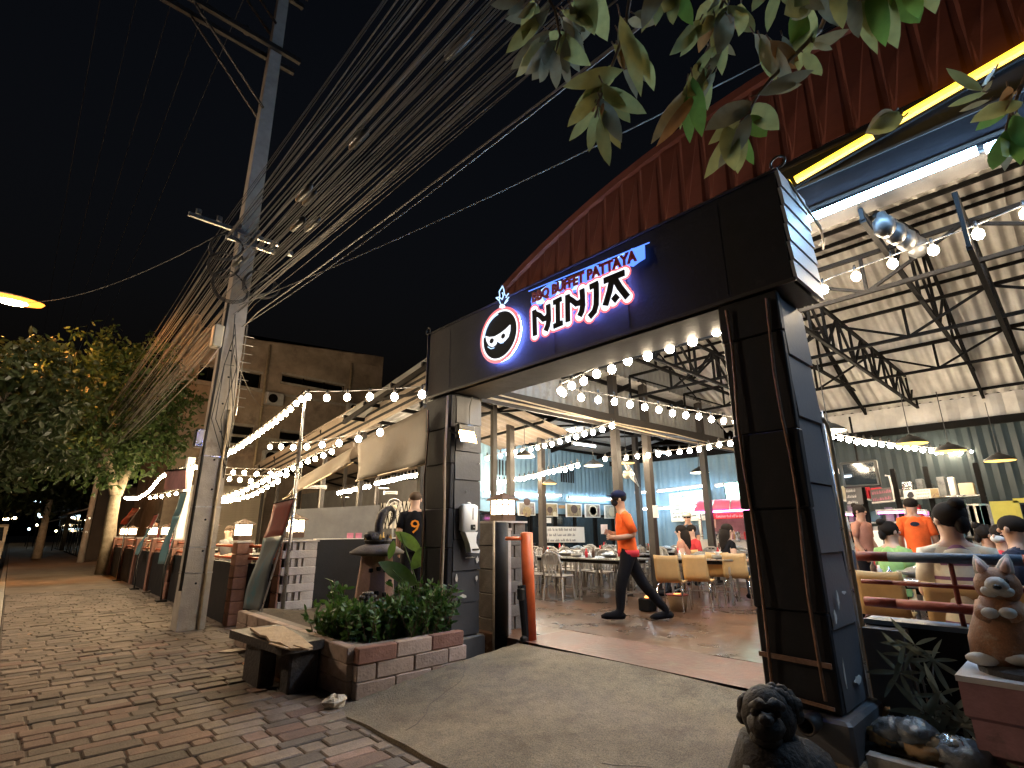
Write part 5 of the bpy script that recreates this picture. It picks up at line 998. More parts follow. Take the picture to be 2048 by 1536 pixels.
for s,(px,py,qx,qy) in ((-1,(1976,1160,1948,1110)),(1,(2008,1158,2014,1108))):
    a,b = rp2(px,py),rp2(qx,qy); part('ear','rabbit_white',rb,lambda m: m.tube([a,a.lerp(b,.35),a.lerp(b,.7),b],[.03,.044,.03,.005],9),True); part('inner_ear','rabbit_pink',rb,lambda m: m.tube([a.lerp(b,.15)-dirr*.03,a.lerp(b,.45)-dirr*.04,a.lerp(b,.85)-dirr*.02],[.018,.026,.008],8),True)
    part('eye','black_eye',rb,lambda m: m.ell(rp2(1995+s*17,1163,-.088),.015,8,6)); part('paw','rabbit_white',rb,lambda m: m.ell(rp2(1998+s*18,1226,-.125),(.042,.042,.03),10,7),True); part('arm','rabbit_tan',rb,lambda m: m.tube([rp2(1998+s*29,1210,.0),rp2(1998+s*29,1228,-.07),rp2(1998+s*22,1232,-.12)],[.05,.05,.04],9),True)
    part('foot','rabbit_white',rb,lambda m: m.ell(rp2(2000+s*33,1318,-.10),(.05,.085,.035),10,7),True)
part('nose','black_eye',rb,lambda m: m.ell(rp2(1994,1174,-.15),(.022,.022,.015),8,6),True); part('base','stone_dark',rb,lambda m: m.lathe([(.22,0),(.22,.03),(.17,.05)],RP+V((0,0,zt+.001)),16))
# lion guardian
LC = V((2.78,1.22,0)); ld_ = V((LC.x,LC.y,0)).normalized(); DL = math.hypot(LC.x,LC.y)
ln = thing('lion_statue','dark weathered stone guardian lion statue, coloured darker as if backlit, in front of right gate pillar','statue',(LC.x,LC.y,0))
def lp(px,py,dep=0): d = ray(px,py); h = math.hypot(d.x,d.y); return C0+d*((DL+dep)/h)
part('body','lion_stone_shaded',ln,lambda m: m.tube([lp(1550,1640),lp(1548,1580),lp(1545,1520),lp(1540,1470)],[.24,.21,.17,.13],16).ell(lp(1600,1580,.15),(.2,.2,.22),12,8,0,None,.05,2).tube([lp(1515,1680,-.16),lp(1515,1600,-.16),lp(1518,1540,-.12)],[.07,.065,.07],9).tube([lp(1565,1680,-.16),lp(1565,1600,-.16),lp(1560,1540,-.12)],[.07,.065,.07],9),True)
hdl = part('head','lion_stone_shaded',ln,lambda m: m.ell(lp(1536,1432),(.118,.118,.13),16,12,0,None,.03,4).ell(lp(1532,1452,-.11),(.085,.08,.06),10,8,0,None,.05,6).ell(lp(1532,1476,-.09),(.075,.07,.035),10,8),True)
part('brow','lion_stone_shaded',hdl,lambda m: m.tube([lp(1503,1415,-.10),lp(1520,1408,-.14),lp(1533,1416,-.15),lp(1548,1408,-.14),lp(1565,1415,-.10)],[.02,.028,.02,.028,.02],8),True); part('nose','lion_stone_shaded',hdl,lambda m: m.ell(lp(1532,1440,-.19),(.035,.035,.025),9,7),True)
for s in (-1,1): part('eye','lion_stone_shaded',hdl,lambda m: m.ell(lp(1533+s*22,1424,-.125),.024,8,6),True); part('ear','lion_stone_shaded',hdl,lambda m: m.ell(lp(1536+s*48,1412,.02),(.035,.035,.05),8,6),True)
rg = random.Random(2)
part('mane_curls','lion_stone_shaded',ln,lambda m: [m.ell(lp(1538+50*math.cos(a)*(1.05 if j else .85),1428-49*math.sin(a)*(1.02 if j else .8)+(40 if math.sin(a)<-.3 else 0),.04*j),rg.uniform(.026,.042),8,6,0,None,.1,k) for j in (0,1) for k,a in enumerate([i*.36-.7 for i in range(13)])]+[m.ell(lp(1497+rg.uniform(0,92),1500+rg.uniform(-10,70),-.02+rg.uniform(0,.12)),rg.uniform(.03,.045),8,6,0,None,.1,k) for k in range(26)],True)
part('plinth','concrete',ln,lambda m: m.box2(LC.x-.28,LC.x+.28,LC.y-.28,LC.y+.28,rampz(LC.x)-.03,.12))
# pinnate plants in front of the low wall
def starplant(label, base, tops, seed, mm='leaf_dark'):
    rg = random.Random(seed); t = thing('spiky_plant',label,'plant',tuple(base)); st = MB()
    for (p,) in [(q,) for q in tops]:
        p = V(p); st.tube([V(base),V(base).lerp(p,.5)+V((0,0,.06)),p],[.009,.007,.004],5)
        m = MB(); n = rg.choice([5,6,7])
        for k in range(n):
            a = k*6.283/n+rg.uniform(-.2,.2); d = V((-.35,math.cos(a),math.sin(a)*.8)); m2 = .15*rg.uniform(.8,1.35)
            bigleaf(m,p,d,m2,m2*.17,V((-1,.2,.4)),0,rg.uniform(.1,.45))
        m.build('leaf_cluster',mm,t,True)
    st.build('stems','twig',t,True); return t
XQ = 4.35
starplant('dull green plant with star shaped leaf clusters against the low wall',ax(1880,1520,XQ),[ax(*p,XQ) for p in ((1830,1290),(1810,1310),(1865,1320),(1800,1345))],1)
starplant('dark leafy plant at the foot of the pink pedestal',ax(1900,1530,XQ-.1),[ax(*p,XQ-.1) for p in ((1880,1390),(1850,1425),(1905,1420),(1870,1440),(1925,1450),(1890,1460))],2)
for k,(px,py,mm,s) in enumerate(((1775,1475,'cardboard',.10),(1790,1465,'trash_plastic',.11),(1850,1495,'cardboard',.13),(1905,1500,'foil',.10),(1830,1470,'trash_plastic',.12),(1930,1520,'trash_plastic',.14),(1760,1510,'black_plastic',.13))):
    p = ax(px,py,4.1); tag(part('crumpled_litter',mm,None,lambda m: m.ell(p,(s,s,s*.7),22,15,0,None,.16,k+3),True),['crumpled brown paper by the drain pipe','crumpled grey plastic bag by the conduit','torn cardboard piece under the star leaved plant','crumpled foil beside the pink pedestal','grey plastic wrap under the teal strip','pale plastic bag at the pedestal foot','black bag against the plinth'][k],'litter')
pth = tag(part('planting_bed','soil',None,lambda m: m.grid(lambda u,v: V((3.95+u*.72,1.22-5.4*v,.18+.05*math.sin(u*7+v*30)+.04*math.sin(v*50))),10,40)), kind='structure')
tag(part('bed_kerb','concrete',None,lambda m: m.box2(3.86,3.95,-4.2,1.15,-.05,.24)), kind='structure')
part_t = tag(part('teal_strip','banner_teal',None,lambda m: m.bar(ax(1772,1438,4.2),ax(1830,1460,4.2),.012,.03)),'short teal plastic strip sticking out of the litter','strip')

dl = MB(); rg = random.Random(31)
for k in range(90):
    x, y = rg.uniform(4.0,4.62), rg.uniform(-.6,1.2); bigleaf(dl,V((x,y,.24+rg.uniform(0,.06))),V((rg.uniform(-1,1),rg.uniform(-1,1),rg.uniform(-.2,.3))),rg.uniform(.06,.14),rg.uniform(.03,.06),V((0,0,1)),rg.choice([0,0,1]),rg.uniform(-.3,.4))
for k in range(26):
    x, y = rg.uniform(.3,2.3), rg.uniform(3.5,15); bigleaf(dl,V((x,y,.006)),V((rg.uniform(-1,1),rg.uniform(-1,1),.05)),rg.uniform(.05,.11),rg.uniform(.02,.045),V((0,0,1)),rg.choice([0,1]),rg.uniform(-.2,.1))
tag(dl.build('dry_leaves',['leaf_dry','leaf_dark'],None,True),'fallen dry leaves scattered over the planting bed and pavement','leaves',None,'stuff')
# ------------------------------------------------------------------ furniture prototypes (face +Y)
gc = thing('plastic_chair','chair','chair',(0,0,0),'grey plastic chairs around the tables')
part('seat','grey_plastic',gc,lambda m: m.cbox((0,0,.43),(.42,.42,.035),.015))
part('back_frame','grey_plastic',gc,lambda m: m.tube([(-.19,-.2,.44),(-.21,-.24,.65),(-.17,-.27,.80),(-.07,-.285,.85),(.07,-.285,.85),(.17,-.27,.80),(.21,-.24,.65),(.19,-.2,.44)],.02,6),True)
for x in (-.09,0,.09): part('back_slat','grey_plastic',gc,lambda m: m.bar((x*.8,-.205,.44),(x,-.28,.83),.05,.012))
part('back_panel','grey_plastic',gc,lambda m: m.bar((-.17,-.265,.72),(.17,-.265,.72),.012,.16))
for x in (-1,1):
    for y in (-1,1): part('leg','grey_plastic',gc,lambda m: m.tube([(x*.18,y*.17,.42),(x*.22,y*.21,0)],[.022,.016],6))
lc = thing('laminate_chair','chair','chair',(0,0,0),'tan laminate chairs')
prof = [(.20,.455),(.10,.45),(-.05,.445),(-.15,.455),(-.20,.50),(-.225,.58),(-.25,.72),(-.275,.86)]
part('shell','laminate',lc,lambda m: m.grid(lambda u,v: V(((u-.5)*.40*(1-.10*max(0,v-.6)), prof[min(7,int(v*7))][0]*(1-(v*7)%1)+prof[min(7,int(v*7)+1)][0]*((v*7)%1), prof[min(7,int(v*7))][1]*(1-(v*7)%1)+prof[min(7,int(v*7)+1)][1]*((v*7)%1)-.012*math.cos((u-.5)*3))),8,14),True,.014)
for x in (-1,1):
    part('leg','chrome',lc,lambda m: m.tube([(x*.12,-.02,.43),(x*.17,.14,.42),(x*.19,.17,.38),(x*.21,.23,0)],.011,7),True)
    part('leg','chrome',lc,lambda m: m.tube([(x*.12,-.02,.43),(x*.17,-.15,.42),(x*.19,-.18,.38),(x*.21,-.25,0)],.011,7),True)
tbp = thing('dining_table','table','table',(0,0,0),'dining tables')
part('top','steel',tbp,lambda m: m.cbox((0,0,.735),(.75,1.15,.03),.006)); part('apron','steel_black',tbp,lambda m: m.box2(-.33,.33,-.52,.52,.66,.718))
for x in (-1,1):
    for y in (-1,1): part('leg','steel',tbp,lambda m: m.box2(x*.32-.018,x*.32+.018,y*.50-.018,y*.50+.018,0,.66))
part('stretcher','steel',tbp,lambda m: m.bar((-.32,-.5,.18),(.32,-.5,.18),.02,.02).bar((-.32,.5,.18),(.32,.5,.18),.02,.02).bar((0,-.5,.18),(0,.5,.18),.02,.02))
gr = thing('table_grill','domed metal grill pan standing on a dining table','grill',(0,0,0),'grill pans on the tables')
part('pan','steel',gr,lambda m: m.lathe([(.10,0),(.15,.02),(.19,.05),(.20,.06),(.16,.05),(.10,.09),(.03,.11)],(0,0,0),18),True); part('pot','pot_clay',gr,lambda m: m.lathe([(.10,-.06),(.13,-.01),(.12,0)],(0,0,.06-.06+.0),14)); 
cd = thing('condiment_set','small bottles and white napkin box on a dining table','condiments',(0,0,0),'condiments on the tables')
for x,y,c_,h_ in ((0,0,'white_plastic',.12),(.07,.03,'red_cloth',.16),(-.06,.05,'dark_wood',.18),(.02,-.09,'foil',.1)): part('bottle',c_,cd,lambda m: m.lathe([(.028,0),(.03,h_*.6),(.012,h_*.75),(.012,h_)],(x,y,0),9),True)
plt = thing('plate_stack','stack of white plates and bowls on a dining table','plates',(0,0,0),'plates on the tables')
for k in range(4): part('plate','white_plastic',plt,lambda m: m.lathe([(.06,0),(.12,.02),(.125,.024),(.06,.008)],(0,0,k*.014),16),True)
part('bowl','white_plastic',plt,lambda m: m.lathe([(.03,0),(.07,.05),(.075,.052),(.03,.01)],(.0,.0,.06),14),True)
rg = random.Random(21)
names = {(8.3,7.3):'nearest the orange post',(10.0,7.2):'behind the walking waiter',(11.9,7.2):'beyond the ceiling fan',(8.9,9.3):'under the round food picture',(10.9,9.2):'below the white notice board',(12.9,9.3):'in the back corner',(13.0,5.9):'in front of the menu board',(8.3,6.2):'just behind the walking waiter'}
def tops(x,y,w):
    place(gr,(x+.05,y+.05,FL+.753),rg.random(),'domed metal grill pan on the table '+w); place(cd,(x-.2,y+.35,FL+.753),rg.random()*3,'small bottles and napkin box on the table '+w); place(plt,(x-.1,y-.35,FL+.753),0,'stack of white plates on the table '+w)
for (x,y),w in names.items():
    place(tbp,(x,y,FL),0,'steel dining table '+w)
    for dx,dy,rz in ((-.62,.3,-90),(-.62,-.3,-90),(.62,.3,90),(.62,-.3,90)):
        if (x,y)==(8.3,6.2): continue
        place(gc,(x+dx+rg.uniform(-.06,.06),y+dy+rg.uniform(-.05,.05),FL),R(rz+rg.uniform(-14,14)),'grey plastic chair, '+('gate side' if dx<0 else 'stall side')+(', picture wall end' if dy>0 else ', open floor end')+', at table '+w)
    tops(x,y,w)
for k in range(7): place(gc,(7.7+k*.62+rg.uniform(-.05,.05),8.1-.12*k+rg.uniform(-.1,.1),FL),R(rg.uniform(-25,10)),'grey plastic chair in the loose row before the tables')
for k in range(7): place(gc,(8.4+k*.66+rg.uniform(-.05,.05),8.55-.1*k+rg.uniform(-.1,.1),FL),R(180+rg.uniform(-20,20)),'grey plastic chair turned away in the second loose row')
def onfloor(px,py): return az(px,py,FL)
def dirp(px, dist, z=FL): d = ray(px,1060); h = math.hypot(d.x,d.y); return V((d.x/h*dist,d.y/h*dist,z))
for k,(px,dist,rz,w) in enumerate(((1336,9.3,-75,'first in the row behind the waiter'),(1390,9.6,-75,'second in the row behind the waiter'),(1432,10.6,-70,'third in the row beside the dark haired woman'),(1464,10.4,-70,'nearest the right gate pillar inside the hall'),(1368,11.4,110,'facing the row across the table'),(1748,6.6,-85,'behind the blue rail next to the conduit'),(1893,5.5,-88,'under the striped shirt'),(2050,5.6,-92,'behind the rabbit ears'),(1800,8.2,-80,'under the green shirt'),(1940,8.5,-90,'beyond the striped shirt'),(1830,7.6,95,'turned toward the railing'))):
    place(lc,tuple(dirp(px,dist)),R(rz),'tan laminate chair '+w)
for px,dist,rz,w in ((1400,10.6,15,'between the tan chairs'),(1830,7.2,5,'in front of the green shirted diner'),(1960,6.6,0,'in front of the striped shirt'),(1480,11.4,10,'beside the pink stall')):
    p = dirp(px,dist); place(tbp,tuple(p),R(rz),'steel dining table '+w); tops(p.x,p.y,w)
bk1 = onfloor(1357,1222); ct_ = thing('charcoal_bucket','clay charcoal bucket with glowing coals on the hall floor','bucket',tuple(bk1)); part('bucket','pot_clay',ct_,lambda m: m.lathe([(.12,0),(.16,.22),(.17,.24),(.14,.24),(.12,.2)],bk1,16),True); part('coals','ember',ct_,lambda m: m.ell(bk1+V((0,0,.225)),(.10,.10,.035),9,6,0,None,.2,1)); part('lip','red_pipe',ct_,lambda m: m.lathe([(.17,.235),(.18,.25),(.15,.255)],bk1,16))
bk2 = onfloor(1300,1225)+V((.1,.1,0)); ct2 = thing('charcoal_tray','small charcoal tray behind the waiter with glowing embers','tray',tuple(bk2)); part('tray','steel_black',ct2,lambda m: m.cbox(bk2+V((0,0,.1)),(.22,.22,.2),.02)); part('embers','ember',ct2,lambda m: m.ell(bk2+V((0,0,.2)),(.05,.05,.03),8,5,0,None,.2,2))
# ------------------------------------------------------------------ lamps inside
def tubelamp(label, a, b, matn='tube_white', r=.022, grp=None):
    t = thing('tube_lamp',label,'lamp',tuple(a),grp); d = (b-a).normalized(); part('tube',matn,t,lambda m: m.tube([a,b],r,8)); part('batten','tin_white',t,lambda m: m.bar(a-d*.04+V((0,0,.05)),b+d*.04+V((0,0,.05)),.05,.035)); part('end_cap','tin_white',t,lambda m: m.bar(a-d*.04+V((0,0,.0)),a-d*.001,.05,.06).bar(b+d*.001,b+d*.04,.05,.06)); return t
for k,(x0,x1,y) in enumerate(((970,1005,985),(1028,1084,988),(1087,1121,990),(1138,1222,995))):
    tubelamp(['white tube lamp at the edge of the gate pillar','white tube lamp above the round food picture','white tube lamp above the second food picture','long white tube lamp above the framed pictures'][k],ay(x0,y,10.88),ay(x1,y+(x1-x0)*.045,10.88))
for k,(a,b,c,d) in enumerate(((1272,986,1300,984),(1316,983,1415,971),(1275,1019,1302,1017),(1318,1017,1355,1015),(1360,1015,1394,1013),(1432,972,1446,970))):
    tubelamp(['short upper tube lamp beside the brown column','long tube lamp above the menu board','short lower tube lamp beside the brown column','lower tube lamp across the menu board','lower tube lamp beside the pink awning','short tube lamp beside the green sign'][k],ax(a,b,14.6),ax(c,d,14.6))
for k,(a,b,c,d) in enumerate(((1015,892,1047,886),(1146,887,1190,893),(1122,869,1166,858),(1310,903,1338,907),(1132,862,1150,858))):
    tubelamp(['short roof tube lamp near the gate pillar','roof tube lamp level with the lean-to purlins','slanted roof tube lamp near the ridge','short roof tube lamp beside the dark column','small roof tube lamp under the lean-to'][k],az(a,b,3.85),az(c,d,3.85))
tubelamp('small white tube lamp right of the gate pillar',ax(1650,948,11.5),ax(1673,945,11.5))
for k,(a,b,c,d) in enumerate(((1690,1029,1725,1031),(1757,1026,1808,1024),(1822,1024,1850,1026))): tubelamp('pink tube lamp across the stall shelves','x' and ax(a,b,13.2),ax(c,d,13.2),'tube_pink',.016,'pink stall tubes')
def pendant(label, p, r, inner, ceil=1.0, body='black_plastic'):
    t = thing('pendant_lamp',label,'lamp',tuple(p)); part('shade',body,t,lambda m: m.lathe([(r,0),(r*.95,.02),(r*.45,r*.42),(.05,r*.5),(.03,r*.62)],p,18),True,.003); part('glowing_inside',inner,t,lambda m: m.lathe([(r*.93,-.010),(r*.94,-.003)],p,18)); part('cord','cable',t,lambda m: m.tube([p+V((0,0,r*.6)),p+V((0,0,r*.6+ceil))],.008,5)); return t
for px,py,z,r_,inn,lab in ((1658,862,2.95,.24,'pendant_white','pendant lamp touching the right gate pillar'),(1822,887,2.95,.26,'pendant_in','yellow lined pendant lamp above the orange shirt'),(1900,902,2.9,.26,'pendant_in','yellow lined pendant lamp above the striped shirt'),(2000,921,2.75,.25,'pendant_in','lowest yellow lined pendant lamp near yellow cabinet'),(1049,913,3.1,.24,'pendant_white','small pendant lamp beside the first roof column'),(1187,931,3.0,.24,'pendant_white','pendant lamp above the vent slots'),(1253,926,3.2,.22,'pendant_in','pendant lamp above the wall fan'),(1399,945,3.0,.26,'pendant_white','dark bell pendant lamp above the menu board'),(1099,967,2.6,.18,'pendant_in','low pendant lamp above the second picture'),(766,976,2.8,.2,'pendant_white','pendant lamp under the shed roof beside the post'),(843,1003,2.6,.16,'pendant_white','low pendant lamp above the jersey man'),(690,994,2.75,.16,'pendant_white','small pendant lamp under the shed bulb string')):
    pendant(lab,az(px,py,z),r_,inn)
for k,(a,b,c) in enumerate(((608,976,650),(770,987,792))): p,q = ay(a,b,14),ay(c,b,14); tubelamp('unlit white tube lamp under the shed roof',p,q,'tin_white',.02,'unlit shed tubes')
# glass float cluster hanging under the truss
gl = thing('hanging_jars','row of dark glass jars hanging from the roof truss','jars',tuple(az(1790,465,4.7)))
for k in range(4): p = az(1768+22*k,452+14*k,4.6); part('jar','black_plastic',gl,lambda m: m.lathe([(.05,-.12),(.10,-.06),(.10,.06),(.05,.12),(.04,.16)],p,12),True)
part('rail','steel_black',gl,lambda m: m.bar(az(1750,430,4.85),az(1850,492,4.85),.05,.05))
# wall fan
fnp = ay(1262,945,6.45); fn_ = thing('wall_fan','pale wall fan with wide guard mounted on the brown column','fan',tuple(fnp)); T = Matrix.Translation(fnp) @ Matrix.Rotation(R(62),4,'X') @ Matrix.Rotation(R(25),4,'Y')
part('guard','steel',fn_,lambda m: [m.tube([T @ V((r_*math.cos(a),r_*math.sin(a),.04*(1-r_/.33))) for a in [i*.262 for i in range(25)]],.006,5) for r_ in (.33,.22,.11)]+[m.tube([T @ V((.05*math.cos(a),.05*math.sin(a),.05)),T @ V((.33*math.cos(a),.33*math.sin(a),0))],.004,4) for a in [i*.393 for i in range(16)]])
for k in range(3): part('blade','cream_paint',fn_,lambda m: m.grid(lambda u,v: T @ Matrix.Rotation(k*2.09,4,'Z') @ V((.05+.24*u,(v-.5)*(.08+.14*u),-.03+.05*(v-.5))),5,4),True,.004)
part('motor','cream_paint',fn_,lambda m: m.ell(T @ V((0,0,-.1)),(.09,.09,.09),12,8),True); part('arm','steel',fn_,lambda m: m.tube([T @ V((0,0,-.12)),fnp+V((.1,.1,.1)),fnp+V((.12,.06,-.05))],.02,7))
f2 = ay(788,1015,10.6); fn2 = thing('pedestal_fan','round guard fan above the dark guardian figure under the shed','fan',tuple(f2)); part('guard','steel',fn2,lambda m: [m.tube([f2+V((r_*math.cos(a),0,r_*math.sin(a))) for a in [i*.262 for i in range(25)]],.008,5) for r_ in (.20,.12)]); part('motor','cream_paint',fn2,lambda m: m.ell(f2,(.06,.1,.06),10,7),True); part('pole','steel',fn2,lambda m: m.tube([f2,f2-V((0,0,f2.z-FL))],.02,6))
# ------------------------------------------------------------------ pictures, notice, menu, stalls
def framed(label, q, plane, inner, blobs, y=10.93):
    P = [ay(*p,y) for p in q]; t = thing('food_picture',label,'picture',tuple(P[0])); c = sum(P,V((0,0,0)))/4
    part('frame','white_paint',t,lambda m: m.prism([tuple(p) for p in P],(0,.03,0))); part('print',inner,t,lambda m: m.prism([tuple(c.lerp(p,.88)-V((0,.004,0))) for p in P],(0,.006,0)))
    w = (P[1]-P[0]).length
    for (u,v,r_,mm) in blobs: o = c+V((u*w,-.010,v*w)); part('dish',mm,t,lambda m: m.prism([tuple(o+V((r_*w*math.cos(a),0,r_*w*.8*math.sin(a)))) for a in [i*.524 for i in range(12)]],(0,.004,0)))
for k,(x0,x1,y0,inner,bl,lab) in enumerate(((1036,1070,1004,'poster_b',[(0,-.12,.26,'poster'),(0,.3,.2,'dark_wood')],'framed food picture with a round yellow dish'),(1088,1115,1006,'poster',[(-.1,0,.2,'dark_wood'),(.25,-.2,.15,'cream_paint')],'framed food picture partly behind the column'),(1132,1163,1007,'poster',[(0,.05,.22,'dark_wood')],'framed food picture above the notice board'),(1170,1200,1008,'poster_b',[(0,0,.3,'cream_paint'),(0,0,.22,'dark_wood')],'framed food picture with an oval dark dish'),(1209,1238,1010,'menu_print',[(0,0,.25,'cream_paint')],'framed picture right beside the waiter'))):
    framed(lab,((x0,y0),(x1,y0+1),(x1+1,y0+27),(x0+1,y0+27)),0,inner,bl)
def writing(m, P0, P1, P3, rows, seed, fill=.75, up=.55):       # rows of tiny strokes between corner points (top-left, top-right, bottom-left)
    rg = random.Random(seed); ux = (P1-P0); uy = (P3-P0); n = ux.cross(uy).normalized(); 
    if n.dot(C0-P0) < 0: n = -n
    for r_ in range(rows):
        v0 = (r_+.22)/rows; u = .06
        while u < .94*fill+.05:
            wl_ = rg.uniform(.03,.1); e = min(u+wl_,.95)
            while u < e:
                w = rg.uniform(.005,.012); h = rg.uniform(.4,1)*up/rows
                a = P0+ux*u+uy*(v0+up/rows-h)+n*.004; m.prism([tuple(a),tuple(a+ux*w),tuple(a+ux*w+uy*h),tuple(a+uy*h)],tuple(n*.002)); u += w*1.7
            u += .025
nb = thing('notice_board','white notice board with three lines of writing below the pictures','sign',tuple(ay(1125,1070,10.7))); q = [ay(*p,10.7) for p in ((1083,1053),(1168,1054),(1170,1086),(1084,1086))]
part('board','white_paint',nb,lambda m: m.prism([tuple(p) for p in q],(0,.03,0))); part('edge','steel_black',nb,lambda m: m.bar(q[3],q[2],.02,.03)); part('lettering','ink_grey',nb,lambda m: writing(m,q[0],q[1],q[3],3,1))
for (x0,y0,x1,y1,lab) in ((1091,1036,1102,1046,'small white paper sheet under the second picture'),(1118,1010,1130,1017,'small brown box fixed between two pictures')): a,b = ay(x0,y0,10.95),ay(x1,y1,10.95); tag(part('paper_sheet' if y0>1020 else 'wall_box','white_paint' if y0>1020 else 'cardboard',None,lambda m: m.box2(a.x,b.x,10.94,10.975,b.z,a.z)),lab,'paper' if y0>1020 else 'box')
def xboard(name,label,q,x,mm,th=.04,cat='sign'):
    P = [ax(*p,x) for p in q]; t = thing(name,label,cat,tuple(P[0])); part('board',mm,t,lambda m: m.prism([tuple(p) for p in P],(th,0,0))); return t,P
t,P = xboard('menu_board','large cream menu board with grey print on far wall',((1338,988),(1418,978),(1421,1040),(1343,1044)),14.85,'cream_paint')
part('print','menu_print',t,lambda m: m.prism([tuple(P[0].lerp(P[2],k_)-V((.01,0,0))) for k_ in ()] or [tuple(ax(*p,14.83)) for p in ((1343,989),(1416,981),(1418,1012),(1345,1016))],(.012,0,0))); part('lettering','ink',t,lambda m: writing(m,P[0].lerp(P[3],.1),P[1].lerp(P[2],.1),P[3].lerp(P[0],.1),6,3,.9))
t,P = xboard('lit_sign','bright green white lit sign above the pink stall',((1447,966),(1488,961),(1493,998),(1452,1001)),14.2,'steel_black',.15); part('face','sign_green',t,lambda m: m.prism([tuple(ax(*p,14.17)) for p in ((1449,967),(1487,963),(1491,996),(1454,999))],(.02,0,0)))
stl = thing('pink_stall','food stall with pink domed awning and pink light tube','stall',tuple(ax(1440,1060,13.8)-V((0,0,.5))))
aw = [ax(*p,13.4) for p in ((1388,1024),(1500,1018))]; top = [ax(*p,14.1) for p in ((1404,1003),(1500,999))]
part('awning','pink_awning',stl,lambda m: m.grid(lambda u,v: aw[0].lerp(aw[1],u).lerp(top[0].lerp(top[1],u),v)+V((0,0,.16*math.sin(v*3.14)*.8)),20,8),True,.01)
for u in (.33,.66): part('awning_rib','steel',stl,lambda m: m.tube([aw[0].lerp(aw[1],u).lerp(top[0].lerp(top[1],u),v/6)+V((-.01,0,.012+.16*math.sin(v/6*3.14)*.8)) for v in range(7)],.012,5))
part('pink_tube','tube_pink',stl,lambda m: m.tube([aw[0]+V((-.02,0,-.02)),aw[1]+V((-.02,0,-.02))],.02,7))
sgn = part('sign_band','red_cloth',stl,lambda m: m.prism([tuple(ax(*p,13.42)) for p in ((1421,1028),(1500,1024),(1500,1036),(1422,1039))],(.03,0,0)))
a,b = ax(1432,1035,13.40), ax(1492,1031,13.40); text_mesh('Customers food will be charged',.09,'lettering','ink_white',sgn,tframe(V((13.40,a.y,a.z))),(a-b).length,.002,0,True)
part('counter','pale_board',stl,lambda m: m.box2(13.4,14.4,aw[1].y-.1,aw[0].y-.1,FL,FL+.95)); part('counter_top','steel',stl,lambda m: m.box2(13.36,14.44,aw[1].y-.14,aw[0].y-.06,FL+.952,FL+.99))
for yy in (aw[0].y-.15,aw[1].y+.1): part('post','steel',stl,lambda m: m.box2(13.43,13.49,yy,yy+.06,FL+.99,aw[0].z))
for k in range(8): yy = aw[1].y+.2+k*(aw[0].y-aw[1].y-.4)/8; part('jar',['white_plastic','red_cloth','foil','laminate'][k%4],stl,lambda m: m.lathe([(.06,0),(.07,.15),(.05,.2)],(13.6+.2*(k%2),yy,FL+.991),10))
part('back_panel','rose_board',stl,lambda m: m.box2(14.42,14.46,aw[1].y,aw[0].y,FL,aw[0].z-.1))
t,P = xboard('price_card','pink paper card hanging below the stall sign',((1416,1040),(1431,1038),(1432,1056),(1418,1057)),13.2,'rabbit_pink',.01); part('mark','ink',t,lambda m: writing(m,P[0],P[1],P[3],2,8))
# shop shelves along the far wall to the right
shp = thing('shelf_stall','dark framed stall with shelves of goods and pink tubes','stall',(13.3,3,FL)); X = 13.3
for px in (1683,1737,1805,1873,1978): p = ax(px,1040,X); part('upright','steel_black',shp,lambda m: m.box2(X-.04,X+.04,p.y-.04,p.y+.04,FL,2.7))
ya_, yb_ = ax(1683,1040,X).y, ax(1978,1040,X).y
for zz in (1.15,1.62,2.1): part('shelf','steel',shp,lambda m: m.box2(X,X+.5,yb_,ya_,zz-.015,zz+.015))
rg = random.Random(5)
goods = ['white_plastic','pink_red_cloth','trash_plastic','poster_b','cream_paint','banner_teal','pale_board','foil','grey_cloth']
for zz in (1.17,1.64,2.115):
    y = yb_+.1
    while y < ya_-.2:
        w, h = rg.uniform(.10,.3), rg.uniform(.15,.38); part('goods_box',rg.choice(goods),shp,lambda m: m.cbox((X+.2+rg.uniform(-.05,.05),y+w/2,zz+h/2),(.2,w*.92,h),.012)); y += w+rg.uniform(.0,.08)
part('counter','dark_wood',shp,lambda m: m.box2(X-.6,X-.1,ax(1880,1090,X).y,ax(1690,1090,X).y,FL,FL+.85))
for k in range(14): p = ax(1776+k*7,1090,X-.62); part('counter_slat','rust_rod',shp,lambda m: m.box2(X-.63,X-.602,p.y-.02,p.y+.02,FL+.1,FL+.85))
part('counter_case','white_plastic',shp,lambda m: m.cbox((X-.35,ax(1797,1070,X).y,FL+1.03),(.4,.75,.36),.02)); part('case_glass','trash_plastic',shp,lambda m: m.box2(X-.56,X-.552,ax(1815,1070,X).y,ax(1778,1070,X).y,FL+.9,FL+1.18))
for k,(px,mm) in enumerate(((1890,'trash_plastic'),(1905,'white_plastic'),(1922,'banner_teal'),(1935,'trash_plastic'),(1948,'white_cloth'),(1962,'banner_teal'),(1972,'trash_plastic'))):
    a = ax(px,1010,X-.05); part('hanging_bag',mm,shp,lambda m: m.cbox(a-V((0,0,.22)),(.1,.22,.48),.03)); a2 = ax(px+3,1062,X-.05); part('hanging_bag',mm,shp,lambda m: m.cbox(a2,(.1,.2,.26),.03))
t,P = xboard('print_panel','faded dark banner with pink writing on stall front',((1690,976),(1722,973),(1727,1008),(1694,1011)),13.15,'tarp_grey',.02); part('lettering','ink_white',t,lambda m: writing(m,P[0],P[1],P[3],3,5,.6))
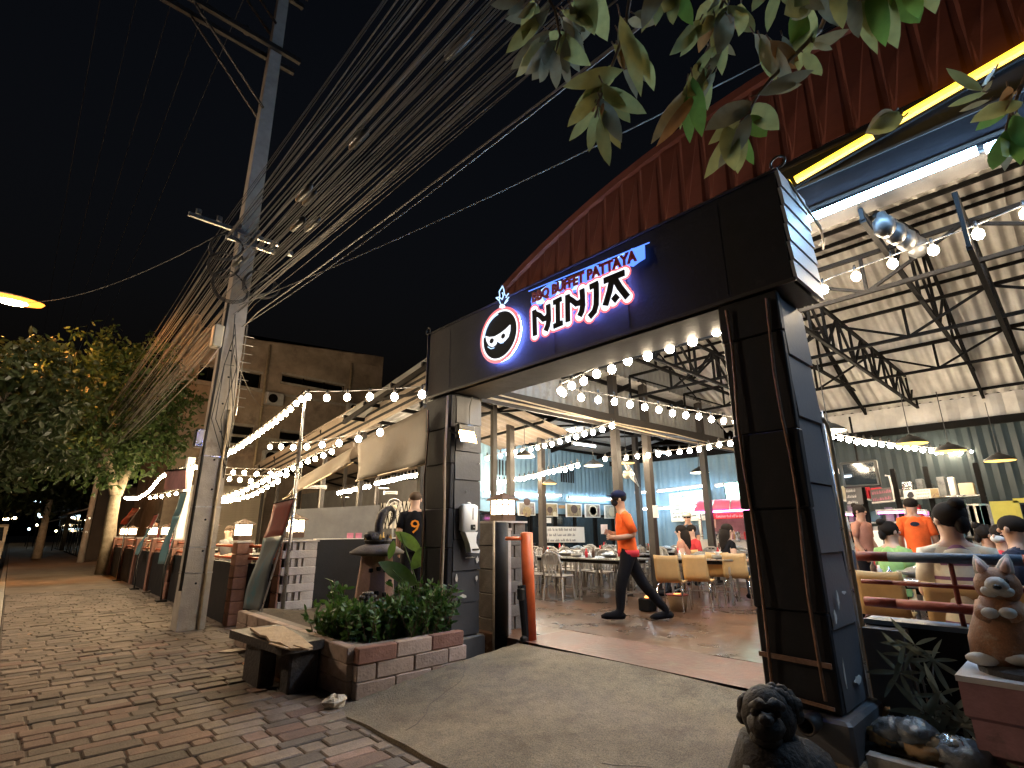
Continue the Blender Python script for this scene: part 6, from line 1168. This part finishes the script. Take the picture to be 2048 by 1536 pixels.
t,P = xboard('print_panel','dark banner with white frame and pink letters beside the drain',((1740,980),(1784,974),(1789,1002),(1744,1006)),13.15,'tarp_grey',.02); part('lettering','ink_pink',t,lambda m: writing(m,P[0],P[1],P[3],2,6,.9)); part('rim','ink_white',t,lambda m: m.tube([P[3],P[2],P[1],ax(1778,952,13.15),ax(1770,951,13.15)],.018,5))
t,P = xboard('shop_sign','long white stall sign with round emblem above shelves',((1806,981),(1876,976),(1880,995),(1809,1000)),13.1,'white_paint',.04); part('emblem','ink',t,lambda m: m.prism([tuple(ax(1821+7*math.cos(a),991+4.5*math.sin(a)-(3 if 4<a<5.3 else 0),13.08)) for a in [i*.524 for i in range(12)]],(.01,0,0))); part('lettering','ink_grey',t,lambda m: writing(m,P[0].lerp(P[1],.35),P[1].lerp(P[0],.25),P[3].lerp(P[2],.35),3,7,.95)); part('end_print','poster',t,lambda m: m.prism([tuple(ax(*p,13.085)) for p in ((1860,978),(1875,977),(1879,994),(1863,996))],(.008,0,0)))
yc = thing('yellow_cabinet','tall yellow cabinet with framed dark opening at the hall side','cabinet',tuple(ax(2010,1080,11.5))); a,b,c = ax(1978,1003,11.5), ax(2026,1000,11.5), ax(2120,995,11.5)
part('body','yellow_paint',yc,lambda m: m.box2(11.5,12.2,b.y,a.y,FL,a.z)); part('frame','yellow_paint',yc,lambda m: m.bar(V((11.5,b.y,a.z)),V((11.5,c.y,a.z)),.06,.07).bar(V((11.5,b.y-.03,FL)),V((11.5,b.y-.03,a.z)),.06,.06)); part('opening','letter_dark',yc,lambda m: m.box2(11.9,11.95,c.y,b.y-.05,FL,a.z-.05)); part('drawer_line','letter_dark',yc,lambda m: m.box2(11.492,11.499,b.y,a.y,1.12,1.14)); part('red_item','red_cloth',yc,lambda m: m.cbox((11.7,b.y-.2,1.55),(.2,.14,.4),.03))
tv = thing('ceiling_screen','large switched off dark screen hanging under the beam','screen',tuple(ax(1720,940,12))); a,b = ax(1678,925,12), ax(1762,972,12); part('panel','black_plastic',tv,lambda m: m.cbox((12.05,(a.y+b.y)/2,(a.z+b.z)/2),(.1,a.y-b.y,a.z-b.z),.02)); part('glass','glass_dark',tv,lambda m: m.box2(11.99,11.998,b.y+.05,a.y-.05,b.z+.05,a.z-.05)); part('hanger','steel_black',tv,lambda m: m.tube([(12.05,(a.y+b.y)/2,a.z),(12.05,(a.y+b.y)/2,a.z+.9)],.02,6))
p = ay(1307,1023,6.4); tag(part('notice_sheet','white_paint',None,lambda m: m.box2(10.16,10.36,6.405,6.415,p.z-.13,p.z+.13)),'white paper notice taped to the brown column','paper')
ck = thing('chalk_mark','dark loose cable hook drawn on the shutter wall','cable coil',tuple(ay(428,1030,29.2))); part('coil','cable',ck,lambda m: m.tube([ay(422+6*math.cos(a),1035+8*math.sin(a),29.2) for a in [i*.6 for i in range(9)]],.05,6),True); part('tail','cable',ck,lambda m: m.tube([ay(420,1005,29.2),ay(426,1010,29.2),ay(424,1020,29.2),ay(420,1045,29.2)],.05,6),True)
# ------------------------------------------------------------------ people
PEOPLE = []
def person(label, loc, yaw, pose, h, cols, hair='short', hand=None, extra=None, joints=None, headturn=0, group=None):
    s = h/1.72; sit = pose == 'sit'; pz = .52 if sit else .93
    J = {}
    def S_(n, x, y, z, r): J[n] = [V((x,y,z))*1.0, r]
    lean = .05 if sit else .02
    S_('pel',0,0,pz,.128); S_('spi',0,lean*.3,pz+.18,.115); S_('che',0,lean,pz+.38,.122); S_('nek',0,lean+.01,pz+.54,.062); S_('hed',0,lean+.02,pz+.62,.078); S_('top',0,lean+.025,pz+.705,.088); S_('cro',0,lean+.01,pz+.76,.055)
    for k,x in (('L',-1),('R',1)):
        S_('sh'+k,x*.165,lean,pz+.46,.062); S_('el'+k,x*.22,lean-.02,pz+.20,.05); S_('wr'+k,x*.22,lean+.10,pz-.02,.035); S_('ha'+k,x*.215,lean+.14,pz-.10,.028)
        if sit:
            S_('wr'+k,x*.17,lean+.26,pz+.16,.030); S_('ha'+k,x*.14,lean+.33,pz+.17,.026)
            S_('hi'+k,x*.095,.06,pz-.02,.095); S_('kn'+k,x*.12,.42,pz,.062); S_('an'+k,x*.12,.42,.09,.042); S_('to'+k,x*.12,.58,.04,.035)
        else:
            S_('hi'+k,x*.09,0,pz-.08,.112); S_('kn'+k,x*.095,.02,.50,.085); S_('an'+k,x*.095,-.01,.09,.062); S_('to'+k,x*.10,.15,.035,.046)
    if joints:
        for n,p in joints.items(): J[n][0] = V(p)
    E = [('pel','spi'),('spi','che'),('che','nek'),('nek','hed'),('hed','top'),('top','cro')]
    for k in 'LR': E += [('che','sh'+k),('sh'+k,'el'+k),('el'+k,'wr'+k),('wr'+k,'ha'+k),('pel','hi'+k),('hi'+k,'kn'+k),('kn'+k,'an'+k),('an'+k,'to'+k)]
    names = list(J)
    if hand:          # separate fingers on the wrist ends
        for k in 'LR':
            w, t = J['wr'+k][0], J['ha'+k][0]; d = (t-w).normalized(); sd = V((1 if k=='L' else -1,0,0)); up = d.cross(sd).normalized()
            for i in range(4):
                a = t+up*(.022*(i-1.5)); b = a+d*(.032+.006*(i in (1,2))); c = b+d*.022+sd*.018; n1,n2 = 'f%s%da'%(k,i),'f%s%db'%(k,i)
                J[n1] = [b,.0095]; J[n2] = [c,.008]; E += [('ha'+k,n1),(n1,n2)]
            b = w.lerp(t,.5)-up*.035*-1+sd*.01; J['t'+k+'a'] = [b+d*.02,.010]; J['t'+k+'b'] = [b+d*.055+sd*.01,.009]; E += [('wr'+k,'t'+k+'a'),('t'+k+'a','t'+k+'b')]
        names = list(J)
    me = bpy.data.meshes.new('skel'); me.from_pydata([J[n][0]*s for n in names],[(names.index(a),names.index(b)) for a,b in E],[])
    o = bpy.data.objects.new('skel',me); COL.objects.link(o)
    sk = o.modifiers.new('s','SKIN'); sk.use_smooth_shade = True; sb = o.modifiers.new('u','SUBSURF'); sb.levels = 2; sb.render_levels = 2
    for i,n in enumerate(names):
        r = J[n][1]*s; v = me.skin_vertices[0].data[i]; v.radius = (r,r); v.use_root = (n == 'pel')
    PEOPLE.append((o,label,loc,yaw,s,J,E,cols,hair,headturn,extra,group))
def seg(p,a,b):
    d = b-a; t = max(0,min(1,(p-a).dot(d)/max(1e-9,d.dot(d)))); return (p-(a+d*t)).length, t
def finish_people():
    bpy.context.view_layer.update(); dg = bpy.context.evaluated_depsgraph_get()
    for (o,label,loc,yaw,s,J,E,cols,hair,ht,extra,group) in PEOPLE:
        me = bpy.data.meshes.new_from_object(o.evaluated_get(dg)); bpy.data.objects.remove(o)
        sh, pa, skn, shoe = cols['shirt'], cols['pants'], cols.get('skin','skin'), cols.get('shoe','black_cloth')
        slots = [sh,pa,skn,shoe,cols.get('hem',sh)]; slv = cols.get('sleeve',.75)
        bones = [(a,b,J[a][0]*s,J[b][0]*s) for a,b in E]; m = MB(); m.v = [tuple(v.co) for v in me.vertices]; m.f = [tuple(p.vertices) for p in me.polygons]
        for p in me.polygons:
            c = p.center; best = min(((seg(c,A,B)[0]-J[a][1]*s*.6,a,b,seg(c,A,B)[1]) for a,b,A,B in bones), key=lambda q:q[0]); a,b,t = best[1:]
            mi = 0
            if a in ('hed','top') or b in ('hed',) or (a == 'che' and b == 'nek' and t > .8): mi = 2
            elif a[:2] == 'sh': mi = 0 if t < slv else 2
            elif a[:2] in ('el','wr','ha') or a[0] in 'ft' and a != 'top': mi = 2 if slv <= 1 else 0
            elif a[:2] in ('hi',): mi = 1
            elif a[:2] == 'kn': mi = 1 if (t < .9 or cols.get('long',True)) else 2
            elif a[:2] == 'an': mi = 3
            elif b[:2] == 'hi': mi = 1 if c.z < J['pel'][0].z*s+.03 else 4
            elif a == 'pel': mi = 1 if c.z < J['pel'][0].z*s+.03 else (4 if t < .75 else 0)
            m.m.append(mi)
        hc = J['top'][0]*s; M = Matrix.Translation(hc) @ Matrix.Rotation(ht,4,'Z')
        def off(x,y,z): return (x*s,y*s,z*s)
        m.ell(off(0,.094,-.025),off(.015,.022,.022),8,6,2,M)            # nose
        for q in (-1,1): m.ell(off(q*.090,.0,-.02),off(.014,.022,.032),8,6,2,M); m.ell(off(q*.034,.080,.008),off(.013,.010,.008),8,6,5,M)
        m.ell(off(0,.080,-.062),off(.026,.012,.007),8,5,6,M)
        t = thing('person',label,'person',(0,0,0),group)
        b = m.build('body',slots+['black_eye','rabbit_pink'],t,True)
        gm = MB(); sit_ = J['knL'][0].y > .3 and J['anL'][0].y > .3
        pts = [J[q][0]*s for q in ('pel','spi','che','nek')]; z0 = pts[0].z+(-.02 if sit_ else -.07)*s; z1 = pts[3].z-.035*s
        def ctr(z):
            for a,b in zip(pts[:-1],pts[1:]):
                if z <= b.z: return a+(b-a)*((z-a.z)/(b.z-a.z))
            return pts[3]
        prf = [(0,.170,.140),(.28,.160,.130),(.62,.176,.132),(.83,.176,.118),(.94,.125,.092),(1,.072,.068)]
        NR = 22; NA = 22; vs = []; st_ = cols.get('stripe')
        for i in range(NR+1):
            u = i/NR; k = max(j for j in range(5) if prf[j][0] <= u+1e-9); k = min(k,4); f = (u-prf[k][0])/(prf[k+1][0]-prf[k][0]); f = f*f*(3-2*f)
            rx = (prf[k][1]*(1-f)+prf[k+1][1]*f)*s; ry = (prf[k][2]*(1-f)+prf[k+1][2]*f)*s; z = z0+(z1-z0)*u; c = ctr(z)
            for j in range(NA):
                a = 2*math.pi*j/NA; w = 1+.02*math.sin(a*5+u*7)*(1-u)+.012*math.sin(a*3+u*23); vs.append((c.x+rx*w*math.cos(a),c.y+ry*w*math.sin(a),z+.02*s*(1 if u > .9 else 0)*math.cos(2*a)*(-1)))
        for i in range(NR): gm.add([],[]); 
        gm.v = vs; gm.f = [(i*NA+j,i*NA+(j+1)%NA,(i+1)*NA+(j+1)%NA,(i+1)*NA+j) for i in range(NR) for j in range(NA)]; gm.m = [(1 if st_ and i%4 == 1 else (2 if i < 3 else 0)) for i in range(NR) for j in range(NA)]
        if slv > .4:
            for k in 'LR':
                A, B, Cq = J['sh'+k][0]*s, J['el'+k][0]*s, J['wr'+k][0]*s; sx = -1 if k == 'L' else 1
                e = A.lerp(B,min(slv,.95)); gm.tube([A+V((-sx*.07*s,0,.005)),A+V((sx*.005,0,-.005)),A.lerp(B,.4),e],[.062*s,.070*s,.066*s,.064*s],10)
        gm.build('shirt',[sh,cols.get('stripe',sh),cols.get('hem',sh)],t,True)
        fm_ = MB()
        for k in 'LR':
            a, b = J['an'+k][0]*s, J['to'+k][0]*s; d = (b-a); d.z = 0; d = d.normalized(); lo = V((0,0,min(a.z,b.z)))
            fm_ = MB(); fm_.tube([a-d*.065*s+V((0,0,-.045*s)),a-d*.03*s+V((0,0,-.03*s)),a+d*.05*s+V((0,0,-.03*s)),b+d*.0+V((0,0,.012*s)),b+d*.07*s+V((0,0,.0))],[.03*s,.05*s,.052*s,.046*s,.02*s],10); fm_.build('shoe',shoe,t,True)
        hm = MB()
        if hair == 'short': hm.ell(off(0,-.012,.025),off(.100,.108,.088),14,9,0,M)
        elif hair == 'crop': hm.ell(off(0,-.018,.03),off(.094,.100,.075),14,9,0,M)
        elif hair == 'bun': hm.ell(off(0,-.02,.02),off(.104,.108,.098),14,9,0,M,.03); hm.ell(off(0,-.09,.10),off(.05,.05,.045),10,7,0,M,.1); hm.ell(off(.0,-.10,-.04),off(.05,.035,.07),10,7,0,M,.1)
        elif hair == 'long': hm.ell(off(0,-.02,.02),off(.106,.112,.098),14,9,0,M,.03); hm.add([],[]); hm.tube([M @ V(off(0,-.06,.0)),M @ V(off(0,-.085,-.12)),M @ V(off(0,-.10,-.28)),M @ V(off(0,-.10,-.40))],[.10*s,.105*s,.09*s,.04*s],10)
        hm.build('hair',cols.get('hair','hair'),t,True)
        if extra: extra(t,M,off,J,s,m)
        t.location = loc; t.rotation_euler = (0,0,yaw)
def dirx(px,x): d = ray(px,1060); return (x,d.y*x/d.x,FL)
def facing(dx,dy): return math.atan2(-dx,dy)       # yaw so that local +Y looks along (dx,dy)
LEFT = V((-_r0.x,-_r0.y,0))
wp = onfloor(1268,1243)
def waiter_extra(t,M,off,J,s,m):
    part('cap','cap_blue_lit',t,lambda q: (q.ell(off(0,-.005,.055),off(.108,.115,.075),14,8,0,M), q.ell(off(0,.10,.045),off(.075,.08,.012),12,5,0,M)),True)  # cap colour tinted to stand for blue light on a dark head
    part('face_mask','mask_black',t,lambda q: q.ell(off(0,.045,-.055),off(.075,.062,.05),12,8,0,M),True)
    h_ = J['haR'][0]*s; part('order_slip','white_paint',t,lambda q: q.box(h_+V((0,.05,.05)),(.012,.10,.14),0))
    part('apron_band','pink_red_cloth',t,lambda q: q.lathe([(.166*s,-.055),(.172*s,.0),(.168*s,.035)],(0,.02,.90*s),20,0,Matrix.Diagonal((1.03,.88,1,1))),True)
a1, a2 = onfloor(1228,1240), onfloor(1328,1243); yw = facing(LEFT.x,LEFT.y)
def loc_of(p): return Matrix.Rotation(-yw,3,'Z') @ (V(p)-wp)
f1, f2_ = loc_of(a1), loc_of(a2)
person('waiter in orange shirt and dark cap tinted as by blue light walking across the floor',tuple(wp),yw,'walk',1.78,dict(shirt='orange_cloth',pants='black_cloth',hem='orange_cloth',sleeve=.85),'short',True,waiter_extra,
  {'pel':(0,.02,.92),'spi':(0,.04,1.10),'che':(0,.05,1.31),'nek':(0,.08,1.47),'hed':(0,.10,1.555),'top':(0,.115,1.64),'cro':(0,.11,1.70),'shL':(-.165,.05,1.39),'shR':(.165,.05,1.39),'elL':(-.21,-.04,1.13),'wrL':(-.18,.20,1.10),'haL':(-.15,.28,1.11),'elR':(.21,-.05,1.13),'wrR':(.17,.19,1.14),'haR':(.14,.27,1.17),
   'hiL':(-.09,.04,.84),'knL':(-.09,f1.y*.66,.48),'anL':(-.09,f1.y-.06,.12),'toL':(-.09,f1.y+.13,.075),'hiR':(.09,-.0,.84),'knR':(.09,f2_.y*.42,.48),'anR':(.09,f2_.y-.08,.10),'toR':(.09,f2_.y+.10,.035)})
AWAY = lambda px: (lambda d: facing(d.x,d.y))(ray(px,1060))
TOW = lambda px: (lambda d: facing(-d.x,-d.y))(ray(px,1060))
def jersey(t,M,off,J,s,m):
    c = J['che'][0]*s; p0 = V((-.07,c.y-.150*s,c.z-.20))
    text_mesh('9',.30,'number','jersey_orange',t,Matrix.Translation(p0) @ Matrix.Rotation(R(90),4,'X') ,.14,.006)
    for q in 'LR': e = J['sh'+q][0].lerp(J['el'+q][0],.72)*s; part('sleeve_band','jersey_orange',t,lambda k: k.ell(e,(.056,.06,.03),10,6),True)
person('man in black number nine jersey seen from behind the leaves',tuple(dirp(828,8.9)),AWAY(828),'stand',1.86,dict(shirt='black_cloth',pants='black_cloth',skin='skin_pale',hair='hair_short'),'crop',True,jersey)
def straps(t,M,off,J,s,m):
    part('face_mask','mask_black',t,lambda q: q.ell(off(0,.045,-.055),off(.075,.062,.05),12,8,0,M),True)
    for q in (-1,1): part('strap','black_cloth',t,lambda k: k.tube([(q*.11,-.10,1.05),(q*.12,-.06,1.44),(q*.12,.10,1.42),(q*.12,.13,1.2)],.014,6),True)
person('man in cream t-shirt with dark backpack straps beside conduit',tuple(dirp(1682,9.6)),facing(-.6,.8),'stand',1.74,dict(shirt='white_cloth',pants='denim'),'short',True,straps)
person('woman in brown floral top behind the cream t-shirt',tuple(dirp(1722,10.8)),facing(-.3,-.9),'stand',1.62,dict(shirt='floral_cloth',pants='black_cloth',sleeve=.8),'bun',True)
person('seated diner in light green shirt looking aside',tuple(dirp(1770,7.9)),facing(.9,-.5),'sit',1.72,dict(shirt='green_cloth',pants='denim',skin='skin_pale'),'bun',True,None,None,R(-20))
def backlogo(t,M,off,J,s,m): c = J['che'][0]*s; part('back_print','navy_cloth',t,lambda q: q.prism([(.06*math.cos(a),c.y-.146*s,c.z+.02+.035*math.sin(a)) for a in [i*.63 for i in range(10)]],(0,.01,0)))
person('staff member in orange shirt facing the shelf stall',tuple(dirp(1832,10.6)),AWAY(1832),'stand',1.70,dict(shirt='orange_cloth',pants='black_cloth',sleeve=.9),'short',True,backlogo)
def stripes(t,M,off,J,s,m):
    c = J['che'][0]*s
    for k,z in enumerate(()): part('stripe','stripe_b',t,lambda q: q.lathe([(.172*s-.004*k,-.012),(.175*s-.004*k,0),(.172*s-.004*k,.012)],(0,c.y,c.z+z),18,0,Matrix.Diagonal((1.12,.95,1,1))),True)
    part('hair_clip','flower',t,lambda q: [q.ell(off(.03+.03*math.cos(a),-.09,.09+.03*math.sin(a)),off(.02,.012,.012),7,5,0,M) for a in (0,1.26,2.5,3.8,5)],True)
person('seated woman in cream and purple striped shirt with bun hair',tuple(dirp(1905,5.35)),AWAY(1905)+.15,'sit',1.86,dict(shirt='stripe_a',stripe='stripe_b',pants='denim',skin='skin_pale'),'bun',True,stripes,None,R(35))
person('woman with dark hair and bare shoulders near the hanging bags',tuple(dirp(1957,8.6)),facing(.3,-.95),'sit',1.66,dict(shirt='grey_cloth',pants='denim',sleeve=.2),'bun',True,None,None,0)
person('woman in red top with white face mask near yellow cabinet',tuple(dirp(2008,8.4)),facing(-.8,.5),'sit',1.66,dict(shirt='red_cloth',pants='denim',skin='skin_pale'),'long',True,lambda t,M,off,J,s,m: part('face_mask','mask_white',t,lambda q: q.ell(off(0,.045,-.055),off(.075,.062,.05),12,8,0,M),True))
person('diner in navy shirt at the edge by the rabbit statue',tuple(dirp(2044,7.0)),facing(.3,.9),'sit',1.76,dict(shirt='navy_cloth',pants='navy_cloth',sleeve=.95),'short',True)
person('woman with long dark hair in black top drinking at a table',tuple(dirp(1448,10.9)),facing(.75,-.6),'sit',1.74,dict(shirt='black_cloth',pants='denim',skin='skin_pale',sleeve=.3),'long',True)
person('diner in crimson shirt seated before the menu board',tuple(dirp(1388,12.2)),facing(-.8,.5),'sit',1.74,dict(shirt='red_cloth',pants='denim',skin='skin_pale'),'short',True)
person('woman in sand coloured top seated beside the brown column',tuple(dirp(1368,11.2)),facing(-.3,.9),'sit',1.72,dict(shirt='floral_cloth',pants='denim',skin='skin_pale',sleeve=.3),'long',True)
person('stall cook in grey shirt behind the counter jars',tuple(dirp(1378,13.6)),facing(-.9,-.2),'stand',1.62,dict(shirt='denim',pants='black_cloth'),'short',True,lambda t,M,off,J,s,m: part('head_cloth','white_cloth',t,lambda q: q.ell(off(0,0,.05),off(.11,.115,.07),12,8,0,M),True))
person('man with grey hair eating behind the fence rails',dirx(464,3.75),facing(-.9,-.4),'sit',1.8,dict(shirt='grey_cloth',pants='denim',skin='skin_pale',hair='hair_short'),'crop',True)
person('diner in maroon shirt standing behind the far lanterns',dirx(312,3.6),facing(-.8,.4),'stand',1.68,dict(shirt='maroon_cloth',pants='black_cloth'),'short',True)
person('diner in red shirt seated behind the fence left of utility pole',dirx(347,3.7),facing(-.7,.7),'sit',1.8,dict(shirt='red_cloth',pants='black_cloth'),'short',True)
finish_people()
for k,(px,dist,lab) in enumerate(((500,14.5,'terrace table behind the fence near utility pole'),(375,18.5,'terrace table behind the teal banner'),(335,22.0,'terrace table behind the far lanterns'))):
    p = dirp(px,dist); place(tbp,(p.x+.4,p.y,FL),R(90),'steel dining '+lab); place(cd,(p.x+.4,p.y,FL+.753),.4,'small bottles on the '+lab); place(plt,(p.x+.1,p.y+.1,FL+.753),0,'stack of white plates on the '+lab)
pc = thing('price_cards','row of small pink cards standing on the panel edge','cards',tuple(ay(715,1072,9.37)))
for k in range(2): a = ay(700+17*k,1074,9.37); part('card','ink_pink',pc,lambda m: m.box2(a.x-.06,a.x+.06,9.36,9.375,1.377,1.47))
